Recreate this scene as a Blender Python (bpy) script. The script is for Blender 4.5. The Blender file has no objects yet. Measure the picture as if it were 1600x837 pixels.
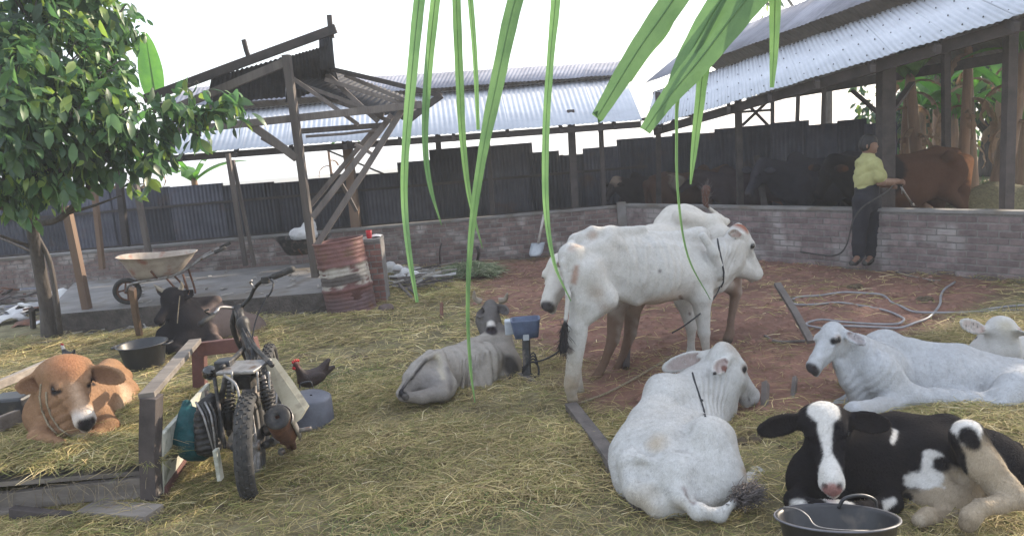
import bpy, math, random
import numpy as np
from mathutils import Vector, Matrix
from mathutils.bvhtree import BVHTree
random.seed(7); rng = np.random.default_rng(7)
SC = bpy.context.scene; COL = SC.collection
PI = math.pi
# ------------------------------------------------------------------ camera
FPX = 1155.0; CAMH = 1.9
PITCH = math.radians(9.7); ROLL = math.radians(4.8)
_F = np.array([0, math.cos(PITCH), -math.sin(PITCH)])
_r0 = np.array([1.0, 0, 0]); _u0 = np.array([0, math.sin(PITCH), math.cos(PITCH)])
_R = math.cos(ROLL) * _r0 - math.sin(ROLL) * _u0
_U = math.sin(ROLL) * _r0 + math.cos(ROLL) * _u0
CPOS = np.array([0, 0, CAMH])
cd = bpy.data.cameras.new('camera'); cam = bpy.data.objects.new('camera', cd); COL.objects.link(cam)
cd.sensor_width = 36; cd.lens = 36 * FPX / 1600; cd.clip_start = 0.05; cd.clip_end = 3000
cam.matrix_world = Matrix(((_R[0], _U[0], -_F[0], 0), (_R[1], _U[1], -_F[1], 0), (_R[2], _U[2], -_F[2], CAMH), (0, 0, 0, 1)))
SC.camera = cam
# ------------------------------------------------------------------ light
SUN_AZ = math.radians(55); SUN_EL = math.radians(22)
w = bpy.data.worlds.new('World'); SC.world = w; w.use_nodes = True
nt = w.node_tree; bg = nt.nodes['Background']
sky = nt.nodes.new('ShaderNodeTexSky'); sky.sky_type = 'NISHITA'; sky.sun_disc = False
sky.sun_elevation = SUN_EL; sky.sun_rotation = SUN_AZ; sky.air_density = 1.2; sky.dust_density = 1.6; sky.ozone_density = 1.0
# a white hazy morning sky: the clear sky model seen through thin even cloud
vl = nt.nodes.new('ShaderNodeMix'); vl.data_type = 'RGBA'; vl.inputs[0].default_value = .5; vl.inputs[7].default_value = (6.7, 7.1, 8.0, 1)
nt.links.new(sky.outputs[0], vl.inputs[6]); nt.links.new(vl.outputs[2], bg.inputs[0]); bg.inputs[1].default_value = 0.15
sl = bpy.data.lights.new('sun', 'SUN'); so = bpy.data.objects.new('sun', sl); COL.objects.link(so)
sl.energy = 4.6; sl.angle = math.radians(0.6); sl.color = (1, .86, .68)
_sd = Vector((math.sin(SUN_AZ) * math.cos(SUN_EL), math.cos(SUN_AZ) * math.cos(SUN_EL), math.sin(SUN_EL)))
so.rotation_euler = _sd.to_track_quat('Z', 'Y').to_euler(); so.location = (12, 4, 9)
vs = SC.view_settings; vs.view_transform = 'Standard'; vs.look = 'None'; vs.gamma = 1; vs.exposure = 1.08
SC.cycles.max_bounces = 6; SC.cycles.transparent_max_bounces = 6
# ------------------------------------------------------------------ geometry from the survey of the yard
def ray(px, py): return _F * FPX + _R * (px - 800) + _U * (418.5 - py)
def P(px, py, Y):
    d = ray(px, py); return CPOS + d * (Y / d[1])
def G(px, py, z=0.0):
    d = ray(px, py); return CPOS + d * ((z - CAMH) / d[2])
def m(r, Y): return r * Y / FPX
def V3(a): return np.array(a, float)
def nrm(a):
    a = V3(a); return a / (np.linalg.norm(a) + 1e-12)
ORG = {}
def tag(o, label=None, cat=None, group=None, kind=None):
    if label: o['label'] = label
    if cat: o['category'] = cat
    if group: o['group'] = group
    if kind: o['kind'] = kind
    return o
def thing(name, label, cat, loc, group=None):
    o = bpy.data.objects.new(name, None); COL.objects.link(o)
    o.location = tuple(float(v) for v in loc); ORG[o.name] = V3(loc); o.empty_display_size = .1
    return tag(o, label, cat, group)
def mk(name, verts, faces, mat=None, parent=None, smooth=False, cols=None, loc=None):
    """one mesh object; verts in world metres"""
    me = bpy.data.meshes.new(name)
    v = np.asarray(verts, float).reshape(-1, 3)
    if parent is not None: org = ORG[parent.name]
    elif loc is not None: org = V3(loc)
    else: org = np.array([(v[:, 0].min() + v[:, 0].max()) / 2, (v[:, 1].min() + v[:, 1].max()) / 2, v[:, 2].min()])
    v = v - org
    if isinstance(faces, np.ndarray) and faces.ndim == 2:
        n, k = faces.shape
        me.vertices.add(len(v)); me.vertices.foreach_set('co', v.astype(np.float32).ravel())
        me.loops.add(n * k); me.loops.foreach_set('vertex_index', faces.astype(np.int32).ravel())
        me.polygons.add(n); me.polygons.foreach_set('loop_start', np.arange(0, n * k, k, dtype=np.int32))
        me.polygons.foreach_set('loop_total', np.full(n, k, np.int32))
        me.update(calc_edges=True)
    else:
        me.from_pydata(v.tolist(), [], [tuple(int(i) for i in f) for f in faces])
    if smooth: me.polygons.foreach_set('use_smooth', np.ones(len(me.polygons), bool))
    if cols is not None:
        ca = me.color_attributes.new('Col', 'FLOAT_COLOR', 'POINT')
        c = np.ones((len(v), 4), np.float32); c[:, :3] = cols; ca.data.foreach_set('color', c.ravel())
    me.validate()
    if mat: me.materials.append(mat)
    o = bpy.data.objects.new(name, me); COL.objects.link(o)
    if parent is not None: o.parent = parent; ORG[o.name] = org
    else: o.location = tuple(org); ORG[o.name] = org
    return o
class MB:
    def __init__(s): s.v = []; s.f = []
    def add(s, vs_, fs):
        b = len(s.v); s.v += [tuple(float(c) for c in q) for q in vs_]; s.f += [tuple(i + b for i in f) for f in fs]; return s
    def beam(s, a, b, wd, ht, up=(0, 0, 1), jit=0.0):
        """box from a to b, wd sideways, ht along up"""
        a = V3(a); b = V3(b); d = nrm(b - a); up = V3(up)
        if abs(np.dot(d, nrm(up))) > .95: up = V3((0, 1, 0))
        sd = nrm(np.cross(d, up)); u = nrm(np.cross(sd, d))
        vs_ = []
        for t, pnt in ((0, a), (.5, (a + b) / 2), (1, b)):
            off = (rng.normal(0, jit, 3) if jit else 0)
            for (x, y) in ((-1, -1), (1, -1), (1, 1), (-1, 1)):
                vs_.append(pnt + sd * x * wd / 2 + u * y * ht / 2 + off)
        fs = [(3, 2, 1, 0), (8, 9, 10, 11)]
        for k in (0, 4):
            for i in range(4):
                j = (i + 1) % 4; fs.append((k + i, k + j, k + 4 + j, k + 4 + i))
        return s.add(vs_, fs)
    def box(s, c, sx, sy, sz, rz=0):
        c = V3(c); d = V3((math.cos(rz), math.sin(rz), 0))
        return s.beam(c - d * sx / 2, c + d * sx / 2, sy, sz)
    def tube(s, pts, rad, n=8, cap=True):
        pts = [V3(q) for q in pts]
        if not hasattr(rad, '__len__'): rad = [rad] * len(pts)
        vs_ = []; fs = []; prev = None
        for i, q in enumerate(pts):
            d = nrm(pts[min(i + 1, len(pts) - 1)] - pts[max(i - 1, 0)])
            if prev is None:
                a = V3((0, 0, 1)) if abs(d[2]) < .9 else V3((1, 0, 0)); sd = nrm(np.cross(d, a))
            else: sd = nrm(prev - d * np.dot(prev, d))
            prev = sd; u = np.cross(d, sd)
            for k in range(n):
                t = 2 * PI * k / n; vs_.append(q + (sd * math.cos(t) + u * math.sin(t)) * rad[i])
        for i in range(len(pts) - 1):
            for k in range(n):
                k2 = (k + 1) % n; fs.append((i * n + k, i * n + k2, (i + 1) * n + k2, (i + 1) * n + k))
        if cap: fs += [tuple(range(n - 1, -1, -1)), tuple((len(pts) - 1) * n + k for k in range(n))]
        return s.add(vs_, fs)
    def lathe(s, base, prof, n=28, ax=(0, 0, 1), cap=False, wob=0.0):
        """prof: list of (radius, height) from base along ax"""
        base = V3(base); ax = nrm(ax)
        a = V3((1, 0, 0)) if abs(ax[0]) < .9 else V3((0, 1, 0)); e1 = nrm(np.cross(ax, a)); e2 = np.cross(ax, e1)
        vs_ = []; fs = []
        wv = [1 + wob * math.sin(3 * 2 * PI * k / n + 1) * .6 + wob * math.sin(5 * 2 * PI * k / n) * .4 for k in range(n)]
        for (r, h) in prof:
            for k in range(n):
                t = 2 * PI * k / n; vs_.append(base + ax * h + (e1 * math.cos(t) + e2 * math.sin(t)) * r * wv[k])
        for i in range(len(prof) - 1):
            for k in range(n):
                k2 = (k + 1) % n; fs.append((i * n + k, i * n + k2, (i + 1) * n + k2, (i + 1) * n + k))
        if cap: fs += [tuple(range(n - 1, -1, -1)), tuple((len(prof) - 1) * n + k for k in range(n))]
        return s.add(vs_, fs)
    def build(s, name, mat, parent=None, smooth=False, bevel=0, loc=None):
        o = mk(name, s.v, s.f, mat, parent, smooth, loc=loc)
        if bevel:
            b = o.modifiers.new('bevel', 'BEVEL'); b.width = bevel; b.segments = 2; b.limit_method = 'ANGLE'
        return o
def spline(pts, n):
    pts = [V3(q) for q in pts]; k = len(pts); out = []
    Q = [2 * pts[0] - pts[1]] + pts + [2 * pts[-1] - pts[-2]]
    for i in range(k - 1):
        p0, p1, p2, p3 = Q[i:i + 4]
        for j in range(n):
            t = j / n
            out.append(.5 * ((2 * p1) + (-p0 + p2) * t + (2 * p0 - 5 * p1 + 4 * p2 - p3) * t * t + (-p0 + 3 * p1 - 3 * p2 + p3) * t ** 3))
    out.append(pts[-1]); return out
# smooth pseudo-noise on arrays of points
_nf = rng.normal(0, 1, (9, 3)); _np = rng.uniform(0, 6.28, 9)
def noi(p, sc=1.0, ph=0.0):
    p = np.asarray(p) * sc; r = np.zeros(p.shape[0])
    for i in range(9):
        fr = _nf[i] * (1 + .6 * (i // 3)); r += np.sin(p @ fr + _np[i] + ph * (i + 1)) / (1 + .5 * (i // 3))
    return r / 4.2
# ------------------------------------------------------------------ materials
def mat(name, c1, c2=None, rough=.8, metal=0, nscale=6, bump=.25, bscale=40, c3=None, stretch=None, vcol=False,
        rnd=0.0, trans=0.0, spec=.3, streak=None, sheen=0, world=True, bdist=.01, coat=0, dirt=None):
    mt = bpy.data.materials.new(name); mt.use_nodes = True; n = mt.node_tree.nodes; l = mt.node_tree.links
    b = n['Principled BSDF']; b.inputs['Roughness'].default_value = rough; b.inputs['Metallic'].default_value = metal
    b.inputs['Specular IOR Level'].default_value = spec
    if sheen: b.inputs['Sheen Weight'].default_value = sheen; b.inputs['Sheen Roughness'].default_value = .5
    if coat: b.inputs['Coat Weight'].default_value = coat
    tc = n.new('ShaderNodeTexCoord'); mp = n.new('ShaderNodeMapping')
    if world:
        ge = n.new('ShaderNodeNewGeometry'); l.new(ge.outputs['Position'], mp.inputs[0])
    else: l.new(tc.outputs['Object'], mp.inputs[0])
    if stretch: mp.inputs['Scale'].default_value = stretch
    no = n.new('ShaderNodeTexNoise'); no.inputs['Scale'].default_value = nscale; no.inputs['Detail'].default_value = 6; no.inputs['Roughness'].default_value = .65
    l.new(mp.outputs[0], no.inputs['Vector'])
    rp = n.new('ShaderNodeValToRGB'); l.new(no.outputs['Fac'], rp.inputs[0])
    c2 = c2 or tuple(x * .6 for x in c1)
    e = rp.color_ramp.elements; e[0].position = .32; e[0].color = (*c2, 1); e[1].position = .66; e[1].color = (*c1, 1)
    if c3:
        e3 = rp.color_ramp.elements.new(.5); e3.color = (*c3, 1)
    src = rp.outputs[0]
    def mix(kind, fac, a, bb):
        mx = n.new('ShaderNodeMix'); mx.data_type = 'RGBA'; mx.blend_type = kind
        for nm, val in (('Factor', fac), ('A', a), ('B', bb)):
            idx = {'Factor': 0, 'A': 6, 'B': 7}[nm]
            if hasattr(val, 'links') or isinstance(val, bpy.types.NodeSocket): l.new(val, mx.inputs[idx])
            else: mx.inputs[idx].default_value = val
        return mx.outputs[2]
    if vcol:
        at = n.new('ShaderNodeAttribute'); at.attribute_name = 'Col'
        src = mix('MULTIPLY', 1.0, at.outputs['Color'], src)
    if dirt:
        n2 = n.new('ShaderNodeTexNoise'); n2.inputs['Scale'].default_value = dirt[1]; n2.inputs['Detail'].default_value = 5; l.new(mp.outputs[0], n2.inputs['Vector'])
        r2 = n.new('ShaderNodeValToRGB'); l.new(n2.outputs['Fac'], r2.inputs[0])
        r2.color_ramp.elements[0].position = dirt[2]; r2.color_ramp.elements[1].position = dirt[2] + .12
        src = mix('MIX', r2.outputs[0], src, (*dirt[0], 1))
    if rnd:
        oi = n.new('ShaderNodeObjectInfo'); hs = n.new('ShaderNodeHueSaturation')
        mr = n.new('ShaderNodeMapRange'); mr.inputs[3].default_value = 1 - rnd; mr.inputs[4].default_value = 1 + rnd
        l.new(oi.outputs['Random'], mr.inputs[0]); l.new(mr.outputs[0], hs.inputs['Value']); l.new(src, hs.inputs['Color']); src = hs.outputs[0]
    l.new(src, b.inputs['Base Color'])
    if bump:
        bn = n.new('ShaderNodeTexNoise'); bn.inputs['Scale'].default_value = bscale; bn.inputs['Detail'].default_value = 5; l.new(mp.outputs[0], bn.inputs['Vector'])
        bu = n.new('ShaderNodeBump'); bu.inputs['Strength'].default_value = bump; bu.inputs['Distance'].default_value = bdist
        l.new(bn.outputs['Fac'], bu.inputs['Height']); l.new(bu.outputs[0], b.inputs['Normal'])
    if trans:
        out = n['Material Output']; tl = n.new('ShaderNodeBsdfTranslucent'); ms = n.new('ShaderNodeMixShader'); ms.inputs[0].default_value = trans
        hs2 = n.new('ShaderNodeHueSaturation'); hs2.inputs['Value'].default_value = 1.5; hs2.inputs['Saturation'].default_value = 1.15; l.new(src, hs2.inputs['Color'])
        l.new(hs2.outputs[0], tl.inputs[0]); l.new(b.outputs[0], ms.inputs[1]); l.new(tl.outputs[0], ms.inputs[2]); l.new(ms.outputs[0], out.inputs[0])
    return mt
M = {}
M['wood'] = mat('weathered_wood', (.175, .15, .135), (.085, .073, .068), .85, nscale=5, stretch=(1, 1, .12), bump=.5, bscale=60, rnd=.2)
M['wood_h'] = mat('weathered_board', (.24, .21, .18), (.11, .095, .085), .85, nscale=9, stretch=(.15, .6, 1), bump=.5, bscale=60, rnd=.2)
M['wood_pale'] = mat('bleached_wood', (.42, .39, .35), (.24, .22, .2), .85, nscale=9, bump=.4, bscale=60, rnd=.3)
M['wood_dark'] = mat('old_dark_wood', (.075, .062, .058), (.04, .034, .033), .85, nscale=6, bump=.4, bscale=40, rnd=.2)
M['wood_orange'] = mat('orange_sunlit_wood', (.19, .125, .085), (.12, .08, .06), .75, nscale=6, stretch=(1, 1, .1), bump=.3, bscale=50)  # posts' sunlit orange put into the wood colour; stake and stalk share it
M['wood_red'] = mat('red_brown_painted_wood', (.15, .07, .06), (.09, .045, .04), .7, nscale=8, bump=.3, bscale=50)
M['ply'] = mat('worn_white_plywood', (.5, .49, .42), (.33, .33, .28), .75, nscale=5, bump=.25, bscale=70, dirt=((.16, .17, .12), 7, .56))
M['brick'] = mat('brick', (.20, .145, .13), (.12, .09, .085), .92, nscale=14, bump=.6, bscale=60, rnd=.3, dirt=((.3, .27, .25), 3.2, .53))
M['brick_grey'] = mat('greyish_brick', (.20, .155, .15), (.125, .095, .095), .92, nscale=12, bump=.7, bscale=60, rnd=.22, dirt=((.27, .245, .235), 2.4, .52))
M['brick_red'] = mat('red_brick', (.23, .115, .095), (.15, .08, .07), .9, nscale=12, bump=.6, bscale=60, rnd=.25)
M['slab_side'] = mat('dark_slab_side', (.12, .10, .09), (.05, .045, .04), .95, nscale=7, bump=.8, bscale=40, bdist=.03)  # darker than the slab top, on its upright faces
M['mortar'] = mat('mortar', (.22, .205, .195), (.14, .13, .125), .95, nscale=12, bump=.5, bscale=80)
M['cement'] = mat('cement', (.23, .22, .21), (.15, .14, .135), .9, nscale=3, bump=.4, bscale=50, dirt=((.15, .13, .11), 2.5, .52))
M['zinc'] = mat('galvanised_roofing', (.50, .52, .56), (.41, .43, .47), .5, .3, nscale=2.5, bump=.06, bscale=30, rnd=.02, dirt=((.47, .49, .54), 1.7, .6))
M['zinc_old'] = mat('weathered_roofing', (.27, .27, .31), (.17, .17, .20), .6, .3, nscale=2.5, bump=.1, bscale=30, rnd=.15)
M['fence'] = mat('dark_fence_sheet', (.08, .08, .10), (.045, .046, .06), .6, .3, nscale=2.2, bump=.1, bscale=30, rnd=.5, dirt=((.09, .06, .05), 1.6, .6))
M['tar'] = mat('old_black_roofing', (.05, .05, .055), (.025, .025, .03), .7, 0, nscale=5, bump=.4, bscale=40)
M['steel'] = mat('worn_steel', (.33, .32, .31), (.16, .15, .145), .5, .7, nscale=18, bump=.2, bscale=60, dirt=((.14, .09, .06), 14, .58))
M['dark_metal'] = mat('greasy_dark_metal', (.05, .047, .045), (.02, .02, .02), .5, .5, nscale=18, bump=.25, bscale=70, dirt=((.12, .10, .085), 16, .55))
M['rust'] = mat('rusty_steel', (.19, .09, .055), (.09, .05, .04), .8, .3, nscale=16, bump=.4, bscale=60)
M['rubber'] = mat('dusty_rubber', (.06, .056, .052), (.025, .025, .025), .85, nscale=20, bump=.3, bscale=80)
M['black_plastic'] = mat('black_plastic', (.025, .026, .03), (.015, .015, .018), .42, nscale=12, bump=.1, bscale=60, dirt=((.07, .06, .05), 9, .6), spec=.5)
M['blue_plastic'] = mat('dull_blue_plastic', (.10, .135, .22), (.06, .08, .14), .45, nscale=9, bump=.2, bscale=40, spec=.5)
M['grey_plastic'] = mat('light_grey_plastic', (.42, .45, .48), (.28, .3, .33), .45, nscale=9, bump=.2, bscale=40, spec=.5)
M['teal'] = mat('teal_sacking', (.01, .08, .085), (.005, .035, .04), .7, nscale=14, bump=.7, bscale=35)
M['cream_plastic'] = mat('cream_side_cover', (.40, .36, .26), (.3, .26, .18), .5, nscale=6, bump=.1, bscale=50, dirt=((.2, .17, .12), 8, .6))
M['white_cloth'] = mat('white_sacking', (.62, .61, .6), (.42, .41, .41), .85, nscale=6, bump=.5, bscale=30)
M['red'] = mat('red_plastic', (.5, .02, .03), (.36, .015, .02), .45, nscale=6, bump=0)
M['hose'] = mat('dusty_hose', (.31, .30, .31), (.18, .175, .18), .5, nscale=8, bump=.1, bscale=60)
M['rope'] = mat('dark_rope', (.05, .05, .055), (.02, .02, .022), .85, nscale=60, bump=.5, bscale=200)
M['rope_tan'] = mat('worn_rope', (.30, .25, .17), (.17, .13, .09), .9, nscale=60, bump=.5, bscale=200)
M['bark'] = mat('bark', (.11, .095, .085), (.05, .043, .04), .95, nscale=14, stretch=(1, 1, .25), bump=.9, bscale=30, bdist=.02)
M['horn'] = mat('horn', (.30, .26, .2), (.16, .13, .1), .5, nscale=14, bump=.1)
M['eye'] = mat('eye', (.012, .01, .01), (.008, .007, .007), .22, nscale=8, bump=0, spec=.4)
M['coat'] = mat('hair_coat', (1, 1, 1), (.86, .85, .83), .9, nscale=28, bump=.8, bscale=90, vcol=True, bdist=.006, spec=.04)
M['skin'] = mat('skin', (1, 1, 1), (.88, .86, .85), .6, nscale=9, bump=.1, bscale=90, vcol=True)
M['shirt'] = mat('yellow_green_shirt', (.38, .37, .17), (.29, .28, .12), .9, nscale=7, bump=.3, bscale=25, bdist=.02)
M['trousers'] = mat('dark_trousers', (.018, .018, .024), (.01, .01, .014), .9, nscale=7, bump=.3, bscale=25, bdist=.02)
M['tuft'] = mat('tail_hair', (.13, .11, .105), (.05, .043, .04), .7, nscale=40, bump=.3, bscale=90)
M['hair'] = mat('black_hair', (.02, .018, .018), (.01, .009, .009), .6, nscale=40, bump=.5, bscale=90)
M['straw'] = mat('straw', (1, 1, 1), (.8, .8, .8), .8, nscale=3, bump=0, vcol=True, trans=.15)
M['leaf'] = mat('leaf', (.11, .19, .07), (.055, .12, .05), .33, nscale=3, bump=.1, bscale=30, rnd=.45, trans=.4, spec=.5)
M['leaf_v'] = mat('leaf_mass', (1, 1, 1), (.7, .7, .7), .42, nscale=5, bump=0, vcol=True, trans=.4, spec=.5)
M['palm'] = mat('coconut_leaflet', (.15, .25, .11), (.10, .18, .08), .45, nscale=14, bump=.15, bscale=120, rnd=.25, trans=.38, spec=.4, dirt=((.33, .33, .15), 5, .7))
M['banana'] = mat('banana_leaf', (.13, .28, .06), (.08, .2, .05), .45, nscale=4, bump=.3, bscale=30, trans=.5, rnd=.2)
M['banana_dry'] = mat('dry_banana_leaf', (.30, .2, .13), (.16, .11, .075), .85, nscale=6, bump=.4, bscale=30, trans=.25, rnd=.3)
M['banana_stem'] = mat('banana_stem', (.33, .2, .13), (.14, .10, .07), .75, nscale=5, stretch=(1, 1, .2), bump=.4, bscale=20)
M['feather'] = mat('feathers', (1, 1, 1), (.7, .7, .7), .6, nscale=40, bump=.4, bscale=90, vcol=True)
M['glass'] = mat('glossy_dark', (.02, .02, .02), rough=.1, bump=0, spec=.7)
# ------------------------------------------------------------------ sculpting by blended distance fields -> one continuous surface
def _cap(X, a, b, ra, rb):
    ab = b - a; L2 = ab @ ab + 1e-12
    d = X - a; t = np.clip((d @ ab) / L2, 0, 1)
    q = d - t[..., None] * ab
    return np.sqrt((q * q).sum(-1)) - (ra + (rb - ra) * t)
def _ell(X, c, R3, Rm):
    q = (X - c) @ Rm
    q0 = q / R3; k0 = np.sqrt((q0 * q0).sum(-1)) + 1e-9
    q1 = q / (R3 * R3); k1 = np.sqrt((q1 * q1).sum(-1)) + 1e-9
    return k0 * (k0 - 1) / k1
def frame(x, up):
    x = nrm(x); y = nrm(np.cross(V3(up), x)); z = np.cross(x, y)
    return np.stack([x, y, z], 1)
I3 = np.eye(3)
class Sculpt:
    def __init__(s): s.p = []; s.paint_ops = []; s.folds = []; s.dents = []; s.bvh = None
    def dent(s, px, py, rpx, amp): s.dents.append((px, py, rpx, amp)); return s
    def hd(s, col, px, py, rpx, **kw): return s.paint(col, 'h', px, py, rpx, **kw)
    def hl(s, col, a, b, ra, rb=None, **kw): return s.paint(col, 'hl', a, b, ra, rb if rb is not None else ra, **kw)
    def hit(s, px, py, out=0.0):
        """surface point of the sculpt seen at a surveyed photo position"""
        d = nrm(ray(px, py)); r = s.bvh.ray_cast(Vector(CPOS), Vector(d))
        if r[0] is None:
            r = s.bvh.find_nearest(Vector(P(px, py, float(s.v0[:, 1].mean()))))
        return V3(r[0]) - d * out
    def fold(s, a, b, r, freq, amp, wob=.6): s.folds.append((P(*a), P(*b), r, freq, amp, wob)); return s
    def cap(s, a, b, ra, rb=None, k=.03, sub=False):
        s.p.append(('c', V3(a), V3(b), ra, rb if rb is not None else ra, k, sub)); return s
    def ell(s, c, R3, Rm=I3, k=.03, sub=False):
        s.p.append(('e', V3(c), V3(R3), None, Rm, k, sub)); return s
    # pixel-survey versions: radii given in photo pixels at that distance
    def pc(s, a, b, k=.03, sub=False):
        return s.cap(P(*a[:3]), P(*b[:3]), m(a[3], a[2]), m(b[3], b[2]), k, sub)
    def pch(s, pts, k=.03):
        for a, b in zip(pts[:-1], pts[1:]): s.pc(a, b, k)
        return s
    def ch(s, pts, k=.03):
        for a, b in zip(pts[:-1], pts[1:]): s.cap(a[0], b[0], a[1], b[1], k)
        return s
    def pe(s, px, py, Y, rx, ry, rz, k=.04, Rm=I3):
        return s.ell(P(px, py, Y), (m(rx, Y), m(ry, Y), m(rz, Y)), Rm, k)
    def paint(s, col, kind, *a, soft=.01, wob=.0, wsc=14, amt=1.0): s.paint_ops.append((col, kind, a, soft, wob, wsc, amt)); return s
    def dot(s, col, c, r, **kw): return s.paint(col, 's', V3(c), r, **kw)
    def pdot(s, col, px, py, Y, r, **kw): return s.dot(col, P(px, py, Y), m(r, Y), **kw)
    def line(s, col, a, b, ra, rb=None, **kw): return s.paint(col, 'c', V3(a), V3(b), ra, rb if rb is not None else ra, **kw)
    def pline(s, col, a, b, **kw): return s.line(col, P(*a[:3]), P(*b[:3]), m(a[3], a[2]), m(b[3], b[2]), **kw)
    def mesh(s, h):
        lo = np.full(3, 1e9); hi = -lo; bbs = []
        for p in s.p:
            if p[0] == 'c':
                r = max(p[3], p[4]); l_ = np.minimum(p[1], p[2]) - r; h_ = np.maximum(p[1], p[2]) + r
            else:
                ext = np.sqrt(((p[4] * p[2]) ** 2).sum(1)); l_ = p[1] - ext; h_ = p[1] + ext
            bbs.append((l_, h_))
            if not p[6]: lo = np.minimum(lo, l_); hi = np.maximum(hi, h_)
        lo -= 3 * h; hi += 3 * h
        n = np.ceil((hi - lo) / h).astype(int) + 1
        F = np.full(n, 1.0, np.float32)
        for p, (l_, h_) in zip(s.p, bbs):
            k = p[5]; mg = k * 1.2 + 3 * h
            i0 = np.clip(np.floor((l_ - mg - lo) / h).astype(int), 0, n); i1 = np.clip(np.ceil((h_ + mg - lo) / h).astype(int) + 1, 0, n)
            if (i1 <= i0).any(): continue
            g = np.stack(np.meshgrid(*[lo[a] + h * np.arange(i0[a], i1[a]) for a in range(3)], indexing='ij'), -1)
            d = _cap(g, p[1], p[2], p[3], p[4]) if p[0] == 'c' else _ell(g, p[1], p[2], p[4])
            sl_ = tuple(slice(i0[a], i1[a]) for a in range(3)); f = F[sl_]
            if p[6]:
                d = -d; hh = np.clip(.5 + .5 * (d - f) / k, 0, 1); F[sl_] = f * (1 - hh) + d * hh + k * hh * (1 - hh)
            else:
                hh = np.clip(.5 + .5 * (f - d) / k, 0, 1); F[sl_] = f * (1 - hh) + d * hh - k * hh * (1 - hh)
        # surface nets
        nx, ny, nz = n; cid = np.zeros((nx, ny, nz), np.int64)
        acc = np.zeros((nx * ny * nz, 3)); cnt = np.zeros(nx * ny * nz)
        ins = F < 0; quads = []
        str_ = (ny * nz, nz, 1)
        for ax in range(3):
            a = [slice(None)] * 3; b = [slice(None)] * 3; a[ax] = slice(0, -1); b[ax] = slice(1, None)
            A = ins[tuple(a)]; B = ins[tuple(b)]; idx = np.argwhere(A != B)
            o1, o2 = [q for q in range(3) if q != ax]
            ok = (idx[:, o1] > 0) & (idx[:, o2] > 0); idx = idx[ok]
            i2 = idx.copy(); i2[:, ax] += 1
            fa = F[tuple(idx.T)]; fb = F[tuple(i2.T)]; t = fa / (fa - fb)
            pos = idx.astype(float); pos[:, ax] += t
            base = idx @ np.array(str_)
            cells = [base, base - str_[o1], base - str_[o1] - str_[o2], base - str_[o2]]
            for c in cells:
                for q in range(3): acc[:, q] += np.bincount(c, pos[:, q], minlength=len(cnt))
                cnt += np.bincount(c, minlength=len(cnt))
            qd = np.stack(cells, 1); flip = (fa < 0) if ax != 1 else (fa > 0)
            qd[~flip] = qd[~flip][:, ::-1]; quads.append(qd)
        used = cnt > 0; mp = np.cumsum(used) - 1
        v = lo + h * (acc[used] / cnt[used][:, None]); q = mp[np.concatenate(quads)]
        # two light smoothing passes
        for _ in range(2):
            sm = np.zeros_like(v); ct = np.zeros(len(v))
            for i in range(4):
                for dq in (1, 3):
                    j = (i + dq) % 4
                    for c in range(3): sm[:, c] += np.bincount(q[:, i], v[q[:, j], c], minlength=len(v))
                    ct += np.bincount(q[:, i], minlength=len(v))
            v = v * .5 + .5 * sm / ct[:, None]
        a_, b_, c_ = v[q[:, 0]], v[q[:, 1]], v[q[:, 2]]
        if np.einsum('ij,ij->i', a_ - v.mean(0), np.cross(b_ - a_, c_ - a_)).sum() < 0: q = q[:, ::-1].copy()
        return v, q
    def colours(s, v, base, base_var=.05):
        c = np.tile(V3(base), (len(v), 1)); c *= (1 + base_var * noi(v, 9))[:, None]
        for (col, kind, a, soft, wob, wsc, amt) in s.paint_ops:
            d = np.sqrt(((v - a[0]) ** 2).sum(1)) - a[1] if kind == 's' else (_cap(v, *a) if kind == 'c' else _ell(v, *a))
            if wob: d = d + wob * (noi(v, wsc) + .35 * noi(v, wsc * 3.3, 2))
            al = np.clip(.5 - d / (2 * soft), 0, 1)[:, None] * amt
            c = c * (1 - al) + V3(col) * al
        return np.clip(c, .004, .95)
    def build(s, name, mt, parent, base, h=.012, wrinkle=0.0, base_var=.05, bumpy=.0028, dirt=0.0, fur=0, furlen=.013):
        v, q = s.mesh(h); n = vnormals(v, q); s.v0 = v
        s.bvh = BVHTree.FromPolygons(v.tolist(), q.tolist())
        ops = []
        for (col, kind, a, soft, wob, wsc, amt) in s.paint_ops:
            if kind == 'h': c_ = s.hit(a[0], a[1]); kind = 's'; a = (c_, m(a[2], c_[1]))
            elif kind == 'hl': c_ = s.hit(*a[0]); c2 = s.hit(*a[1]); kind = 'c'; a = (c_, c2, m(a[2], c_[1]), m(a[3], c2[1]))
            ops.append((col, kind, a, soft, wob, wsc, amt))
        s.paint_ops = ops
        dsp = bumpy * (noi(v, 11, 1) + .45 * noi(v, 30, 2) + .25 * noi(v, 60, 3))
        for (px, py, rp, amp) in s.dents:
            c_ = s.hit(px, py); dd = np.sqrt(((v - c_) ** 2).sum(1)); dsp = dsp - 1.7 * amp * np.exp(-(dd / m(rp, c_[1])) ** 2)
        for (a, b, r, freq, amp, wob) in s.folds:          # loose skin folds / ribs across the line a-b
            ax = nrm(b - a); L_ = np.linalg.norm(b - a); d = v - a; t = d @ ax
            rad = np.sqrt(np.maximum((d * d).sum(1) - t * t, 0)); mk_ = np.clip((r - rad) / (r * .4), 0, 1) * np.clip(t / (.15 * L_), 0, 1) * np.clip((L_ - t) / (.15 * L_), 0, 1)
            dsp = dsp + mk_ * 1.4 * amp * (np.abs(np.sin(t * freq * PI + wob * noi(v, 6))) - .6)
        cols = s.colours(v, base, base_var)
        v = v + n * dsp[:, None]
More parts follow.
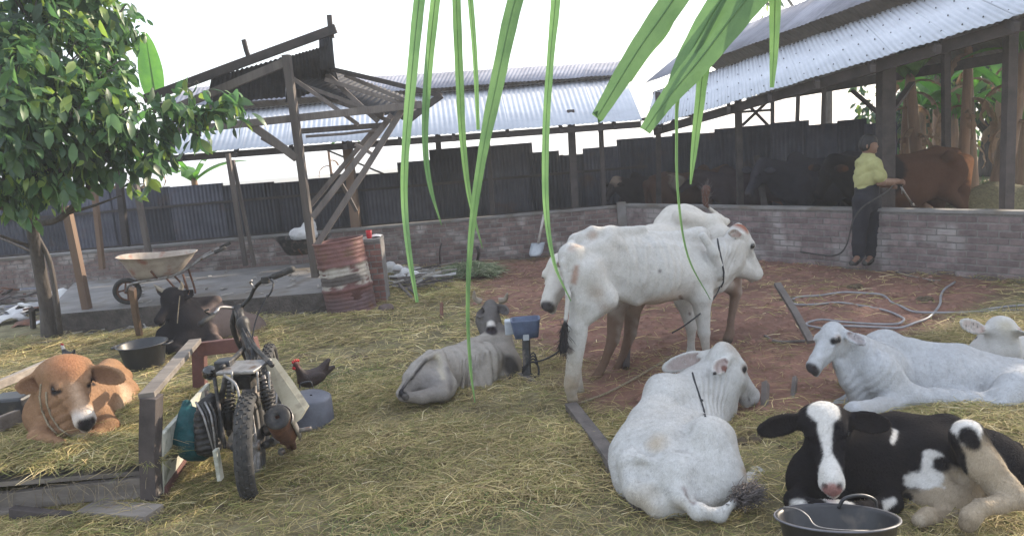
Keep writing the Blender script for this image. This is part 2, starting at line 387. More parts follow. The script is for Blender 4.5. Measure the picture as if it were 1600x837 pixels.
        if dirt:
            z0 = v[:, 2].min(); zf = np.clip(1.1 - (v[:, 2] - z0) / .45, .12, 1); am = dirt * np.clip(noi(v, 5, 6) + .45 * noi(v, 17, 2) + .35, 0, 1) * zf
            cols = cols * (1 - am[:, None] * (1 - V3((.72, .58, .40))))
        o = mk(name, v, q, mt, parent, True, cols)
        if fur:                                            # short hair lying back along the body
            n = vnormals(v, q); n = n if np.einsum('ij,ij->i', v - v.mean(0), n).sum() > 0 else -n
            fa = np.linalg.norm(np.cross(v[q[:, 2]] - v[q[:, 0]], v[q[:, 3]] - v[q[:, 1]]), axis=1); cen = v[q].mean(1)
            vis = np.einsum('ij,ij->i', n[q[:, 0]], CPOS - cen) > -.25 * np.linalg.norm(CPOS - cen, axis=1); pr = fa * vis; pr /= pr.sum()
            fi = rng.choice(len(q), fur, p=pr); bw = rng.dirichlet((1, 1, 1, 1), fur)
            p = np.einsum('ij,ijk->ik', bw, v[q[fi]]); nn = nrmrows(np.einsum('ij,ijk->ik', bw, n[q[fi]])); cc = np.einsum('ij,ijk->ik', bw, cols[q[fi]])
            fl = V3((0, 0, -1)) + .7 * np.stack([noi(p, 4, 1), noi(p, 4, 5), noi(p, 4, 9)], 1) + rng.normal(0, .22, (fur, 3)); fl = nrmrows(fl - nn * np.einsum('ij,ij->i', fl, nn)[:, None])
            L_ = furlen * rng.uniform(.5, 1.3, fur)[:, None]; sd = np.cross(nn, fl); wv = rng.uniform(.0007, .0015, fur)[:, None]
            tip = p + fl * L_ + nn * L_ * rng.uniform(.06, .34, fur)[:, None]; p0 = p - nn * .001
            V = np.stack([p0 - sd * wv, p0 + sd * wv, tip], 1).reshape(-1, 3)
            fo = mk('coat_hair', V, np.arange(fur * 3).reshape(-1, 3), mt, o, False, np.repeat(np.clip(cc * rng.uniform(.72, 1.25, fur)[:, None], .004, .95), 3, 0)); fo['kind'] = 'stuff'
        return o
def vnormals(v, q):
    fn = np.cross(v[q[:, 2]] - v[q[:, 0]], v[q[:, 3]] - v[q[:, 1]]); n = np.zeros_like(v)
    for i in range(4):
        for c in range(3): n[:, c] += np.bincount(q[:, i], fn[:, c], minlength=len(v))
    return n / (np.linalg.norm(n, axis=1)[:, None] + 1e-12)
def tuft(name, a, b, r, L, n, mt, parent, droop=.3, sp=.5):
    mb = MB(); a = V3(a); b = V3(b); d = nrm(b - a)
    for i in range(n):
        u = rng.uniform(0, 1); p0 = lerp_(a, b, u) + rng.normal(0, r * .45, 3); dd = nrm(d + rng.normal(0, sp, 3)); l_ = L * rng.uniform(.5, 1.1)
        p1 = p0 + dd * l_ * .5; p2 = p1 + nrm(dd + V3((0, 0, -droop))) * l_ * .5
        mb.tube([p0, p1, p2], [.0028, .002, .0006], 3, cap=False)
    return mb.build(name, mt, parent, True)
def lerp_(a, b, t): return V3(a) * (1 - t) + V3(b) * t
def nrmrows(a): return a / (np.linalg.norm(a, axis=1)[:, None] + 1e-9)
def ball(name, c, r, mt, parent, R3=None, Rm=I3, n=10):
    vs_ = []; fs = []; R3 = V3(R3 if R3 is not None else (r, r, r))
    for i in range(n // 2 + 1):
        ph = PI * i / (n // 2)
        for j in range(n):
            t = 2 * PI * j / n; vs_.append(V3(c) + Rm @ (R3 * V3((math.sin(ph) * math.cos(t), math.sin(ph) * math.sin(t), math.cos(ph)))))
    for i in range(n // 2):
        for j in range(n): fs.append((i * n + j, (i + 1) * n + j, (i + 1) * n + (j + 1) % n, i * n + (j + 1) % n))
    return mk(name, vs_, fs, mt, parent, True)
WHITE = (.66, .64, .60); DK = (.03, .028, .03)
def head(S, poll, nose, up, parent, muzzle=(.12, .1, .1), eyecol=(.25, .22, .2), ears=None, earcol=(.42, .27, .22), wid=1.0, rim=None, eyes=True, mouth=True, nostril=(.03, .02, .02), eyer=.05, muzr=.15, lashes=False, deep=1.15):
    """cow head; ears = list of (side, tip world, half width m, face-normal)"""
    poll = V3(poll); nose = V3(nose); L = np.linalg.norm(nose - poll); Rm = frame(nose - poll, up)
    T = lambda x, y, z: poll + Rm @ (V3((x, y * wid, z * (deep if z < 0 else 1))) * L)
    k = .035 * L / .4
    S.ell(T(.16, 0, -.06), V3((.24, .185 * wid, .20 * deep)) * L, Rm, k)
    S.cap(T(.10, 0, -.02), T(.84, 0, -.06), .165 * L, .095 * L, k)
    S.cap(T(.18, 0, -.20), T(.82, 0, -.14), .135 * L, .082 * L, k)
    S.ell(T(.89, 0, -.085), V3((.105, .125, .118)) * L, Rm, k * .7)
    S.ell(T(.02, 0, .06), V3((.10, .12, .08)) * L, Rm, k)
    for sd in (-1, 1):
        S.ell(T(.20, sd * .12, -.2), V3((.16, .075, .16)) * L, Rm, k)
        S.ell(T(.29, sd * .145, .045), V3((.09, .06, .06)) * L, Rm, k * .6)
        S.ell(T(.38, sd * .15, -.03), V3((.10, .03, .02)) * L, Rm, k * .4)
        S.cap(T(.24, sd * .175, .05), T(.36, sd * .17, .052), .022 * L, .016 * L, .012); S.cap(T(.25, sd * .185, -.035), T(.35, sd * .18, -.03), .014 * L, .012 * L, .012)
        S.cap(T(.45, sd * .10, -.09), T(.75, sd * .075, -.04), .03 * L, .03 * L, k)
        S.ell(T(.965, sd * .062, -.045), V3((.035, .022, .03)) * L, Rm, .008, True)
    if mouth:
        for sd in (-1, 1): S.cap(T(.97, sd * .03, -.165), T(.72, sd * .11, -.14), .010 * L, .008 * L, .008, True)
    S.cap(T(.90, 0, -.19), T(.80, 0, -.19), .06 * L, .05 * L, k * .5)
    if muzzle:
        S.dot(muzzle, T(.99, 0, -.09), muzr * L, soft=.02 * L, wob=.008)
    for sd in (-1, 1):
        S.dot(nostril, T(.965, sd * .068, -.045), .034 * L, soft=.006)
        if eyecol: S.dot(eyecol, T(.30, sd * .185, .015), .075 * L, soft=.025 * L)
        S.dot(DK, T(.30, sd * .195, .010), .052 * L, soft=.010 * L)
        if mouth: S.line((.12, .1, .1), T(.97, sd * .03, -.165), T(.72, sd * .12, -.14), .01 * L, soft=.006)
    for (sd, tip, hw, fn) in (ears or []):
        b = T(.03, sd * .15, -.02); tip = V3(tip); d = tip - b; le = np.linalg.norm(d)
        Er = frame(d, fn)
        S.cap(b, b + d * .3, .035 * L * 1.4, hw * .5, .02)
        S.ell(b + d * .56, (le * .47, hw, .014), Er, .012)
        S.ell(b + d * .58 + Er[:, 2] * .013, (le * .36, hw * .72, .014), Er, .006, True)
        S.paint(earcol, 'e', b + d * .57 + Er[:, 2] * .014, V3((le * .37, hw * .75, .016)), Er, soft=.006, amt=.85)
    if eyes and parent is not None:
        for sd in (-1, 1):
            ball('eye', T(.30, sd * .186, .012), eyer * L, M['eye'], parent, R3=V3((.046, .030, .034)) * L, Rm=Rm)
    return T, Rm, L
def surf_rope(name, S, pts, r, mt, parent, out=.004, n=3):
    pp_ = [];
    for (a, b) in zip(pts[:-1], pts[1:]): pp_ += [(a[0] + (b[0] - a[0]) * i / 4, a[1] + (b[1] - a[1]) * i / 4) for i in range(4)]
    pp_.append(pts[-1]); return MB().tube(spline([S.hit(px, py, r * .9) for px, py in pp_], n), r, 6).build(name, mt, parent, True)
def rope_loop(name, pts, r, mt, parent, n=4, closed=True):
    pts = [V3(q) for q in pts]
    if closed: pts = pts + [pts[0]]
    return MB().tube(spline(pts, n), r, 6).build(name, mt, parent, True)
# ------------------------------------------------------------------ ground
DIRT = np.array([(-1.2, 11.6), (-.6, 9.2), (.0, 7.6), (.1, 6.2), (.40, 5.1), (1.0, 4.3), (2.1, 4.5), (2.9, 5.7), (4.6, 6.6), (5.2, 7.4), (3.9, 10.2), (1.9, 11.8)])
def polysd(x, y, poly):
    n = len(poly); d = np.full(x.shape, 1e9); ins = np.zeros(x.shape, bool)
    for i in range(n):
        ax, ay = poly[i]; bx, by = poly[(i + 1) % n]
        ex, ey = bx - ax, by - ay; t = np.clip(((x - ax) * ex + (y - ay) * ey) / (ex * ex + ey * ey), 0, 1)
        d = np.minimum(d, np.hypot(x - ax - t * ex, y - ay - t * ey))
        c = ((ay > y) != (by > y)) & (x < (bx - ax) * (y - ay) / (by - ay + 1e-12) + ax); ins ^= c
    return np.where(ins, -d, d)
def dirtmask(x, y):
    p = np.stack([x, y, x * 0], -1).reshape(-1, 3)
    d = polysd(x, y, DIRT) + .35 * noi(p, 1.3).reshape(x.shape) + .12 * noi(p, 6).reshape(x.shape)
    return np.clip(.5 - d / .5, 0, 1)
def gheight(x, y):
    p = np.stack([x, y, x * 0], -1).reshape(-1, 3)
    n1 = noi(p, 1.1).reshape(x.shape); n2 = noi(p, 5, 2).reshape(x.shape); n3 = noi(p, 17, 4).reshape(x.shape); n4 = noi(p, 42, 1).reshape(x.shape)
    dm = dirtmask(x, y)
    near = np.clip((16 - np.hypot(x, y - 6)) / 5, 0, 1)
    h = .014 * n1 + .018 * n2 + (.007 + .020 * dm) * n3 + .012 * dm * n4
    r = np.hypot(x, y - 8); u = np.clip((r - 24) / 60, 0, 1)
    return h * near - 5.0 * u * u * (3 - 2 * u)
def axis(a0, a1, step, far):
    a = list(np.arange(a0, a1, step)); s = step; x = a1
    while x < far: a.append(x); s *= 1.35; x += s
    a.append(far); s = step; x = a0 - step; pre = []
    while x > -far: pre.append(x); s *= 1.35; x -= s
    return np.array([-far] + pre[::-1] + a)
gx = axis(-8, 8.5, .05, 300.); gy = axis(.6, 13.5, .05, 300.)
X, Y = np.meshgrid(gx, gy, indexing='ij'); Z = gheight(X, Y)
nx, ny = X.shape; idx = np.arange(nx * ny).reshape(nx, ny)
fq = np.stack([idx[:-1, :-1], idx[1:, :-1], idx[1:, 1:], idx[:-1, 1:]], -1).reshape(-1, 4)
dm = dirtmask(X, Y).ravel()[:, None]
pp = np.stack([X, Y, Z], -1).reshape(-1, 3)
n1 = noi(pp, 2.3)[:, None]; n2 = noi(pp, 9, 3)[:, None]; n3 = noi(pp, 30, 5)[:, None]
red = V3((.225, .118, .085)) * (1 + .25 * n1 + .25 * n2 + .15 * n3); earth = V3((.215, .18, .10)) * (1 + .2 * n1 + .25 * n2 + .15 * n3)
green = np.clip(.5 * noi(pp, .7, 1) + .2, 0, 1)[:, None]
earth = earth * (1 - .5 * green) + V3((.15, .155, .065)) * .5 * green * (1 + .3 * n2)
M['ground'] = mat('yard_soil', (1, 1, 1), (.62, .62, .62), .95, nscale=9, bump=.8, bscale=30, vcol=True, bdist=.03)
gr = mk('ground', pp, fq, M['ground'], None, True, np.clip(red * dm + earth * (1 - dm), .01, 1), loc=(0, 0, 0)); tag(gr, kind='structure')

# straw, hay and short grass lying on the yard: too many to count
def blades(name, n, area, dens, length, width, colf, zoff=(0, .03), pitch=.25, curl=.5, zfun=gheight, parent=None):
    x0, x1, y0, y1 = area
    x = rng.uniform(x0, x1, n * 3); y = rng.uniform(y0, y1, n * 3)
    k = rng.uniform(0, 1, n * 3) < dens(x, y); x = x[k][:n]; y = y[k][:n]; n = len(x)
    L = rng.uniform(length[0], length[1], n) * np.where(rng.uniform(0, 1, n) < .12, 1.6, 1); Wd = rng.uniform(width[0], width[1], n)
    a = rng.uniform(0, 2 * PI, n) + .0; pt = rng.normal(0, pitch, n); cu = rng.normal(0, curl, n)
    z = zfun(x, y) + rng.uniform(zoff[0], zoff[1], n)
    d = np.stack([np.cos(a) * np.cos(pt), np.sin(a) * np.cos(pt), np.abs(np.sin(pt))], 1)
    sdv = np.stack([-np.sin(a), np.cos(a), rng.normal(0, .5, n)], 1); sdv /= np.linalg.norm(sdv, axis=1)[:, None]
    p0 = np.stack([x, y, z], 1); V = []
    for i, t in enumerate((0, .5, 1)):
        c = p0 + d * (L * t)[:, None] + np.stack([-np.sin(a), np.cos(a), 0 * a], 1) * (L * cu * (t * t) * .5)[:, None]
        c[:, 2] -= L * t * t * np.abs(np.sin(pt)) * .9
        c[:, 2] = np.maximum(c[:, 2], zfun(c[:, 0], c[:, 1]) + .003)
        wv = (Wd * (1, .9, .35)[i])[:, None] * sdv * .5
        V += [c - wv, c + wv]
    V = np.stack(V, 1); fs = (np.arange(n) * 6)[:, None]
    F_ = np.concatenate([fs + np.array([0, 1, 3, 2]), fs + np.array([2, 3, 5, 4])])
    c = colf(x, y, n); c = np.repeat(c, 6, 0)
    o = mk(name, V.reshape(-1, 3), F_, M['straw'], parent, False, c, loc=None if parent is not None else (0, 0, 0))
    return o
PAL = V3((1.08, 1.03, .90)) * np.array([(.50, .42, .24), (.42, .35, .19), (.34, .29, .15), (.29, .27, .12), (.23, .24, .09), (.18, .20, .07), (.28, .21, .13), (.60, .54, .38)])
def strawcol(x, y, n, wts=(.16, .2, .2, .12, .1, .06, .12, .04)):
    g = np.clip(.5 + .9 * noi(np.stack([x, y, x * 0], 1), 1.7, 2), 0, 1)
    wts = np.array(wts) / sum(wts); i = rng.choice(len(PAL), n, p=wts)
    gi = rng.choice([3, 4, 5], n); i = np.where(rng.uniform(0, 1, n) < .34 * g, gi, i)
    lf = 1 + .28 * noi(np.stack([x, y, x * 0], 1), 1.3, 4) + .22 * noi(np.stack([x, y, x * 0], 1), 5, 8)
    return PAL[i] * (np.clip(lf, .45, 1.5) * rng.uniform(.6, 1.4, n))[:, None]
def clear_of_things(x, y):
    return np.ones(x.shape)
def dens_near(x, y):
    p = np.stack([x, y, x * 0], 1); dmv = dirtmask(x, y)
    c = np.clip(.55 + .95 * noi(p, 2.6, 7) + .5 * noi(p, 8, 3), .22, 1)
    vis = (np.abs(x) < y * .8 + .9)
    slab = (y > 8.85) & (x < -2.3)
    return c * (1 - .92 * dmv) * vis * ~slab
def hump(x, y): return gheight(x, y) + .05 * np.clip(noi(np.stack([x, y, x * 0], -1).reshape(-1, 3), 2.6, 7).reshape(x.shape) + .3, 0, 1.5) * (1 - dirtmask(x, y))
o = blades('straw_litter', 190000, (-5.2, 5.2, 1.9, 6.2), lambda x, y: dens_near(x, y), (.04, .17), (.002, .0046), strawcol, (0, .03), .22, .5, hump); tag(o, 'loose straw and cut grass strewn over the near yard', 'straw', kind='stuff')
o = blades('straw_litter', 52000, (-7, 6.5, 6.2, 11.8), lambda x, y: dens_near(x, y) * np.clip(1.25 - (y - 6) / 8, .25, 1), (.07, .24), (.004, .008), strawcol, (0, .03), .25, .5, hump); tag(o, 'thin straw and grass scattered over the far yard', 'straw', kind='stuff')
o = blades('green_grass', 16000, (-4.5, 1.2, 2.3, 6.5), lambda x, y: np.clip(noi(np.stack([x, y, x * 0], 1), 1.9, 9) * 1.6 - .1, 0, 1) * (1 - dirtmask(x, y)), (.04, .13), (.003, .006),
           lambda x, y, n: np.array([(.10, .16, .045), (.16, .21, .06), (.25, .27, .10)])[rng.integers(0, 3, n)] * rng.uniform(.6, 1.15, n)[:, None], (0, .02), .8, .3, hump); tag(o, 'short green grass growing through the straw', 'grass', kind='stuff')
# ------------------------------------------------------------------ concrete slab on the left
def slab():
    z = .26; a = P(60, 492, 9.1)[:2]; 
    pts = [(-5.75, 9.0), (-4.4, 9.02), (-3.0, 8.98), (-2.22, 8.95), (-2.18, 10.4), (-2.2, 11.68), (-4.2, 11.7), (-7.0, 11.72), (-6.4, 10.3)]
    v = []; 
    for zz, o_ in ((-.1, 0), (z - .02, 0), (z, .02)):
        cx = sum(p[0] for p in pts) / 9; cy = sum(p[1] for p in pts) / 9
        for (x, y) in pts: v.append((x + (cx - x) * o_ * .2, y + (cy - y) * o_ * .2, zz))
    f = [tuple(2 * 9 + i for i in range(9))]
    for k in (0, 9):
        for i in range(9): j = (i + 1) % 9; f.append((k + i, k + j, k + 9 + j, k + 9 + i))
    o = mk('concrete_slab', v, f, M['cement']); o.data.materials.append(M['slab_side'])
    for p_ in o.data.polygons:
        if abs(p_.normal[2]) < .5: p_.material_index = 1
    tag(o, kind='structure')
slab()
# ------------------------------------------------------------------ brick walls
def brick_mesh(L, W, Hh, seed):
    r = random.Random(seed); v = []; b = .004
    for z in (-1, 1):
        for x in (-1, 1):
            for y in (-1, 1):
                for q in range(3):
                    c = [x * L / 2, y * W / 2, z * Hh / 2]
                    for i in range(3):
                        if i != q: c[i] -= (x, y, z)[i] * b
                    v.append([cc + r.uniform(-.0012, .0012) for cc in c])
    me = bpy.data.meshes.new('brick'); bm = __import__('bmesh').new()
    for q in v: bm.verts.new(q)
    __import__('bmesh').ops.convex_hull(bm, input=bm.verts); bm.to_mesh(me); bm.free(); return me
def brick_wall(name, A, B, Hh, mt, label, L=.205, course=.077, thick=.11, cap=True, view=(0, 0), maxn=300, group=None, skip=None, far_last=False):
    A = V3((A[0], A[1], 0)); B = V3((B[0], B[1], 0)); d = nrm(B - A); ln = np.linalg.norm(B - A); nn = V3((d[1], -d[0], 0))
    if np.dot(nn, -A) < 0: nn = -nn
    t = thing(name, label, 'wall', (A + B) / 2, group)
    core = MB(); core.beam(A - nn * .0 + (0, 0, Hh / 2 - .01), B + (0, 0, Hh / 2 - .01), thick - .014, Hh + .02); core.build('mortar_core', M['mortar'], t)
    if cap:
        c = MB(); n = 6
        for i in range(n):
            a = A + d * ln * (i / n) + (0, 0, Hh + .017 + rng.uniform(-.003, .003)); b = A + d * ln * ((i + 1) / n - .0005) + (0, 0, Hh + .017 + rng.uniform(-.003, .003)); c.beam(a, b, thick + .04, .035)
        c.build('coping', M['cement'], t)
    mes = [brick_mesh(L - .014, thick, course - .015, s) for s in range(5)]
    for me in mes: me.materials.append(mt)
    ang = math.atan2(d[1], d[0]); pos = []
    nc = int(Hh / course)
    for j in range(nc):
        x = (-.5 if j % 2 else 0) * L
        while x < ln:
            c0 = max(x, 0); c1 = min(x + L, ln)
            if c1 - c0 > .05:
                pos.append((A + d * ((c0 + c1) / 2) + (0, 0, (j + .5) * course + rng.normal(0, .0015)) + nn * rng.normal(.0, .0022), (c1 - c0) / L))
            x += L
    dist = [np.hypot(p[0][0], p[0][1]) for p in pos]; order = np.argsort(dist)
    org = ORG[t.name]; rest = MB()
    for k, i in enumerate(order):
        p, sc = pos[i]; ra = rng.normal(0, .006)
        if k < maxn:
            o = bpy.data.objects.new('brick', mes[k % 5]); COL.objects.link(o); o.parent = t; o.location = tuple(p - org); o.rotation_euler = (0, rng.normal(0, .005), ang + ra); o.scale = (sc, 1, 1)
        else:
            rest.beam(p - d * (L * sc - .014) / 2, p + d * (L * sc - .014) / 2, thick, course - .015)
    if rest.v:
        o = rest.build('brick_courses', mt, t); o['kind'] = 'stuff'
    return t, A, B, d, nn
CORN = (1.88, 12.0)
brick_wall('brick_wall', (-8.6, 11.82), (1.82, 12.0), .70, M['brick'], 'low brown brick wall running along the back of the yard to the corner')
brick_wall('brick_wall', (1.92, 11.94), (6.6, 6.0), .72, M['brick_grey'], 'low whitish grey brick wall of the right hand shed, behind the man', group=None)
# end pier at the corner
MB().box((1.84, 11.9, .39), .14, .1, .8).build('corner_pier', M['cement'], None).update_tag()
tag(bpy.data.objects['corner_pier'], 'narrow cement pier where the two low brick walls meet', 'pier')
brick_wall('brick_pillar', (-1.93, 9.42), (-1.63, 9.42), .80, M['brick_red'], 'reddish brick pillar standing right behind the rusty drum', L=.15, thick=.30, cap=True)
# ------------------------------------------------------------------ corrugated sheets
def corr(name, a0, a1, b0, b1, mt, parent, pitch=.076, amp=.009, rows=3, thick=True, jag=0.0, spp=6):
    """a0->a1 lower edge, b0->b1 upper edge; waves run across a"""
    a0, a1, b0, b1 = map(V3, (a0, a1, b0, b1)); wd = np.linalg.norm(a1 - a0); nw = max(1, round(wd / pitch)); n = nw * spp + 1
    nn = nrm(np.cross(a1 - a0, b0 - a0)); v = []; jg = rng.normal(0, jag, 2)
    for i in range(n):
        u = i / (n - 1); o_ = nn * amp * math.sin(2 * PI * nw * u)
        for r_ in range(rows):
            t = r_ / (rows - 1); lo = a0 + (a1 - a0) * u; hi = b0 + (b1 - b0) * u
            v.append(lo + (hi - lo) * t + o_ + nn * (.004 * math.sin(7 * u + 3 * t + jg[0] * 40)) )
    f = [(i * rows + r_, (i + 1) * rows + r_, (i + 1) * rows + r_ + 1, i * rows + r_ + 1) for i in range(n - 1) for r_ in range(rows - 1)]
    o = mk(name, v, f, mt, parent, True)
    if thick: s_ = o.modifiers.new('solid', 'SOLIDIFY'); s_.thickness = .0015
    return o
def lerp(a, b, t): return V3(a) * (1 - t) + V3(b) * t
def roof(parent, A0, A1, B0, B1, n, mt, amp=.006, lap=.03, name='roof_sheet', lift=.003, crook=.004):
    for i in range(n):
        u0 = max(0, i / n - (lap / n)); u1 = min(1, (i + 1) / n + lap / n); z = V3((0, 0, lift * (i % 2) + rng.normal(0, .002)))
        j = rng.normal(0, crook)
        dd = nrm(V3(A0) - V3(B0)) * j
        corr(name, lerp(A0, A1, u0) + z + dd, lerp(A0, A1, u1) + z + dd, lerp(B0, B1, u0) + z, lerp(B0, B1, u1) + z, mt, parent, amp=amp)
def post(parent, a, b, wd, mt, name='post', jit=0, dp=None):
    return MB().beam(a, b, wd, dp or wd, up=(0, 1, 0), jit=jit).build(name, mt, parent, bevel=.004)
# centre shed (back)
EZ = 2.13
t = thing('cattle_shed', 'open cattle shed with a bright corrugated roof behind the back brick wall', 'shed', (-2, 13.3, 0))
A0 = P(235, 243, 11.35); A1 = P(1003, 187, 11.6)
B0 = P(262, 181, 14.0); B1 = P(975, 118, 14.2)
roof(t, A0, A1, B0, B1, 11, M['zinc'])
C0 = P(262, 168, 13.7) ; C1 = P(975, 116, 13.9); D0 = P(280, 138, 15.2); D1 = P(985, 95, 15.4)
roof(t, C0, C1, D0, D1, 11, M['zinc_old'], name='upper_roof_sheet')
E0 = V3((A0[0], 17.2, 2.25)); E1 = V3((A1[0] + .4, 17.2, 2.25))
roof(t, E0, E1, D0 - (0, 0, .06), D1 - (0, 0, .06), 8, M['zinc_old'], name='rear_roof_sheet')
bm_ = MB(); bm_.beam(A0 + (0, .12, -.07), A1 + (0, .12, -.07), .05, .10); bm_.build('eave_beam', M['wood_dark'], t)
MB().beam(B0 + (0, -.1, -.07), B1 + (0, -.1, -.07), .05, .09).build('ridge_beam', M['wood_dark'], t)
for i in range(9):
    u = (i + .5) / 9; MB().beam(lerp(A0, A1, u) + (0, .02, -.09), lerp(B0, B1, u) + (0, 0, -.09), .05, .07).build('rafter', M['wood_dark'], t)
for (px, Yp, wpx, mm, pxt) in ((897, 12.15, 11, 'wood_dark', 894), (943, 12.15, 7, 'wood_dark', 940), (553, 12.1, 14, 'wood_orange', 541), (768, 12.3, 7, 'wood_dark', 762), (185, 12.2, 9, 'wood_dark', 176), (690, 14.6, 8, 'wood_dark', 686)):
    b = P(px, 330, Yp); b[2] = 0; tp = P(pxt, 210, Yp + .1); tp[2] = EZ + .0 + (Yp - 11.4) * .25
    post(t, b, tp, m(wpx, Yp), M[mm])
MB().beam(P(505, 232, 12.3), P(600, 272, 12.5), .03, .03).build('brace', M['wood_dark'], t)
MB().beam(P(935, 200, 12.1), P(943, 232, 12.1), .03, .04).build('brace', M['wood_dark'], t)
# right shed
t = thing('cattle_shed', 'long open cattle shed on the right with two tier corrugated roof and dark posts', 'shed', (6.3, 9.0, 0))
A = P(1008, 201, 12.0); B = P(1600, 22, 7.0); Dp = P(1022, 143, 14.0); Cp = P(1420, 5, 9.6)
B2 = B + (B - A) * .32; k_ = np.linalg.norm((B2 - A)[:2]) / np.linalg.norm((Cp - Dp)[:2]); C2 = Dp + (Cp - Dp) * k_
roof(t, A, B2, Dp, C2, 12, M['zinc'])
U0 = Dp + V3((-.15, .1, .16)); U1 = C2 + V3((-.15, -.1, .16)); W0 = P(985, 122, 14.6); dz = V3((.95, .55, .62)); W0 = U0 + dz; W1 = U1 + dz
roof(t, U0, U1, W0, W1, 12, M['zinc_old'], name='upper_roof_sheet')
R0 = W0 + V3((1.9, 1.6, -1.25)); R1 = W1 + V3((2.3, 1.0, -1.75)); R0[2] = 2.42; R1[2] = 2.75
roof(t, R0, R1, W0 - (0, 0, .04), W1 - (0, 0, .04), 9, M['zinc_old'], name='rear_roof_sheet')
off = V3((.18, .12, -.06))
MB().beam(A + off, B2 + off, .06, .12).build('eave_beam', M['wood_dark'], t)
MB().beam(R0 - (.3, .2, .1), R1 - (.3, .2, .1), .06, .16).build('rear_beam', M['wood_dark'], t)
MB().beam(Dp - (0, 0, .08), C2 - (0, 0, .08), .06, .14).build('ridge_beam', M['wood_dark'], t)
for i in range(10):
    u = (i + .5) / 10; MB().beam(lerp(A, B2, u) - (0, 0, .10), lerp(Dp, C2, u) - (0, 0, .10), .05, .08).build('rafter', M['wood_dark'], t)
for j, u in enumerate((.3, .62)):
    MB().beam(lerp(A, Dp, u) - (0, 0, .06), lerp(B2, C2, u) - (0, 0, .06), .05, .05).build('purlin', M['wood_dark'], t)
bt = MB()
for u in (.12, .38, .64, .9):
    for i in range(34):
        c = lerp(lerp(A, B2, (i + .5) / 34), lerp(Dp, C2, (i + .5) / 34), u + rng.normal(0, .012)); bt.tube([c + (0, 0, .004), c + (0, 0, .022)], [.009, .005], 5)
o = bt.build('roof_bolts', M['dark_metal'], t); o['kind'] = 'stuff'
def ray_on_roof(px, Yp):
    """height of the front roof slope above a plan position"""
    p = P(px, 200, Yp); n_ = np.cross(B2 - A, Dp - A); return A[2] - (n_[0] * (p[0] - A[0]) + n_[1] * (p[1] - A[1])) / n_[2]
for (px, Yp, wpx, mm, pt) in ((1383, 9.25, 21, 'wood_dark', 1384), (1573, 8.1, 15, 'wood_dark', 1577), (1156, 11.4, 9, 'wood_dark', 1153), (1480, 10.6, 10, 'wood_dark', 1478), (1240, 13.6, 5, 'wood', 1247), (1283, 13.2, 5, 'wood', 1287), (1206, 14, 5, 'wood', 1207), (1027, 12.6, 7, 'wood_dark', 1028)):
    b = P(px, 320, Yp); b[2] = 0; tp = P(pt, 150, Yp + .02); zt = min(ray_on_roof(px, Yp), 3.0) - .12 if Yp < 12 else 2.5; tp = b + (tp - b) * ((zt) / (tp[2])); post(t, b, tp, m(wpx, Yp), M[mm])
for a, b, wp in (((1160, 196, 12.6), (1200, 158, 12.6), 5), ((1165, 160, 12.6), (1200, 196, 12.6), 4), ((1060, 182, 12.6), (1205, 172, 12.6), 4), ((1332, 142, 11.5), (1376, 180, 10.9), 6), ((1040, 205, 13), (1060, 180, 12.6), 5), ((1392, 175, 9.4), (1425, 130, 9.9), 9)):
    MB().beam(P(*a), P(*b), m(wp, a[2]), .04).build('brace', M['wood_dark'], t)
MB().beam(P(1000, 187, 12.3), P(1062, 180, 12.2), .03, .05).build('rail', M['wood_dark'], t)
lp = MB().beam(P(1181, 245, 11.3), G(1210, 402), .08, .08, jit=.01).build('leaning_post', M['wood_dark'], None, bevel=.005); tag(lp, 'dark leaning pole propped against the whitish brick wall', 'post')
# ------------------------------------------------------------------ dark sheet fences
t = thing('sheet_fence', 'dark corrugated sheet fence of uneven height behind the back brick wall', 'fence', (-3, 14.6, 0))
tops = [(-60, 300), (20, 305), (70, 300), (130, 298), (185, 292), (215, 293), (265, 289), (345, 287), (362, 289), (425, 286), (470, 279), (525, 276), (562, 272), (566, 270), (618, 268), (622, 253), (668, 250), (670, 233), (745, 228), (800, 224), (828, 228), (831, 237), (866, 236), (872, 242), (905, 240), (912, 232), (960, 228), (975, 219), (1016, 213)]
xs = [(-60, 20, 301), (20, 90, 303), (90, 165, 297), (165, 215, 294), (215, 262, 293), (262, 345, 289), (345, 425, 287), (425, 478, 284), (478, 525, 278), (525, 568, 271), (568, 620, 271), (620, 670, 252), (670, 748, 231), (748, 828, 226), (826, 870, 237), (870, 912, 242), (910, 965, 230), (963, 1018, 216)]
for (xa, xb, yt) in xs:
    Ya = 14.55 + rng.normal(0, .012) + .02 * (len(ORG) % 2); dy = -(xb - xa) * .083
    p0 = P(xa, yt - dy / 2, Ya); p1 = P(xb + 3, yt + dy / 2, Ya); b0 = p0.copy(); b1 = p1.copy(); b0[2] = b1[2] = 0
    corr('fence_sheet', b0, b1, p0, p1, M['fence'], t, rows=4)
for x_ in (60, 300, 520, 700, 880, 1000):
    p = P(x_, 280, 14.75); post(t, (p[0], p[1], 0), (p[0], p[1], 1.55), .07, M['wood_dark'], name='fence_post')
for z_ in (.5, 1.2):
    MB().beam((P(-60, 300, 14.45)[0], 14.5, z_), (P(1010, 220, 14.45)[0], 14.5, z_), .03, .05).build('fence_rail', M['wood_dark'], t)
t = thing('sheet_fence', 'dark grey fence of upright sheets behind the cattle in the right shed', 'fence', (4.6, 13.4, 0))
q0 = P(1010, 214, 14.6); q1 = P(1372, 190, 12.6); 
xs = [(1010, 1052, 214), (1050, 1086, 207), (1084, 1118, 208), (1116, 1160, 200), (1158, 1205, 196), (1204, 1262, 190), (1258, 1310, 194), (1308, 1352, 187), (1350, 1400, 192)]
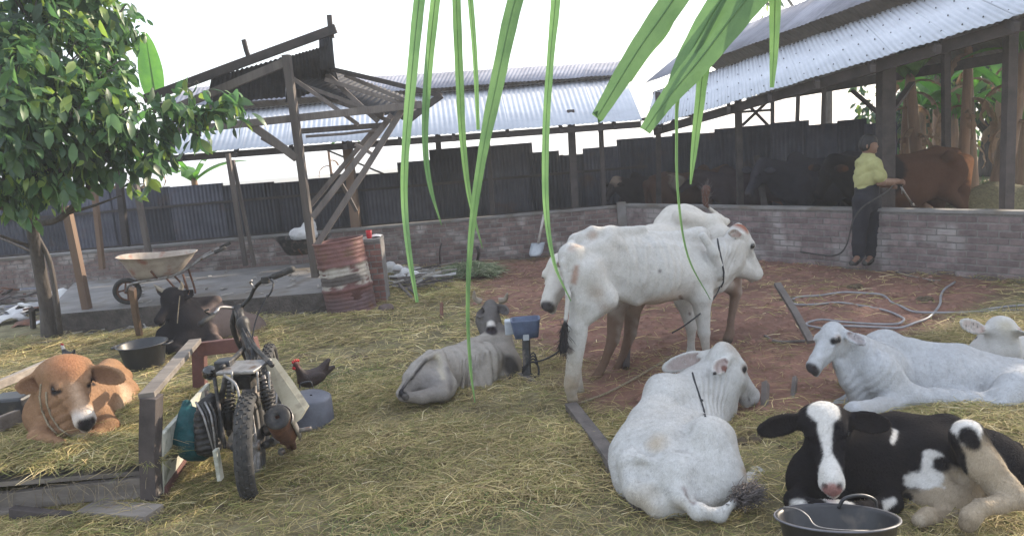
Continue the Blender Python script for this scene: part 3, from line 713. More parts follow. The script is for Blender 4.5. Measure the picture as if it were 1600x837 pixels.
for (xa, xb, yt) in xs:
    Y0 = 14.6 - (xa - 1010) * .0056; Y1 = 14.6 - (xb - 1010) * .0056; dy = -(xb - xa) * .083
    p0 = P(xa, yt - dy / 2, Y0); p1 = P(xb + 2, yt + dy / 2, Y1); b0 = p0.copy(); b1 = p1.copy(); b0[2] = b1[2] = 0
    corr('fence_sheet', b0, b1, p0, p1, M['fence'], t, rows=4)
# ------------------------------------------------------------------ ruined timber frame (left)
t = thing('timber_frame', 'leaning ruined timber frame with a scrap of dark roofing over the cement slab', 'shelter', (-3.0, 9.4, .26))
def bar(a, b, wp, mt='wood', name='beam', th=.05):
    Yv = (a[2] + b[2]) / 2; return MB().beam(P(*a), P(*b), m(wp, Yv), th, up=(0, 1, 0), jit=.003).build(name, M[mt], t, bevel=.003)
p_ = P(486, 372, 9.15); MB().beam(P(447, 85, 9.0), P(495, 432, 9.2), .085, .125, up=(0, 1, 0), jit=.006).build('post', M['wood'], t, bevel=.005)
MB().beam(P(356, 240, 11.0), P(384, 415, 11.0), .055, .08, up=(0, 1, 0)).build('post', M['wood'], t); MB().beam(P(364, 250, 11.1), P(398, 415, 11.1), .04, .06, up=(0, 1, 0)).build('post', M['wood'], t)
MB().beam(P(208, 265, 10.6), P(238, 425, 10.6), .06, .09, up=(0, 1, 0)).build('post', M['wood'], t)
MB().beam(P(104, 322, 9.25), P(138, 492, 9.2), .09, .09, up=(0, 1, 0), jit=.004).build('post', M['wood_orange'], t)
MB().beam(P(147, 292, 10.8), P(160, 420, 10.8), .06, .08, up=(0, 1, 0)).build('post', M['wood_orange'], t)
for a, b, wp, mm in (((225, 155, 9.3), (524, 45, 9.1), 13, 'wood_dark'), ((250, 178, 9.8), (446, 98, 9.0), 12, 'wood'), ((250, 207, 9.0), (660, 163, 9.2), 11, 'wood'), ((470, 205, 9.5), (600, 195, 9.6), 8, 'wood'), ((478, 214, 9.4), (595, 203, 9.5), 4, 'wood'),
                     ((384, 190, 9.1), (464, 247, 9.05), 12, 'wood'), ((410, 215, 9.6), (470, 250, 9.6), 7, 'wood'),
                     ((494, 385, 9.0), (632, 166, 9.3), 9, 'wood'), ((488, 340, 9.1), (612, 180, 9.4), 9, 'wood'), ((485, 322, 9.4), (590, 195, 9.6), 7, 'wood'),
                     ((500, 105, 9.9), (590, 190, 9.2), 7, 'wood'), ((520, 108, 9.5), (690, 150, 9.3), 7, 'wood_dark'), ((508, 125, 9.5), (640, 165, 9.4), 6, 'wood'), ((470, 132, 9.4), (600, 180, 9.3), 6, 'wood'),
                     ((500, 150, 9.7), (612, 190, 9.3), 6, 'wood'), ((540, 118, 9.6), (660, 168, 9.3), 6, 'wood'), ((455, 120, 9.3), (560, 195, 9.3), 6, 'wood'), ((636, 190, 9.2), (690, 148, 9.2), 10, 'wood_dark'), ((530, 280, 9.3), (557, 330, 9.4), 5, 'wood'), ((555, 225, 9.35), (580, 240, 9.3), 5, 'wood'),
                     ((380, 62, 9.3), (390, 95, 9.3), 6, 'wood_dark'), ((515, 24, 9.2), (519, 60, 9.2), 7, 'wood_dark')):
    bar(a, b, wp, mm)
corr('roof_sheet', P(322, 165, 10.6), P(446, 152, 10.4), P(330, 122, 9.7), P(447, 88, 9.4), M['tar'], t)
corr('roof_sheet', P(446, 160, 10.3), P(530, 130, 10.0), P(448, 90, 9.3), P(512, 70, 9.2), M['tar'], t)
corr('side_sheet', P(500, 108, 9.3), P(524, 108, 9.2), P(498, 52, 9.3), P(518, 46, 9.2), M['tar'], t, pitch=.05)
corr('roof_sheet', P(450, 135, 9.6), P(640, 190, 9.5), P(520, 108, 10.1), P(660, 160, 9.9), M['tar'], t)
# ------------------------------------------------------------------ drum
def drum():
    base = G(551, 486); top = P(527, 372, base[1] + .02); ax = nrm(top - base); Hh = .90; r = .30
    t = thing('oil_drum', 'dented rusty red and cream oil drum leaning beside the timber post', 'drum', base)
    prof = [(r * .97, .0), (r + .006, .006), (r + .006, .018), (r, .026)]
    for i in range(1, 60):
        z = .026 + i * (Hh - .05) / 60
        rr = r + .0035 * math.sin(z * 2 * PI / .048) * (0 if abs(z - .31) < .04 or abs(z - .61) < .04 else 1)
        if abs(z - .31) < .02 or abs(z - .61) < .02: rr = r + .012
        prof.append((rr, z))
    prof += [(r, Hh - .025), (r + .008, Hh - .015), (r + .008, Hh), (r - .004, Hh), (r - .006, Hh - .02)] + [(r - .01, Hh - .3), (r - .01, .04), (.01, .03)]
    mb = MB().lathe(base, prof, 48, ax, wob=.02)
    v = np.array(mb.v); q = v - base; z = q @ ax
    # dents
    for (pp_, rr_, dd) in ((P(500, 430, base[1] - .2), .14, .03), (P(560, 460, base[1] - .28), .10, .02), (P(580, 400, base[1] - .1), .12, .025)):
        dist = np.sqrt(((v - pp_) ** 2).sum(1)); amt = np.exp(-(dist / rr_) ** 2) * dd; rad = q - np.outer(z, ax); v = v - nrmrows(rad) * amt[:, None]
    n = noi(v, 9); n2 = noi(v, 26, 3)
    c = np.tile(V3((.17, .08, .074)), (len(v), 1)) * (1 + .22 * n + .2 * n2)[:, None]
    band = np.clip((.13 + .03 * n - np.abs(z - .46)) / .012, 0, 1)[:, None]
    patch = np.clip((n2 * .8 + n * .5 + .5) * 4, 0, 1)[:, None]
    c = c * (1 - band * patch) + V3((.42, .385, .34)) * band * patch
    mid = (np.clip((.055 - np.abs(z - .43 + .02 * n)) / .006, 0, 1) * np.clip(.5 + 6 * noi(v, 5, 8), 0, 1))[:, None]; c = c * (1 - mid) + V3((.09, .075, .07)) * mid
    lower = (np.clip((.27 - z) / .05, 0, 1) * np.clip(noi(v, 4, 5) * 3, 0, 1))[:, None]; c = c * (1 - lower * .7) + V3((.12, .085, .09)) * lower * .7
    ru = np.clip(n2 * 3 - 1.2, 0, 1)[:, None]; c = c * (1 - ru) + V3((.16, .085, .055)) * ru
    M['drum'] = mat('painted_rusty_drum', (1, 1, 1), (.7, .68, .66), .6, .15, nscale=14, bump=.3, bscale=50, vcol=True)
    mk('shell', v, mb.f, M['drum'], t, True, np.clip(c, .02, .8))
    return t
drum()
# red cup and cloth on the pillar
px_ = P(577, 366, 9.38); MB().lathe((px_[0], 9.36, .836), [(.03, 0), (.036, .05), (.04, .1), (.036, .1), (.02, .02)], 16, cap=False).build('red_pot', M['red'], None, True); tag(bpy.data.objects['red_pot'], 'small bright red pot standing on the brick pillar', 'pot')
def crumple(name, c, sx, sy, hz, mt, label, cat, seed=0, rz=0, tilt=(0, 0), res=18, group=None, thick=.004):
    u = np.linspace(-1, 1, res); U, Vv = np.meshgrid(u, u, indexing='ij'); p = np.stack([U.ravel(), Vv.ravel(), 0 * U.ravel()], 1)
    z = hz * (np.clip(1 - (U ** 2 + Vv ** 2) * .55, 0, 1).ravel() + .28 * noi(p * 2.2, 1.5, seed) + .12 * noi(p, 6, seed))
    wob = 1 + .12 * noi(p, 2, seed + 3); x = U.ravel() * sx * wob; y = Vv.ravel() * sy * wob
    R2 = np.array([[math.cos(rz), -math.sin(rz)], [math.sin(rz), math.cos(rz)]]); xy = np.stack([x, y], 1) @ R2.T
    v = np.stack([xy[:, 0] + c[0], xy[:, 1] + c[1], np.maximum(z, -.0) + c[2] + x * tilt[0] + y * tilt[1]], 1)
    i = np.arange(res * res).reshape(res, res); f = np.stack([i[:-1, :-1], i[1:, :-1], i[1:, 1:], i[:-1, 1:]], -1).reshape(-1, 4)
    o = mk(name, v, f, mt, None, True); s_ = o.modifiers.new('solid', 'SOLIDIFY'); s_.thickness = thick; tag(o, label, cat, group); return o
crumple('paper_scrap', (px_[0] + .06, 9.46, .845), .09, .1, .02, M['white_cloth'], 'scrap of white paper beside the red pot', 'paper', 2)
# ------------------------------------------------------------------ wheelbarrows
def wheelbarrow(c, ang, label, tray_mt, s=1.0, legs=True, name='wheelbarrow', cat='wheelbarrow'):
    t = thing(name, label, cat, c); R_ = frame((math.cos(ang), math.sin(ang), 0), (0, 0, 1)); T = lambda x, y, z: V3(c) + R_ @ (V3((x, y, z)) * s)
    v = []; f = []; n = 32
    for (k, (lx, ly, z, xo)) in enumerate(((.22, .17, .30, .05), (.30, .22, .36, .03), (.40, .30, .50, 0), (.46, .34, .58, 0), (.475, .355, .582, 0), (.455, .335, .576, 0), (.385, .285, .49, 0), (.2, .15, .315, .05))):
        for j in range(n):
            a = 2 * PI * j / n; e = .7; cx = math.copysign(abs(math.cos(a)) ** e, math.cos(a)); cy = math.copysign(abs(math.sin(a)) ** e, math.sin(a))
            v.append(T(xo + lx * cx, ly * cy, z + (.05 if cx > 0 else .0) * cx * (z - .3) * 3))
    for k in range(7):
        for j in range(n): f.append((k * n + j, k * n + (j + 1) % n, (k + 1) * n + (j + 1) % n, (k + 1) * n + j))
    f += [tuple(range(n - 1, -1, -1)), tuple(7 * n + j for j in range(n))]
    mk('tray', v, f, tray_mt, t, True)
    for sd in (-1, 1):
        if name == 'wheelbarrow': MB().tube(spline([T(.42, sd * .05, .17), T(.3, sd * .17, .28), T(-.2, sd * .22, .33), T(-.55, sd * .26, .50), T(-.82, sd * .27, .60)], 5), .016 * s, 8).build('handle', M['steel'], t, True)
        if name == 'wheelbarrow': MB().tube([T(-.72, sd * .27, .565), T(-.86, sd * .27, .615)], .021 * s, 8).build('grip', M['rubber'], t, True)
        if legs: MB().tube(spline([T(-.1, sd * .2, .30), T(-.28, sd * .22, .02), T(-.34, sd * .22, .02), T(-.30, sd * .22, .33)], 4), .013 * s, 8).build('leg', M['rust'], t, True)
        MB().tube([T(.0, sd * .2, .30), T(.05, sd * .27, .42)], .012 * s, 6).build('bracket', M['rust'], t, True)
    wc = T(.42, 0, .17); ax = R_[:, 1]
    if name == 'wheelbarrow': wheel(t, wc, ax, .17 * s, .045 * s, M['rubber'], M['rust'], spokes=4, name='wheel')
    return t
def wheel(parent, c, ax, R, tw, tyre_m, rim_m, spokes=0, name='wheel', knobs=0, hub=.03):
    c = V3(c); ax = nrm(ax); prof = []
    for i in range(13):
        a = 2 * PI * i / 12; prof.append((R - tw * .62 + tw * .62 * math.cos(a), tw * math.sin(a)))
    w_ = MB().lathe(c, prof, 40, ax); ty = w_.build('tyre' if False else name, tyre_m, parent, True)
    rim = MB().lathe(c, [(R - tw * 1.1, -tw * .6), (R - tw * 1.45, -tw * .35), (R - tw * 1.45, tw * .35), (R - tw * 1.1, tw * .6), (R - tw * 1.2, tw * .5), (R - tw * 1.2, -tw * .5), (R - tw * 1.1, -tw * .6)], 36, ax)
    rim.build('rim', rim_m, ty, True)
    e1 = nrm(np.cross(ax, (0, 0, 1))); e2 = np.cross(ax, e1); sp = MB()
    for i in range(spokes):
        a = 2 * PI * i / spokes; d = e1 * math.cos(a) + e2 * math.sin(a); a2 = a + (.35 if i % 2 else -.35); d2 = e1 * math.cos(a2) + e2 * math.sin(a2); o_ = ax * hub * (1 if i % 2 else -1)
        sp.tube([c + d2 * hub + o_, c + d * (R - tw * 1.2)], .0022 if spokes > 8 else .012, 5)
    if spokes: sp.build('spokes', rim_m, ty)
    MB().lathe(c - ax * hub * 1.6, [(.01, 0), (hub, 0), (hub, hub * .5), (hub * .6, hub * .7), (hub * .6, hub * 2.5), (hub, hub * 2.7), (hub, hub * 3.2), (.01, hub * 3.2)], 16, ax).build('hub', rim_m, ty, True)
    if knobs:
        kb = MB()
        for i in range(knobs):
            a = 2 * PI * i / knobs; d = e1 * math.cos(a) + e2 * math.sin(a); tg = np.cross(ax, d)
            for q, off in ((-.62, .5), (.62, 0), (-.22, 0), (.22, .5)):
                a_ = a + off * 2 * PI / knobs; d = e1 * math.cos(a_) + e2 * math.sin(a_); tg = np.cross(ax, d)
                rr = R - tw * .62 + tw * .62 * math.sqrt(max(0, 1 - q * q)) + .001
                ctr = c + d * rr + ax * q * tw; kb.beam(ctr - tg * R * .034, ctr + tg * R * .034, tw * .30, .012, up=d + ax * q * .9)
        kb.build('tread', tyre_m, ty)
    return ty
M['tray'] = mat('dusty_enamel_tray', (.46, .40, .34), (.30, .25, .21), .6, .2, nscale=7, bump=.15, bscale=50, dirt=((.30, .15, .11), 6, .58))
gp = G(250, 462, .26)
wheelbarrow((-4.5, 9.4, .26), math.radians(194), 'pale dented wheelbarrow standing on the cement slab beside the horned black cow', M['tray'], 1.0)
wheelbarrow((-3.05, 10.9, .26), math.radians(185), 'dark metal tray on legs holding a white sack behind the timber post', M['dark_metal'], .85, name='feed_tray', cat='tray')
S = Sculpt(); cc = V3((-3.0, 10.85, .80)); S.ell(cc, (.19, .17, .11), k=.03); S.ell(cc + (.08, 0, .11), (.10, .1, .10), k=.05); S.ell(cc + (-.13, 0, .03), (.09, .1, .07), k=.04); S.cap(cc + (.08, 0, .18), cc + (.13, 0, .25), .035, .06, .02)
v, q = S.mesh(.015); v = v + .022 * nrmrows(v - cc) * (np.abs(noi(v, 16)) + .4 * noi(v, 40))[:, None]; tag(mk('feed_sack', v, q, M['white_cloth'], None, True), 'lumpy white sack lying in the dark feed tray', 'sack')
# ------------------------------------------------------------------ basins and bucket
def basin(c, r, h, label, mt, flip=False, handles=True, cat='basin', wall=.006, ax=(0, 0, 1), taper=.78, ringh=None):
    c = V3(c); ax = nrm(ax); t = thing('rubber_basin', label, cat, c)
    if not flip: prof = [(.01, 0), (r * taper * .95, 0), (r * taper, .01), (r * .97, h * .93), (r * .99, h * .95), (r * 1.06, h * .96), (r * 1.07, h), (r * 1.0, h), (r * .97, h * .95), (r * taper - wall, .02), (.01, .012)]
    else: prof = [(r * 1.07, 0), (r * 1.06, h * .05), (r * .99, h * .06), (r * .97, h * .1), (r * taper + .01, h * .93), (r * taper * .95, h * .98), (r * .4, h), (.01, h * .99)]
    MB().lathe(c, prof, 40, ax, wob=.015).build('shell', mt, t, True)
    if handles:
        for sd in (-1, 1):
            a0 = nrm(np.cross(ax, (0, 1, 0))) * sd; zz = h * .93 if not flip else h * .1
            hb = c + ax * zz + a0 * r * 1.0; tt = nrm(np.cross(ax, a0)); MB().tube(spline([hb - tt * .07, hb + a0 * .05 - tt * .05, hb + a0 * .055 + tt * .05, hb + tt * .07], 4), .009, 8).build('handle', mt, t, True)
    return t
basin(G(228, 572), .225, .24, 'black rubber basin standing below the black horned cow', M['black_plastic'])
M['greyb'] = mat('dusty_grey_basin', (.10, .105, .13), (.055, .058, .075), .5, nscale=7, bump=.2, bscale=40, spec=.5)
t = basin(G(487, 663), .17, .23, 'upturned dusty grey basin beside the motorcycle', M['greyb'], flip=True, handles=False, ax=(.12, -.05, 1))
mbh = P(475, 605, 5.1); MB().tube(spline([mbh + (-.03, 0, 0), mbh + (-.02, 0, .03), mbh + (.05, 0, .04), mbh + (.06, 0, 0)], 4), .006, 6).build('handle', M['black_plastic'], t, True)
def bucket():
    c = P(1306, 806, 2.86); r = m(97, 2.86); ax = nrm((.04, .27, 1)); h = .30; base = c - ax * h
    t = thing('bucket', 'wide black rubber bucket with wire handle right in front of the calf', 'bucket', base)
    MB().lathe(base, [(.01, 0), (r * .74, 0), (r * .76, .01), (r * .95, h * .95), (r * 1.0, h * .97), (r * 1.02, h), (r * .965, h), (r * .93, h * .95), (r * .73, .02), (.01, .012)], 56, ax, wob=.01).build('shell', M['black_plastic'], t, True)
    e1 = nrm(np.cross(ax, (0, 1, 0))); e2 = np.cross(ax, e1); rim = [base + ax * (h - .003) + (e1 * math.cos(a) + e2 * math.sin(a)) * r * 1.015 for a in np.linspace(0, 2 * PI, 49)]; MB().tube(rim, .004, 6, cap=False).build('rim_ring', M['greyb'], t, True)
    MB().tube(spline([P(1225, 791, 2.95), P(1247, 795, 2.87), P(1262, 805, 2.83), P(1278, 822, 2.76), P(1330, 828, 2.7), P(1390, 826, 2.76), P(1402, 812, 2.86)], 6), .003, 6).build('wire_handle', M['steel'], t, True)
    MB().tube(spline([P(1310, 793, 3.03), P(1320, 778, 3.03), P(1345, 773, 3.04), P(1366, 780, 3.04), P(1370, 795, 3.03)], 5), .008, 8).build('rear_handle', M['black_plastic'], t, True)
bucket()
# ------------------------------------------------------------------ blue water bowl on a post
t = thing('water_bowl', 'blue plastic water bowl on a dark post between the grey cow and the white cow', 'drinker', G(822, 590))
Yb = 5.85
v = []; 
for (z, e) in ((0, .82), (.5, .93), (.92, 1.0), (1, 1.04), (1.0, .94), (.6, .9)):
    for k in range(24):
        a = 2 * PI * k / 24; cx = math.copysign(abs(math.cos(a)) ** .35, math.cos(a)); sy = math.copysign(abs(math.sin(a)) ** .35, math.sin(a))
        cc = P(823, 529, Yb) + V3((0, 0, .02)); v.append(cc + V3((cx * .118 * e, sy * .085 * e, z * .15)))
f = [(k * 24 + j, k * 24 + (j + 1) % 24, (k + 1) * 24 + (j + 1) % 24, (k + 1) * 24 + j) for k in range(5) for j in range(24)] + [tuple(range(23, -1, -1)), tuple(5 * 24 + j for j in range(24))]
mk('bowl', v, f, M['blue_plastic'], t, True)
MB().box(P(800, 510, 5.98), .12, .10, .12).build('float_box', M['grey_plastic'], t, bevel=.01)
MB().beam(G(824, 592), P(822, 528, Yb), .06, .06).build('post', M['dark_metal'], t, bevel=.004)
MB().box(P(822, 527, 5.78), .05, .01, .05).build('bracket', M['grey_plastic'], t, bevel=.004)
MB().beam(P(812, 584, 5.8), P(852, 606, 5.5), .05, .03).build('foot_board', M['wood'], t)
for k in range(4): MB().tube(spline([P(816, 574 + k * 3, 5.74), P(833, 565 - 5 * k, 5.72), P(842, 575 + 2 * k, 5.72), P(838, 588, 5.72), P(822, 588 - 3 * k, 5.74)], 4), .007, 6).build('rope_turn', M['rope'], t, True)
tr = MB().tube(spline([P(826, 566, 5.75), P(845, 563, 5.55), P(862, 556, 5.3), P(878, 545, 5.0)], 6), .007, 6).build('tether_rope', M['rope'], None, True); tag(tr, 'black tether rope running from the water bowl post to the white cow', 'rope')
# ------------------------------------------------------------------ stakes, planks, timber, sticks
def lone(name, a, b, wd, ht, mt, label, cat, bevel=.003, jit=.003, group=None, up=(0, 1, 0)):
    o = MB().beam(a, b, wd, ht, up=up, jit=jit).build(name, M[mt], None, bevel=bevel); tag(o, label, cat, group); return o
lone('wooden_stake', P(206, 450, 7.65), G(220, 532), .06, .05, 'wood_orange', 'short pale wooden stake leaning beside the black basin', 'stake')
lone('leaning_board', P(1215, 443, 6.6), P(1268, 534, 5.9), .06, .035, 'wood', 'narrow board leaning down toward the white calf on the right', 'board')
lone('kerb_timber', G(895, 645) + (0, 0, .02), G(1003, 800) + (0, 0, .035), .085, .12, 'wood', 'long weathered timber on the ground beside the foreground white cow', 'timber', up=(0, 0, 1))
lone('wooden_stake', P(1003, 765, 3.45), G(1003, 800), .045, .035, 'wood_dark', 'short dark stake at the near end of the long timber', 'stake')
lone('wooden_stake', P(982, 520, 6.2), G(978, 575) , .045, .045, 'wood_dark', 'dark stake behind the legs of the standing white cow', 'stake')
lone('wooden_stake', P(689, 474, 8.3), G(691, 500), .035, .035, 'rust', 'short rusty stake in the red soil left of the horned grey cow', 'stake')
lone('wooden_stake', P(1197, 598, 5.0), G(1194, 640), .045, .04, 'wood', 'stub of wood in the soil right of the foreground white cow', 'stake')
lone('wooden_stake', P(1242, 590, 5.1), G(1240, 625), .03, .03, 'wood', 'pale split stub between the foreground cow and the white calf', 'stake')
lone('wooden_stake', P(49, 482, 8.9), G(52, 512), .05, .05, 'wood_dark', 'short brown stake left of the tree trunk', 'stake')
lone('log', G(45, 547) + (0, 0, .03), G(98, 540) + (0, 0, .03), .10, .08, 'wood_dark', 'dark plank lying at the foot of the tree', 'log', up=(0, 0, 1))
def stick(pts, r, label, mt='wood', cat='stick', name='stick', group=None):
    o = MB().tube(spline(pts, 4), r, 6).build(name, M[mt], None, True); tag(o, label, cat, group); return o
stick([G(1400, 427) + (0, 0, .02), G(1425, 436) + (0, 0, .03), G(1460, 441) + (0, 0, .02), G(1470, 437)], .011, 'pale crooked stick on the ground near the man')
stick([G(1195, 528) + (0, 0, .02), G(1215, 537) + (0, 0, .02), G(1258, 536) + (0, 0, .02)], .013, 'pale stick lying left of the leaning board')
stick([G(905, 632) + (0, 0, .01), G(950, 615) + (0, 0, .01), G(1000, 590) + (0, 0, .02), G(1050, 560) + (0, 0, .02)], .009, 'thin rope trailing over red soil from the white cow hoof', 'rope_tan', 'rope', 'ground_rope')
stick([G(475, 740) + (0, 0, .04), G(560, 700) + (0, 0, .04)], .004, 'long pale straw stalk lying in the foreground', 'wood_orange', 'stalk', 'stalk')
# shovel
t = thing('shovel', 'shovel with pale blade leaning on the back brick wall', 'shovel', G(838, 402))
MB().tube([P(850, 335, 11.72), P(841, 380, 11.62)], .021, 8).build('handle', M['wood_pale'], t, True)
v = []; 
for i in range(7):
    u = i / 6; wv = .11 * (1 if u < .7 else (1 - ((u - .7) / .3) ** 2 * .3))
    for j in range(5): s_ = (j - 2) / 2; a = lerp(P(841, 379, 11.7), P(836, 400, 11.6), u); v.append(a + (s_ * wv, -.03 + .03 * abs(s_), 0))
f = [(i * 5 + j, i * 5 + j + 1, (i + 1) * 5 + j + 1, (i + 1) * 5 + j) for i in range(6) for j in range(4)]
o = mk('blade', v, f, M['grey_plastic'], t, True); o.modifiers.new('s', 'SOLIDIFY').thickness = .004
# hose coil and the man's hose
def hose(name, pts, r, label, zo=.018):
    pts = [G(*p) + (0, 0, zo + .006 * (i % 2)) for i, p in enumerate(pts)]; o = MB().tube(spline(pts, 6), r, 8).build(name, M['hose'], None, True); tag(o, label, 'hose'); return o
hose('hose', [(1492, 443), (1476, 455), (1470, 465), (1468, 480), (1452, 498), (1430, 508), (1405, 515), (1370, 515), (1320, 512), (1285, 516)], .011, 'grey hose curving up toward the man side of the coil')
hose('hose', [(1640, 486), (1560, 489), (1500, 491), (1450, 492), (1425, 489), (1408, 482), (1392, 474), (1378, 464), (1345, 460), (1315, 460), (1280, 464), (1250, 467), (1235, 473), (1245, 479), (1275, 478), (1310, 476), (1345, 480), (1385, 489), (1408, 498), (1412, 504), (1400, 509), (1365, 510), (1320, 506), (1285, 503), (1264, 506), (1262, 512), (1285, 516)], .011, 'grey lilac hose coiled on the soil behind the white calf')
hose('hose', [(1205, 386), (1240, 390), (1290, 400), (1320, 408)], .012, 'thin pale hose along the foot of the brick wall behind the man'); hose('hose', [(1195, 400), (1250, 398), (1300, 410), (1350, 415)], .012, 'thin pale hose lying in front of the leaning pole')
hose('hose', [(1640, 478), (1580, 482), (1530, 488)], .012, 'short length of dark hose at the right edge')
# ------------------------------------------------------------------ rubbish heaps
GRP = 'rubbish heaped by the slab'
for i, (px, py, sx, sy, hz, mt_, lb) in enumerate(((30, 460, .5, .3, .22, 'zinc_old', 'grey crumpled metal sheet leaning on the rubbish heap'), (50, 478, .35, .25, .12, 'white_cloth', 'pale tarpaulin fold on the rubbish heap'), (15, 480, .28, .2, .1, 'cement', 'grey cardboard piece at the left frame edge'), (92, 470, .26, .2, .22, 'white_cloth', 'whitish bulging sack just right of the tree trunk'),
        (12, 497, .22, .16, .12, 'white_cloth', 'small cream sack at the left edge of the yard'), (40, 500, .2, .13, .05, 'rust', 'brown torn scrap below the tarpaulin'), (55, 437, .25, .2, .14, 'brick_red', 'broken red rubble at the top of the rubbish heap'), (70, 497, .12, .08, .04, 'white_cloth', 'thin white scrap at the foot of the tree'))):
    g_ = G(px, py + 6); crumple('scrap', (g_[0], g_[1], .0), sx, sy, hz, M[mt_], lb, 'scrap', i * 3 + 1, rz=i, res=16)
for i, (px, py, r_) in enumerate(((190, 508, .06), (202, 512, .045), (215, 516, .04), (345, 483, .05), (603, 489, .09), (340, 480, .03), (462, 478, .05))):
    S = Sculpt(); c = G(px, py) + (0, 0, r_ * .5); S.ell(c, (r_, r_ * .8, r_ * .7)); S.ell(c + (r_ * .5, 0, r_ * .2), (r_ * .6, r_ * .6, r_ * .5)); v, q = S.mesh(r_ / 7); v = v + nrmrows(v - c) * (r_ * .12 * noi(v, 30))[:, None]
    tag(mk('rubble_lump', v, q, M['cement' if i != 4 else 'brick'], None, True), ['pale lump below the slab edge, left of the stake', 'smaller pale lump right of the first by the slab edge', 'pale lump touching the wooden stake', 'small stone below the slab near the motorcycle handlebar', 'brownish stone at the foot of the rusty drum', 'tiny stone by the slab behind the motorcycle', 'white stone below the slab left of the drum'][i], 'stone')
# debris pile right of pillar
t = thing('branch_pile', 'pile of pale sticks and scraps beside the brick pillar', 'pile', G(650, 455))
rr = random.Random(3)
for i in range(85):
    a = G(610 + rr.random() * 75, 432 + rr.random() * 25) + (0, 0, .03 + rr.random() * .14); an = rr.uniform(-.6, .6) + (PI if rr.random() < .3 else 0); ln = rr.uniform(.15, .5)
    b = a + V3((math.cos(an) * ln, math.sin(an) * ln * .8, rr.uniform(-.12, .05))); b[2] = max(b[2], .02)
    (MB().beam(a, b, rr.uniform(.015, .045), rr.uniform(.012, .03), jit=.008)).build('branch', M[rr.choice(['wood_pale', 'wood', 'white_cloth', 'wood_dark', 'wood_pale', 'wood_h'])], t)
for a, b in (((655, 428), (705, 456)), ((625, 455), (645, 470)), ((640, 462), (658, 468))): MB().tube([G(*a) + (0, 0, .10), G(*b) + (0, 0, .03)], .022, 6).build('branch', M['wood'], t, True)
for i in range(4): 
    g_ = G(612 + i * 12, 430 + i * 6); S = Sculpt(); S.ell(g_ + (0, 0, .14), (.09, .07, .09)); S.ell(g_ + (.05, 0, .06), (.08, .07, .06)); v, q = S.mesh(.015); v = v + .014 * nrmrows(v - g_) * noi(v, 30)[:, None]; mk('scrap', v, q, M['white_cloth'], t, True)
# cut grass heap at the wall
def heapz(cx, cy, rx, ry, hz): return lambda x, y: gheight(x, y) + hz * np.clip(1 - ((x - cx) / rx) ** 2 - ((y - cy) / ry) ** 2, 0, 1)
g_ = G(735, 432)
o = blades('cut_grass_heap', 2600, (g_[0] - .45, g_[0] + .45, g_[1] - .3, g_[1] + .4), lambda x, y: (((x - g_[0]) / .45) ** 2 + ((y - g_[1]) / .4) ** 2 < 1), (.08, .25), (.006, .014), lambda x, y, n: np.array([(.18, .24, .12), (.28, .32, .18), (.42, .42, .28), (.13, .17, .09)])[rng.integers(0, 4, n)] * rng.uniform(.7, 1.1, n)[:, None], (0, .05), .5, .5, heapz(g_[0], g_[1], .45, .4, .14)); tag(o, 'heap of cut green fodder against the back brick wall', 'fodder', kind='stuff')
stick([G(688, 418), P(687, 392, 11.3), P(690, 380, 11.3)], .012, 'thin upright twig standing by the fodder heap', 'wood_dark'); stick([G(745, 412), P(748, 395, 11.4), P(745, 385, 11.4)], .025, 'dark stump of a branch behind the fodder heap', 'wood_dark')
# soil clods over the red earth
mb = MB(); 
for i in range(3200):
    x = rng.uniform(-.8, 5.4); y = rng.uniform(4.3, 11.6)
    if dirtmask(np.array([x]), np.array([y]))[0] < .6: continue
    r_ = rng.uniform(.006, .03) * (1.5 if rng.uniform() < .08 else 1); z = float(gheight(np.array([x]), np.array([y]))[0]); b = len(mb.v)
    pts = [(math.cos(a) * r_ * rng.uniform(.7, 1.2), math.sin(a) * r_ * rng.uniform(.7, 1.2)) for a in np.linspace(0, 2 * PI, 6, endpoint=False)]
    mb.add([(x + p[0], y + p[1], z - .004) for p in pts] + [(x + p[0] * .6, y + p[1] * .6, z + r_ * .6 * rng.uniform(.6, 1)) for p in pts], [(i_, (i_ + 1) % 6, 6 + (i_ + 1) % 6, 6 + i_) for i_ in range(6)] + [(6, 7, 8, 9, 10, 11)])
M['clod'] = mat('red_clods', (.27, .145, .11), (.15, .085, .065), .95, nscale=3, bump=.4, bscale=60)
tag(mb.build('soil_clods', M['clod'], None, True), 'loose clods of red soil round the standing cows', 'soil', kind='stuff')

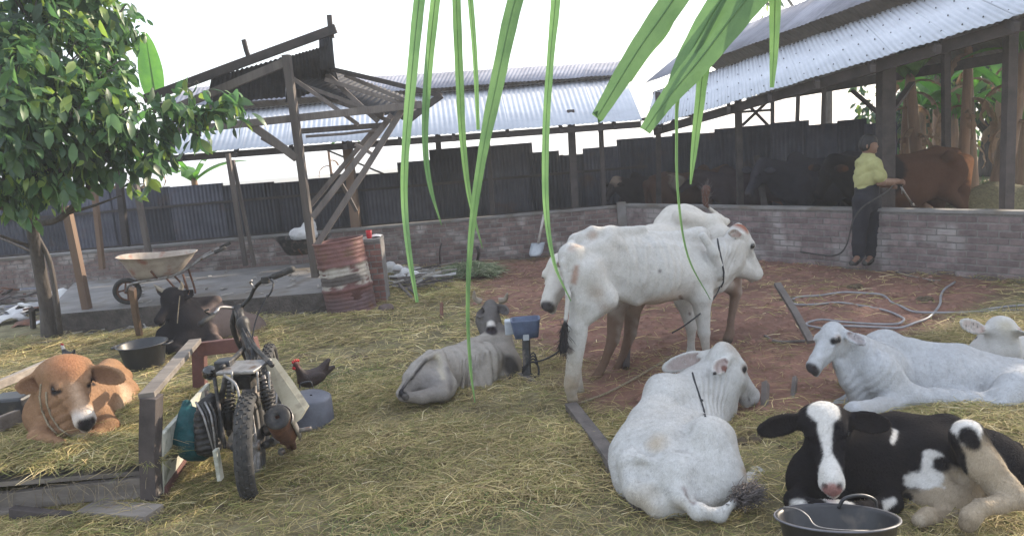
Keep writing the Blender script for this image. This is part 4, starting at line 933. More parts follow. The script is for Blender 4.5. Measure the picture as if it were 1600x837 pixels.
mb = MB(); rd = random.Random(9)
for (px, py) in ((560, 560), (610, 690), (470, 560), (820, 760), (720, 800), (540, 790), (1240, 700), (1180, 690), (980, 470), (1100, 430), (1330, 450), (1230, 470), (420, 560), (350, 800), (1450, 470), (860, 690), (640, 520)):
    c = G(px, py)
    for k in range(rd.randint(3, 7)):
        a = rd.uniform(0, 6.28); d = rd.uniform(0, .09); r_ = rd.uniform(.02, .05); mb.lathe(c + (math.cos(a) * d, math.sin(a) * d, .005), [(r_, 0), (r_ * .95, r_ * .35), (r_ * .6, r_ * .7), (.003, r_ * .8)], 9, wob=.1)
M['dung'] = mat('dry_dung', (.12, .09, .055), (.055, .04, .028), .95, nscale=30, bump=.8, bscale=70)
tag(mb.build('dung', M['dung'], None, True), 'dried dung lumps scattered over straw and soil', 'dung', kind='stuff')
mb = MB()
for k in range(170):
    x = rd.uniform(-6.2, -2.0); y = rd.uniform(8.5, 9.0) if rd.random() < .6 else rd.uniform(9.1, 11.4); z = .01 if y < 9.0 else (.262 if x > -5.4 else .02); ln = rd.uniform(.03, .16); a = rd.uniform(0, 6.28)
    mb.beam((x, y, z + .01), (x + math.cos(a) * ln, y + math.sin(a) * ln, z + rd.uniform(0, .04)), rd.uniform(.01, .05), .008)
tag(mb.build('wood_chips', M['wood_pale'], None), 'wood chips and scraps scattered on and below the cement slab', 'debris', kind='stuff')
t = thing('scrap_pile', 'pile of broken boards, sheet scraps and rags at the left end of the slab', 'pile', G(30, 490))
rd = random.Random(21)
for k in range(64):
    a = G(-30 + rd.random() * 165, 462 + rd.random() * 38) + (0, 0, .03 + rd.random() * .22 * (1 if rd.random() < .6 else .3)); an = rd.uniform(0, 6.28); ln = rd.uniform(.08, .42)
    b = a + V3((math.cos(an) * ln, math.sin(an) * ln * .7, rd.uniform(-.1, .06))); b[2] = max(b[2], .02)
    MB().beam(a, b, rd.uniform(.03, .14), rd.uniform(.006, .03), jit=.012).build('scrap_piece', M[rd.choice(['wood_pale', 'wood', 'white_cloth', 'wood_dark', 'zinc_old', 'rust', 'wood_h', 'cement'])], t)
# ------------------------------------------------------------------ hay cart (tray)
CZ = .25
t = thing('hay_cart', 'wooden cart tray with side rails and a white plywood side holding hay', 'cart', (-2.9, 4.6, 0))
def cb(a, b, wd, ht, mt, name, up=(0, 0, 1), j=.003): return MB().beam(a, b, wd, ht, up=up, jit=j).build(name, M[mt], t, bevel=.004)
FR = P(248, 757, 3.98); FL = P(-70, 790, 4.05)
cb(FL, lerp(FL, FR, .7), .045, .11, 'wood_h', 'front_board'); cb(lerp(FL, FR, .705), FR, .045, .12, 'wood_h', 'front_board')
cb(P(236, 618, 3.98), P(236, 776, 3.98), .09, .10, 'wood_dark', 'corner_post', up=(0, 1, 0))
cb(P(228, 618, 3.95) + (0, 0, .0), P(305, 533, 5.25), .085, .035, 'wood_h', 'top_rail')
cb(P(312, 542, 5.3), P(314, 640, 5.3), .09, .07, 'wood_red', 'rear_post', up=(0, 1, 0))
cb(P(305, 546, 5.3), P(402, 536, 5.15), .05, .10, 'wood_red', 'cross_rail')
a0 = P(252, 678, 4.02); a1 = P(253, 770, 4.02); b0 = P(325, 598, 5.2); b1 = P(325, 668, 5.2)
mb = MB(); n_ = nrm(np.cross(b0 - a0, a1 - a0)) * .012; q = [a0, a1, b1, b0]; mb.add([p_ + n_ for p_ in q] + [p_ - n_ for p_ in q], [(0, 1, 2, 3), (7, 6, 5, 4), (0, 4, 5, 1), (1, 5, 6, 2), (2, 6, 7, 3), (3, 7, 4, 0)]); mb.build('side_panel', M['ply'], t)
cb(a1 + (0, 0, -.0), b1, .05, .07, 'wood_red', 'bottom_rail')
cb(P(-70, 628, 4.35), P(92, 559, 5.35), .05, .055, 'wood_h', 'top_rail'); cb(P(92, 556, 5.35), P(94, 640, 5.35), .06, .06, 'wood_dark', 'rear_post', up=(0, 1, 0))
cb(P(-80, 705, 4.3), P(48, 650, 4.95), .04, .16, 'wood_h', 'side_board'); cb(P(95, 640, 5.4), P(315, 625, 5.35), .04, .12, 'wood_h', 'rear_board')
for k in range(5):
    u0 = P(-70, 800, 4.1); y = 4.15 + k * .27; cb((-3.45 + .02 * k, y, .2), (-2.12 - .05 * k, y, .2), .25, .03, 'wood_h', 'floor_board')
cb(P(20, 800, 3.9), P(120, 812, 3.85), .05, .07, 'wood_dark', 'under_beam'); 
w_ = MB().beam(G(138, 808) + (0, 0, .05), G(245, 815) + (0, 0, .045), .14, .06, jit=.003).build('plank', M['wood_h'], None, bevel=.004); tag(w_, 'weathered plank lying under the front board of the hay cart', 'plank')
w_ = MB().beam(G(-60, 812) + (0, 0, .04), G(60, 806) + (0, 0, .04), .12, .06, jit=.003).build('plank', M['wood_h'], None, bevel=.004); tag(w_, 'dark short plank on the ground at the bottom left corner', 'plank')
for sd in (0,):
    ax = nrm(P(325, 650, 5.2) - P(250, 650, 4.0)); 
# dark bin between rails
kb = MB().box(P(22, 638, 4.95), .26, .2, .2).build('dark_box', M['black_plastic'], None, bevel=.02); tag(kb, 'dark box hanging inside the left rail of the hay cart', 'box')
def hayz(x, y):
    p = np.stack([x, y, x * 0], -1).reshape(-1, 3); return (.27 + .03 * noi(p, 4, 3) + .07 * np.exp(-((p[:, 0] + 3.1) ** 2 / .3 + (p[:, 1] - 4.28) ** 2 / .02)) + .012 * noi(p, 13)).reshape(x.shape)
hx = np.linspace(-3.75, -2.05, 60); hy = np.linspace(4.0, 5.4, 50); X_, Y_ = np.meshgrid(hx, hy, indexing='ij'); lim = (-2.03 - (Y_ - 4) * .24); X_ = np.minimum(X_, lim); Z_ = hayz(X_, Y_)
i = np.arange(3000).reshape(60, 50); f = np.stack([i[:-1, :-1], i[1:, :-1], i[1:, 1:], i[:-1, 1:]], -1).reshape(-1, 4)
M['haybed'] = mat('matted_hay', (.22, .19, .10), (.10, .09, .05), .95, nscale=30, bump=1, bscale=70, bdist=.02)
hb = mk('hay_bed', np.stack([X_, Y_, Z_], -1).reshape(-1, 3), f, M['haybed'], t, True); hb['kind'] = 'stuff'
o = blades('hay_strands', 15000, (-3.75, -2.05, 3.97, 5.4), lambda x, y: (x < -2.06 - (y - 4) * .24) * 1.0, (.05, .22), (.0025, .0055), lambda x, y, n: strawcol(x, y, n, (.14, .2, .22, .16, .14, .04, .08, .05)), (0, .02), .3, .5, hayz, t); o['kind'] = 'stuff'
# stray wisps hanging over the front board
mb = MB()
for k in range(70):
    u = rng.uniform(); a = lerp(FL, FR, u) + (0, rng.uniform(-.02, .05), rng.uniform(.04, .08)); b = a + (rng.normal(0, .05), -.05, rng.uniform(-.04, .02)); c = b + (rng.normal(0, .05), -.02, -rng.uniform(.05, .2))
    mb.tube(spline([a, b, c], 3), .0016, 3)
o = mb.build('hanging_straw', M['rope_tan'], t); o['kind'] = 'stuff'
# ------------------------------------------------------------------ stripped motorcycle
t = thing('motorcycle', 'stripped muddy motorcycle seen from behind, standing against the hay cart', 'motorcycle', G(395, 770))
RB = M['rubber']; DM = M['dark_metal']; ST = M['steel']
wc = P(391, 697, 4.13); top = P(385, 610, 4.16); upv = nrm(top - wc); hd = nrm(P(376, 560, 5.15) - P(391, 697, 4.13)); hd = nrm(V3((-.20, .98, 0))); ax = nrm(np.cross(hd, upv))
wheel(t, wc, ax, .312, .052, RB, ST, spokes=28, name='tyre', knobs=34, hub=.035)
fw = wc + hd * 1.22 + (0, 0, .0); wheel(t, fw, ax, .30, .042, RB, ST, spokes=28, name='tyre', knobs=30, hub=.03)
def tb(pts, r, mt=DM, name='frame_tube', n=5): return MB().tube(spline(pts, n), r, 8).build(name, mt, t, True)
Lx = lambda px, py, Y: P(px, py, Y)
tb([Lx(375, 498, 5.05), Lx(385, 545, 4.9), Lx(395, 575, 4.6), Lx(405, 585, 4.3)], .02)
tb([Lx(378, 510, 5.0), Lx(392, 560, 4.75), Lx(398, 620, 4.55), Lx(392, 660, 4.5)], .018)
tb([Lx(345, 575, 4.3), Lx(365, 560, 4.5), Lx(380, 545, 4.8)], .016); tb([Lx(425, 570, 4.3), Lx(405, 550, 4.6), Lx(388, 530, 4.9)], .016)
tb([Lx(352, 590, 4.2), Lx(345, 640, 4.25), Lx(350, 690, 4.15), wc - ax * .07], .016); tb([wc + ax * .08, Lx(430, 680, 4.3), Lx(415, 650, 4.5)], .02)
tb([wc - ax * .09, Lx(360, 690, 4.4), Lx(372, 670, 4.7)], .022); tb([wc + ax * .09, Lx(420, 690, 4.4), Lx(405, 665, 4.7)], .022, name='swing_arm')
for k, (a, b) in enumerate((((335, 590, 4.25), (352, 700, 4.1)), ((350, 600, 4.2), (330, 660, 4.3)), ((322, 610, 4.4), (345, 740, 4.1)))): tb([Lx(*a), Lx(*b)], .012, name='stay')
# tail plate and bracket
MB().box(Lx(382, 573, 4.35), .24, .24, .02, -.15).build('tail_plate', ST, t, bevel=.005)
MB().box(Lx(385, 592, 4.42), .13, .16, .08, -.15).build('battery_tray', DM, t, bevel=.006)
MB().box(Lx(352, 572, 4.4), .10, .10, .09).build('relay_box', M['black_plastic'], t, bevel=.01)
for sx in (362, 402, 420): tb([Lx(sx, 580, 4.22), Lx(sx + 2, 612, 4.2)], .007, ST, 'bracket')
tb([Lx(350, 586, 4.2), Lx(368, 600, 4.15), Lx(375, 625, 4.12)], .008, ST, 'bracket')
ball('tail_lamp', Lx(328, 582, 4.5), .05, M['glass'], t)
# shock absorber with spring
def shock(a, b):
    a = V3(a); b = V3(b); MB().tube([a, lerp(a, b, .5)], .014, 8).build('damper_rod', ST, t, True); MB().tube([lerp(a, b, .45), b], .026, 10).build('damper_body', DM, t, True)
    fr_ = frame(b - a, (0, 1, 0)); pts = []
    for i in range(97):
        u = i / 96; an = u * 2 * PI * 8.5; pts.append(lerp(a, b, .04 + .66 * u) + fr_[:, 1] * math.cos(an) * .038 + fr_[:, 2] * math.sin(an) * .038)
    MB().tube(pts, .0062, 6).build('spring', DM, t, True)
shock(Lx(411, 586, 4.28), Lx(428, 662, 4.22)); shock(Lx(358, 590, 4.3), Lx(356, 670, 4.25))
# exhaust can, its end facing back
a = Lx(433, 651, 4.08); b = Lx(456, 694, 4.5); axm = nrm(b - a)
MB().lathe(a, [(.008, .03), (.022, .03), (.022, .0), (.058, .0), (.07, .006), (.073, .02), (.073, .30), (.06, .36), (.035, .44), (.022, .6)], 28, axm, cap=True).build('exhaust_can', M['rust'], t, True)
MB().lathe(a - axm * .004, [(.012, .01), (.016, 0), (.07, .002), (.074, .012)], 28, axm).build('exhaust_end_cap', DM, t, True)
mb = MB(); sd_ = nrm(np.cross(axm, (0, 0, 1))); u_ = np.cross(sd_, axm)
vv = []
for i in range(9):
    for j in range(7):
        an = -.5 + j * .35; vv.append(a + axm * (.02 + i * .045) + (sd_ * math.cos(an) + u_ * math.sin(an)) * .082)
o = mk('heat_shield', vv, [(i * 7 + j, i * 7 + j + 1, (i + 1) * 7 + j + 1, (i + 1) * 7 + j) for i in range(8) for j in range(6)], ST, t, True); o.modifiers.new('s', 'SOLIDIFY').thickness = .003
tb([b, Lx(440, 700, 4.9), Lx(405, 690, 5.1), Lx(385, 650, 5.2)], .02, M['rust'], 'exhaust_pipe')
# engine
S = Sculpt(); e = Lx(385, 660, 4.85); S.ell(e, (.11, .17, .11), k=.03); S.ell(e + (.09, 0, -.02), (.04, .11, .1), k=.02); S.ell(e + (-.09, .02, -.02), (.05, .1, .1), k=.02); S.cap(e, e + (.0, .2, .16), .075, .07, .02)
v, q = S.mesh(.012); v = v + .006 * nrmrows(v - e) * np.sin(v[:, 1] * 260)[:, None]; mk('engine', v, q, DM, t, True)
# side cover (cream)
q4 = [Lx(411, 563, 4.75), Lx(424, 564, 4.7), Lx(450, 600, 4.45), Lx(476, 640, 4.2), Lx(463, 662, 4.15), Lx(448, 650, 4.2), Lx(428, 610, 4.45)]
n_ = V3((.03, .03, .015)); mk('side_cover', [p for p in q4] + [p + n_ for p in q4], [tuple(range(6, -1, -1)), tuple(range(7, 14))] + [(i, (i + 1) % 7, 7 + (i + 1) % 7, 7 + i) for i in range(7)], M['cream_plastic'], t).modifiers.new('b', 'BEVEL').width = .008
MB().tube([Lx(445, 676, 4.35), Lx(486, 669, 4.3)], .014, 8).build('foot_peg', ST, t, True)
MB().box(Lx(432, 685, 4.25), .05, .06, .04).build('foot_peg_bracket', ST, t, bevel=.004)
for k, (c_, sz) in enumerate((((425, 690, 4.3), .03), ((418, 672, 4.4), .035), ((440, 705, 4.4), .025))): ball('bolt_boss', Lx(*c_), sz, ST if k != 1 else DM, t)
MB().box(Lx(341, 725, 4.08), .025, .05, .19).build('number_plate_stub', M['ply'], t, bevel=.004)
# front end
tb([Lx(374, 480, 5.1), Lx(378, 520, 5.12), fw + ax * .07], .02, DM, 'fork_leg'); tb([Lx(368, 482, 5.1), Lx(366, 520, 5.12), fw - ax * .07], .02, DM, 'fork_leg')
MB().tube([Lx(371, 478, 5.1), Lx(379, 512, 5.0)], .032, 10).build('steering_head', DM, t, True)
tb([Lx(372, 482, 5.1), Lx(345, 480, 5.0), Lx(338, 487, 4.95), Lx(322, 500, 4.85), Lx(313, 506, 4.8)], .011, ST, 'handlebar', 6); tb([Lx(374, 482, 5.1), Lx(390, 466, 5.1), Lx(398, 450, 5.08), Lx(413, 437, 5.02), Lx(455, 421, 4.9)], .013, DM, 'handlebar', 6)
MB().tube([Lx(428, 432, 4.98), Lx(458, 420, 4.88)], .022, 10).build('grip', RB, t, True); MB().tube([Lx(333, 491, 4.92), Lx(312, 507, 4.79)], .018, 10).build('grip', RB, t, True)
tb([Lx(418, 434, 5.0), Lx(427, 442, 4.9), Lx(424, 455, 4.85), Lx(418, 464, 4.85)], .006, DM, 'brake_lever'); tb([Lx(330, 492, 4.9), Lx(320, 486, 4.85), Lx(327, 483, 4.85)], .007, DM, 'clutch_lever')
MB().box(Lx(415, 437, 5.0), .05, .05, .05).build('switch_housing', DM, t, bevel=.008); tb([Lx(398, 450, 5.05), Lx(391, 442, 5.05), Lx(393, 438, 5.03)], .008, ST, 'mirror_stalk')
S = Sculpt(); e = Lx(380, 505, 5.0); S.ell(e, (.035, .06, .05), k=.02); S.cap(e, Lx(390, 548, 4.9), .04, .03, .03); S.cap(Lx(388, 530, 4.92), Lx(402, 560, 4.7), .03, .035, .02); v, q = S.mesh(.012); mk('fuel_neck', v, q, DM, t, True)
for k in range(7):
    x = rng.uniform(-12, 14); tb([Lx(372 + x * .3, 485 + k * 3, 5.05), Lx(390 + x, 520 + k * 4, 4.9), Lx(402 + x, 545 + k * 5, 4.7), Lx(395 + x, 580, 4.45)], .005, M['rope'], 'cable', 4)
tb([Lx(418, 460, 4.95), Lx(400, 500, 4.9), Lx(392, 540, 4.85)], .005, M['rope'], 'cable')
# stuff between cart and motorcycle
S = Sculpt(); S.pc((300, 655, 4.35, 18), (298, 695, 4.25, 23), .03); S.pc((320, 640, 4.45, 14), (312, 700, 4.3, 22), .03); S.pc((292, 630, 4.4, 8), (282, 690, 4.25, 14), .03)
v, q = S.mesh(.012); cc = P(300, 670, 4.3); v = v + .012 * nrmrows(v - cc) * noi(v, 24)[:, None]; tag(mk('teal_sack', v, q, M['teal'], None, True), 'teal plastic sack squeezed between the cart side and the motorcycle', 'sack')
t2 = thing('engine_block', 'greasy dark engine part standing on the teal sack beside the rear wheel', 'engine part', G(325, 705))
S = Sculpt(); S.pc((322, 635, 4.28, 15), (328, 695, 4.2, 19), .02); S.pc((312, 650, 4.2, 9), (314, 700, 4.15, 10), .02); S.pc((330, 620, 4.3, 8), (345, 650, 4.3, 10), .02)
v, q = S.mesh(.01); v = v + .006 * nrmrows(v - P(322, 670, 4.28)) * (noi(v, 40) + .7 * np.sin(v[:, 2] * 190))[:, None]; mk('casing', v, q, DM, t2, True)
for k in range(4): MB().tube(spline([P(306 + k * 7, 628, 4.2), P(318 + k * 6, 650, 4.12), P(330 + k * 3, 690, 4.1), P(338, 712, 4.12)], 4), .007, 6).build('pipe', DM if k % 2 else ST, t2, True)
# ------------------------------------------------------------------ chickens
def chicken(c, s, ang, label, body, headc, comb, paints=()):
    t = thing('chicken', label, 'chicken', c, None); R_ = frame((math.cos(ang), math.sin(ang), 0), (0, 0, 1)); T = lambda x, y, z: V3(c) + R_ @ (V3((x, y, z)) * s)
    S = Sculpt(); S.ell(T(0, 0, .2), V3((.13, .075, .085)) * s, R_, .03); S.cap(T(.07, 0, .22), T(.12, 0, .34), .055 * s, .028 * s, .03); S.ell(T(.13, 0, .37), V3((.036, .026, .028)) * s, R_, .01)
    S.cap(T(-.09, 0, .23), T(-.2, 0, .32), .05 * s, .02 * s, .03); S.cap(T(-.1, 0, .2), T(-.24, 0, .24), .045 * s, .02 * s, .03)
    for sd in (-1, 1): S.ell(T(-.02, sd * .07, .2), V3((.1, .018, .055)) * s, R_, .01)
    S.dot(headc, T(.13, 0, .36), .055 * s, soft=.008)
    for pnt, r_, cl in paints: S.dot(cl, T(*pnt), r_ * s, soft=.01, wob=.005)
    S.build('body', M['feather'], t, body, .008)
    MB().tube([T(.155, 0, .37), T(.19, 0, .36)], [.012 * s, .002], 6).build('beak', M['horn'], t, True)
    mb = MB()
    for k in range(4): mb.tube([T(.10 + k * .018, 0, .385), T(.10 + k * .02, 0, .42 - abs(k - 1.5) * .008)], [.012 * s, .004], 5)
    mb.build('comb', comb, t, True); ball('wattle', T(.15, 0, .335), .018 * s, comb, t)
    for sd in (-1, 1): MB().tube([T(.01, sd * .035, .14), T(.0, sd * .035, .01), T(.05, sd * .035, .005)], .007 * s, 6).build('leg', M['horn'], t, True)
chicken(G(490, 622), .86, math.radians(222), 'dark brown hen with red comb behind the upturned basin', (.035, .022, .02), (.07, .02, .018), M['red'])
chicken(G(111, 575), .62, math.radians(150), 'small black and white hen behind the tan calf', (.03, .03, .03), (.5, .48, .46), M['red'], (((0, 0, .12), .07, (.5, .48, .46)),))
# ------------------------------------------------------------------ man
def man():
    Ym = 8.75; t = thing('person', 'man in yellow green shirt and dark trousers holding a hose by the wall', 'person', G(1350, 408))
    q = lambda px, py, dy=0: P(px, py, Ym + dy); r = lambda v: m(v, Ym)
    S = Sculpt(); SK = (.20, .115, .08)
    S.ell(q(1358, 226), (r(11.5), r(13), r(15)), k=.02); S.ell(q(1362, 233, -.02), (r(8), r(9), r(9)), k=.02); S.ell(q(1370, 229, -.0), (r(3), r(3), r(2.5)), k=.01)
    S.ell(q(1368, 225, -.03), (r(3), r(4), r(2)), k=.008); S.ell(q(1366, 238, .0), (r(5), r(5), r(2)), k=.008)
    S.ell(q(1355, 229, -.09), (r(2), r(1.5), r(4)), k=.006)
    S.cap(q(1357, 236), q(1355, 252), r(8), r(9.5), .02)
    S.cap(q(1355, 258), q(1353, 292), r(15.5), r(13.5), .03)
    # arms
    S.ch([(q(1368, 262, -.12), r(8.5)), (q(1376, 284, -.14), r(7)), (q(1390, 285, -.02), r(6)), (q(1401, 283, .02), r(4.5))], .02)
    S.ch([(q(1345, 258, .15), r(8)), (q(1352, 284, .22), r(6.5)), (q(1378, 288, .22), r(5.5)), (q(1392, 290, .12), r(4))], .02)
    hp = q(1405, 284, .03)
    S.ell(hp, (r(5.5), r(3.5), r(4.5)), k=.012)
    for i in range(4):
        a = hp + (r(3.5), -r(2) , r(2.6 - i * 1.9)); b = a + (r(3.5), -r(1.5), -r(1.5)); c = b + (-r(1), r(3.5), -r(2)); S.ch([(a, r(1.25)), (b, r(1.1)), (c, r(.95))], .004)
    S.ch([(hp + (r(0), -r(3), r(2)), r(1.5)), (hp + (r(4), -r(4), r(3.5)), r(1.2))], .004)
    S.ell(q(1394, 291, .12), (r(5), r(3.5), r(4)), k=.012)
    for i in range(4): a = q(1397, 289 + i * 1.7, .1); S.ch([(a, r(1.2)), (a + (r(4), -r(1), -r(1)), r(1))], .004)
    # hips and legs
    S.cap(q(1352, 300), q(1354, 312), r(15), r(16), .03)
    for (x0, x1, x2, dy) in ((1347, 1344, 1342, -.06), (1362, 1366, 1362, .05)):
        S.ch([(q(x0, 312, dy), r(12)), (q(x1, 352, dy), r(8.5)), (q(x2, 380, dy), r(7)), (q(x2 - 1, 398, dy), r(5))], .03)
        S.ch([(q(x2 - 1, 400, dy), r(5)), (q(x2 - 5, 407, dy - .1), r(4)), (q(x2 - 9, 409, dy - .2), r(3.2))], .02)
    S.build('body', M['skin'], t, SK, .009)
    S = Sculpt()
    S.cap(q(1355, 259), q(1352, 276), r(16.5), r(16), .03); S.cap(q(1352, 276), q(1353, 297), r(16), r(16), .03); S.ell(q(1356, 252), (r(17), r(12), r(7)), k=.04)
    S.ch([(q(1366, 257, -.1), r(11)), (q(1374, 276, -.14), r(10.5))], .03); S.ch([(q(1346, 256, .14), r(10)), (q(1350, 275, .2), r(9.5))], .03)
    S.cap(q(1356, 244), q(1356, 251), r(10), r(12), .015)
    v, f = S.mesh(.012); v = v + .012 * nrmrows(v - q(1354, 275)) * (np.abs(np.sin(noi(v, 7) * 5 + v[:, 2] * 22 + v[:, 0] * 14)) - .5)[:, None]; mk('shirt', v, f, M['shirt'], t, True)
    S = Sculpt(); S.cap(q(1354, 297), q(1355, 314), r(18), r(18.5), .04)
    for (x0, x1, x2, dy) in ((1347, 1344, 1342, -.06), (1362, 1366, 1362, .05)):
        S.ch([(q(x0, 314, dy), r(15)), (q(x1, 350, dy), r(11.5)), (q(x2, 380, dy), r(10)), (q(x2, 396, dy), r(9.5))], .03)
    v, f = S.mesh(.013); v = v + .007 * nrmrows(v - q(1354, 340)) * noi(v, 18)[:, None]; mk('trousers', v, f, M['trousers'], t, True)
    S = Sculpt(); S.ell(q(1357, 222, .01), (r(13), r(14), r(13)), k=.02); S.ell(q(1352, 228, .0), (r(9), r(12), r(9)), k=.02); v, f = S.mesh(.01); v = v + .004 * nrmrows(v - q(1357, 224)) * noi(v, 60)[:, None]; mk('hair', v, f, M['hair'], t, True)
    for (x2, dy) in ((1341, -.06), (1361, .05)):
        S = Sculpt(); S.ch([(q(x2, 404, dy), r(6.5)), (q(x2 - 5, 409, dy - .1), r(5.5)), (q(x2 - 10, 411, dy - .2), r(4.5))], .02); v, f = S.mesh(.01); mk('boot', v, f, M['rubber'], t, True)
    o = MB().tube(spline([q(1430, 322, .15), q(1416, 305, .1), q(1406, 287, .02), q(1398, 287, .0), q(1385, 300, -.14), q(1350, 322, -.3), q(1335, 340, -.25), q(1329, 360, -.2), q(1322, 384, -.2), q(1308, 398, -.1), q(1280, 398, .3), q(1225, 388, 1.2)], 6), .009, 8).build('spray_hose', M['rubber'], None, True); tag(o, 'dark spray hose held by the man and looping down to the ground', 'hose')
    tn = thing('spray_nozzle', 'metal spray nozzle in the hand of the man', 'nozzle', q(1428, 320, .15)); MB().tube([q(1408, 292, .04), q(1424, 317, .14)], .011, 8).build('barrel', M['steel'], tn, True); MB().lathe(q(1424, 317, .14), [(.012, 0), (.022, .02), (.022, .05), (.005, .055)], 12, nrm(q(1430, 324, .16) - q(1408, 292, .04))).build('spray_head', M['steel'], tn, True); MB().tube([q(1409, 290, .04), q(1409, 303, .06)], .007, 6).build('trigger', M['steel'], tn, True)
man()
# ------------------------------------------------------------------ cattle
def mats_of(S): pass
def ear_pair(T, Rm, L, out=.5, back=.1, down=.1, hw=.085):
    """default ears, world tips"""
    r = []
    for sd in (-1, 1):
        tip = T(.03 - back, sd * (.15 + out), -.02 - down)
        r.append((sd, tip, hw * L, Rm @ V3((1, 0, .5))))
    return r
def stand_body(S, J, k=.05, th=1.0):
    """standing zebu-type body from a dictionary of joints (world)"""
    g = lambda n: J[n]
    s = J['s']
    r = lambda v: v * s
    S.cap(g('belly_b'), g('belly_m'), r(.205), r(.26), k); S.cap(g('belly_m'), g('chest'), r(.26), r(.22), k)
    S.cap(g('up_b'), g('up_m'), r(.19), r(.19), k); S.cap(g('up_m'), g('up_f'), r(.19), r(.165), k)
    S.ch([(g('tailhead'), r(.05)), (g('loin'), r(.055)), (g('mid'), r(.04)), (g('withers'), r(.06))], .05)
    if 'hump' in J: S.ell(g('hump'), (r(.13), r(.06), r(.09)), J['R'], .05)
    for sd in 'LR':
        S.ell(g('hip' + sd), (r(.055),) * 3, k=.05)
        S.cap(g('hip' + sd), g('pin' + sd), r(.06), r(.05), .05)
        S.cap(g('thigh' + sd), g('stifle' + sd), r(.165 * th), r(.10 * th), .06)
        S.cap(g('pin' + sd), g('gask' + sd), r(.10), r(.085), .05)
        S.ch([(g('stifle' + sd), r(.10)), (g('hock' + sd), r(.047))], .05)
        S.ch([(g('gask' + sd), r(.08)), (g('hock' + sd), r(.05))], .03)
        S.ch([(g('hock' + sd), r(.047)), (g('cann' + sd), r(.032)), (g('fet' + sd), r(.04)), (g('hoof' + sd), r(.045))], .015)
        S.cap(g('sho' + sd), g('elb' + sd), r(.115), r(.10), .06)
        S.ch([(g('elb' + sd), r(.085)), (g('knee' + sd), r(.05)), (g('fcan' + sd), r(.031)), (g('ffet' + sd), r(.04)), (g('fhoof' + sd), r(.046))], .02)
    S.cap(g('neck0'), g('neck1'), r(.17), r(.105), .05)
    S.cap(g('neck0b'), g('neck1b'), r(.13), r(.09), .05)
    if 'dew0' in J: S.ch([(g('dew0'), r(.05)), (g('dew1'), r(.032)), (g('dew2'), r(.03))], .06)
def joints(base, ang, s, **o):
    R = np.array([[math.cos(ang), -math.sin(ang), 0], [math.sin(ang), math.cos(ang), 0], [0, 0, 1.0]])
    B = V3(base); T = lambda x, y, z: B + R @ (V3((x, y, z)) * s)
    J = {'s': s, 'R': R, 'T': T}
    J.update(belly_b=T(-.42, 0, .80), belly_m=T(-.02, 0, .73), chest=T(.42, 0, .76), up_b=T(-.5, 0, .93), up_m=T(0, 0, .92), up_f=T(.42, 0, .96),
             tailhead=T(-.74, 0, 1.10), loin=T(-.45, 0, 1.14), mid=T(0, 0, 1.08), withers=T(.42, 0, 1.14),
             hump=T(.42, 0, 1.17), neck0=T(.52, 0, .95), neck1=T(.92, 0, 1.12), neck0b=T(.58, 0, .82), neck1b=T(.9, 0, 1.02),
             dew0=T(.6, 0, .66), dew1=T(.75, 0, .74), dew2=T(.9, 0, .9))
    for sd, y in (('L', 1), ('R', -1)):
        sh = .0 if sd == 'L' else .07
        J.update({'hip' + sd: T(-.46, y * .2, 1.08), 'pin' + sd: T(-.76, y * .1, .98), 'thigh' + sd: T(-.58, y * .12, .88), 'stifle' + sd: T(-.42, y * .18, .68),
                  'gask' + sd: T(-.7, y * .14, .66), 'hock' + sd: T(-.72 + sh, y * .14, .44), 'cann' + sd: T(-.66 + sh, y * .135, .2), 'fet' + sd: T(-.65 + sh, y * .13, .09), 'hoof' + sd: T(-.62 + sh, y * .13, .03),
                  'sho' + sd: T(.45, y * .16, .84), 'elb' + sd: T(.42, y * .17, .64), 'knee' + sd: T(.47 - sh, y * .14, .37), 'fcan' + sd: T(.46 - sh, y * .14, .2), 'ffet' + sd: T(.46 - sh, y * .14, .09), 'fhoof' + sd: T(.49 - sh, y * .14, .03)})
    J.update(o); return J
def hooves(S, J, col=(.10, .085, .075)):
    for n in ('hoofL', 'hoofR', 'fhoofL', 'fhoofR'): S.dot(col, J[n] - V3((0, 0, .02)), .055 * J['s'], soft=.012)
def tail(S, pts, brush=None, col=DK, k=.02):
    S.ch(pts, k)
    if brush:
        a, b, r = brush; S.cap(a, b, r * .6, r, .02); S.line(col, a, b, r * 1.3, soft=.012, wob=.01)

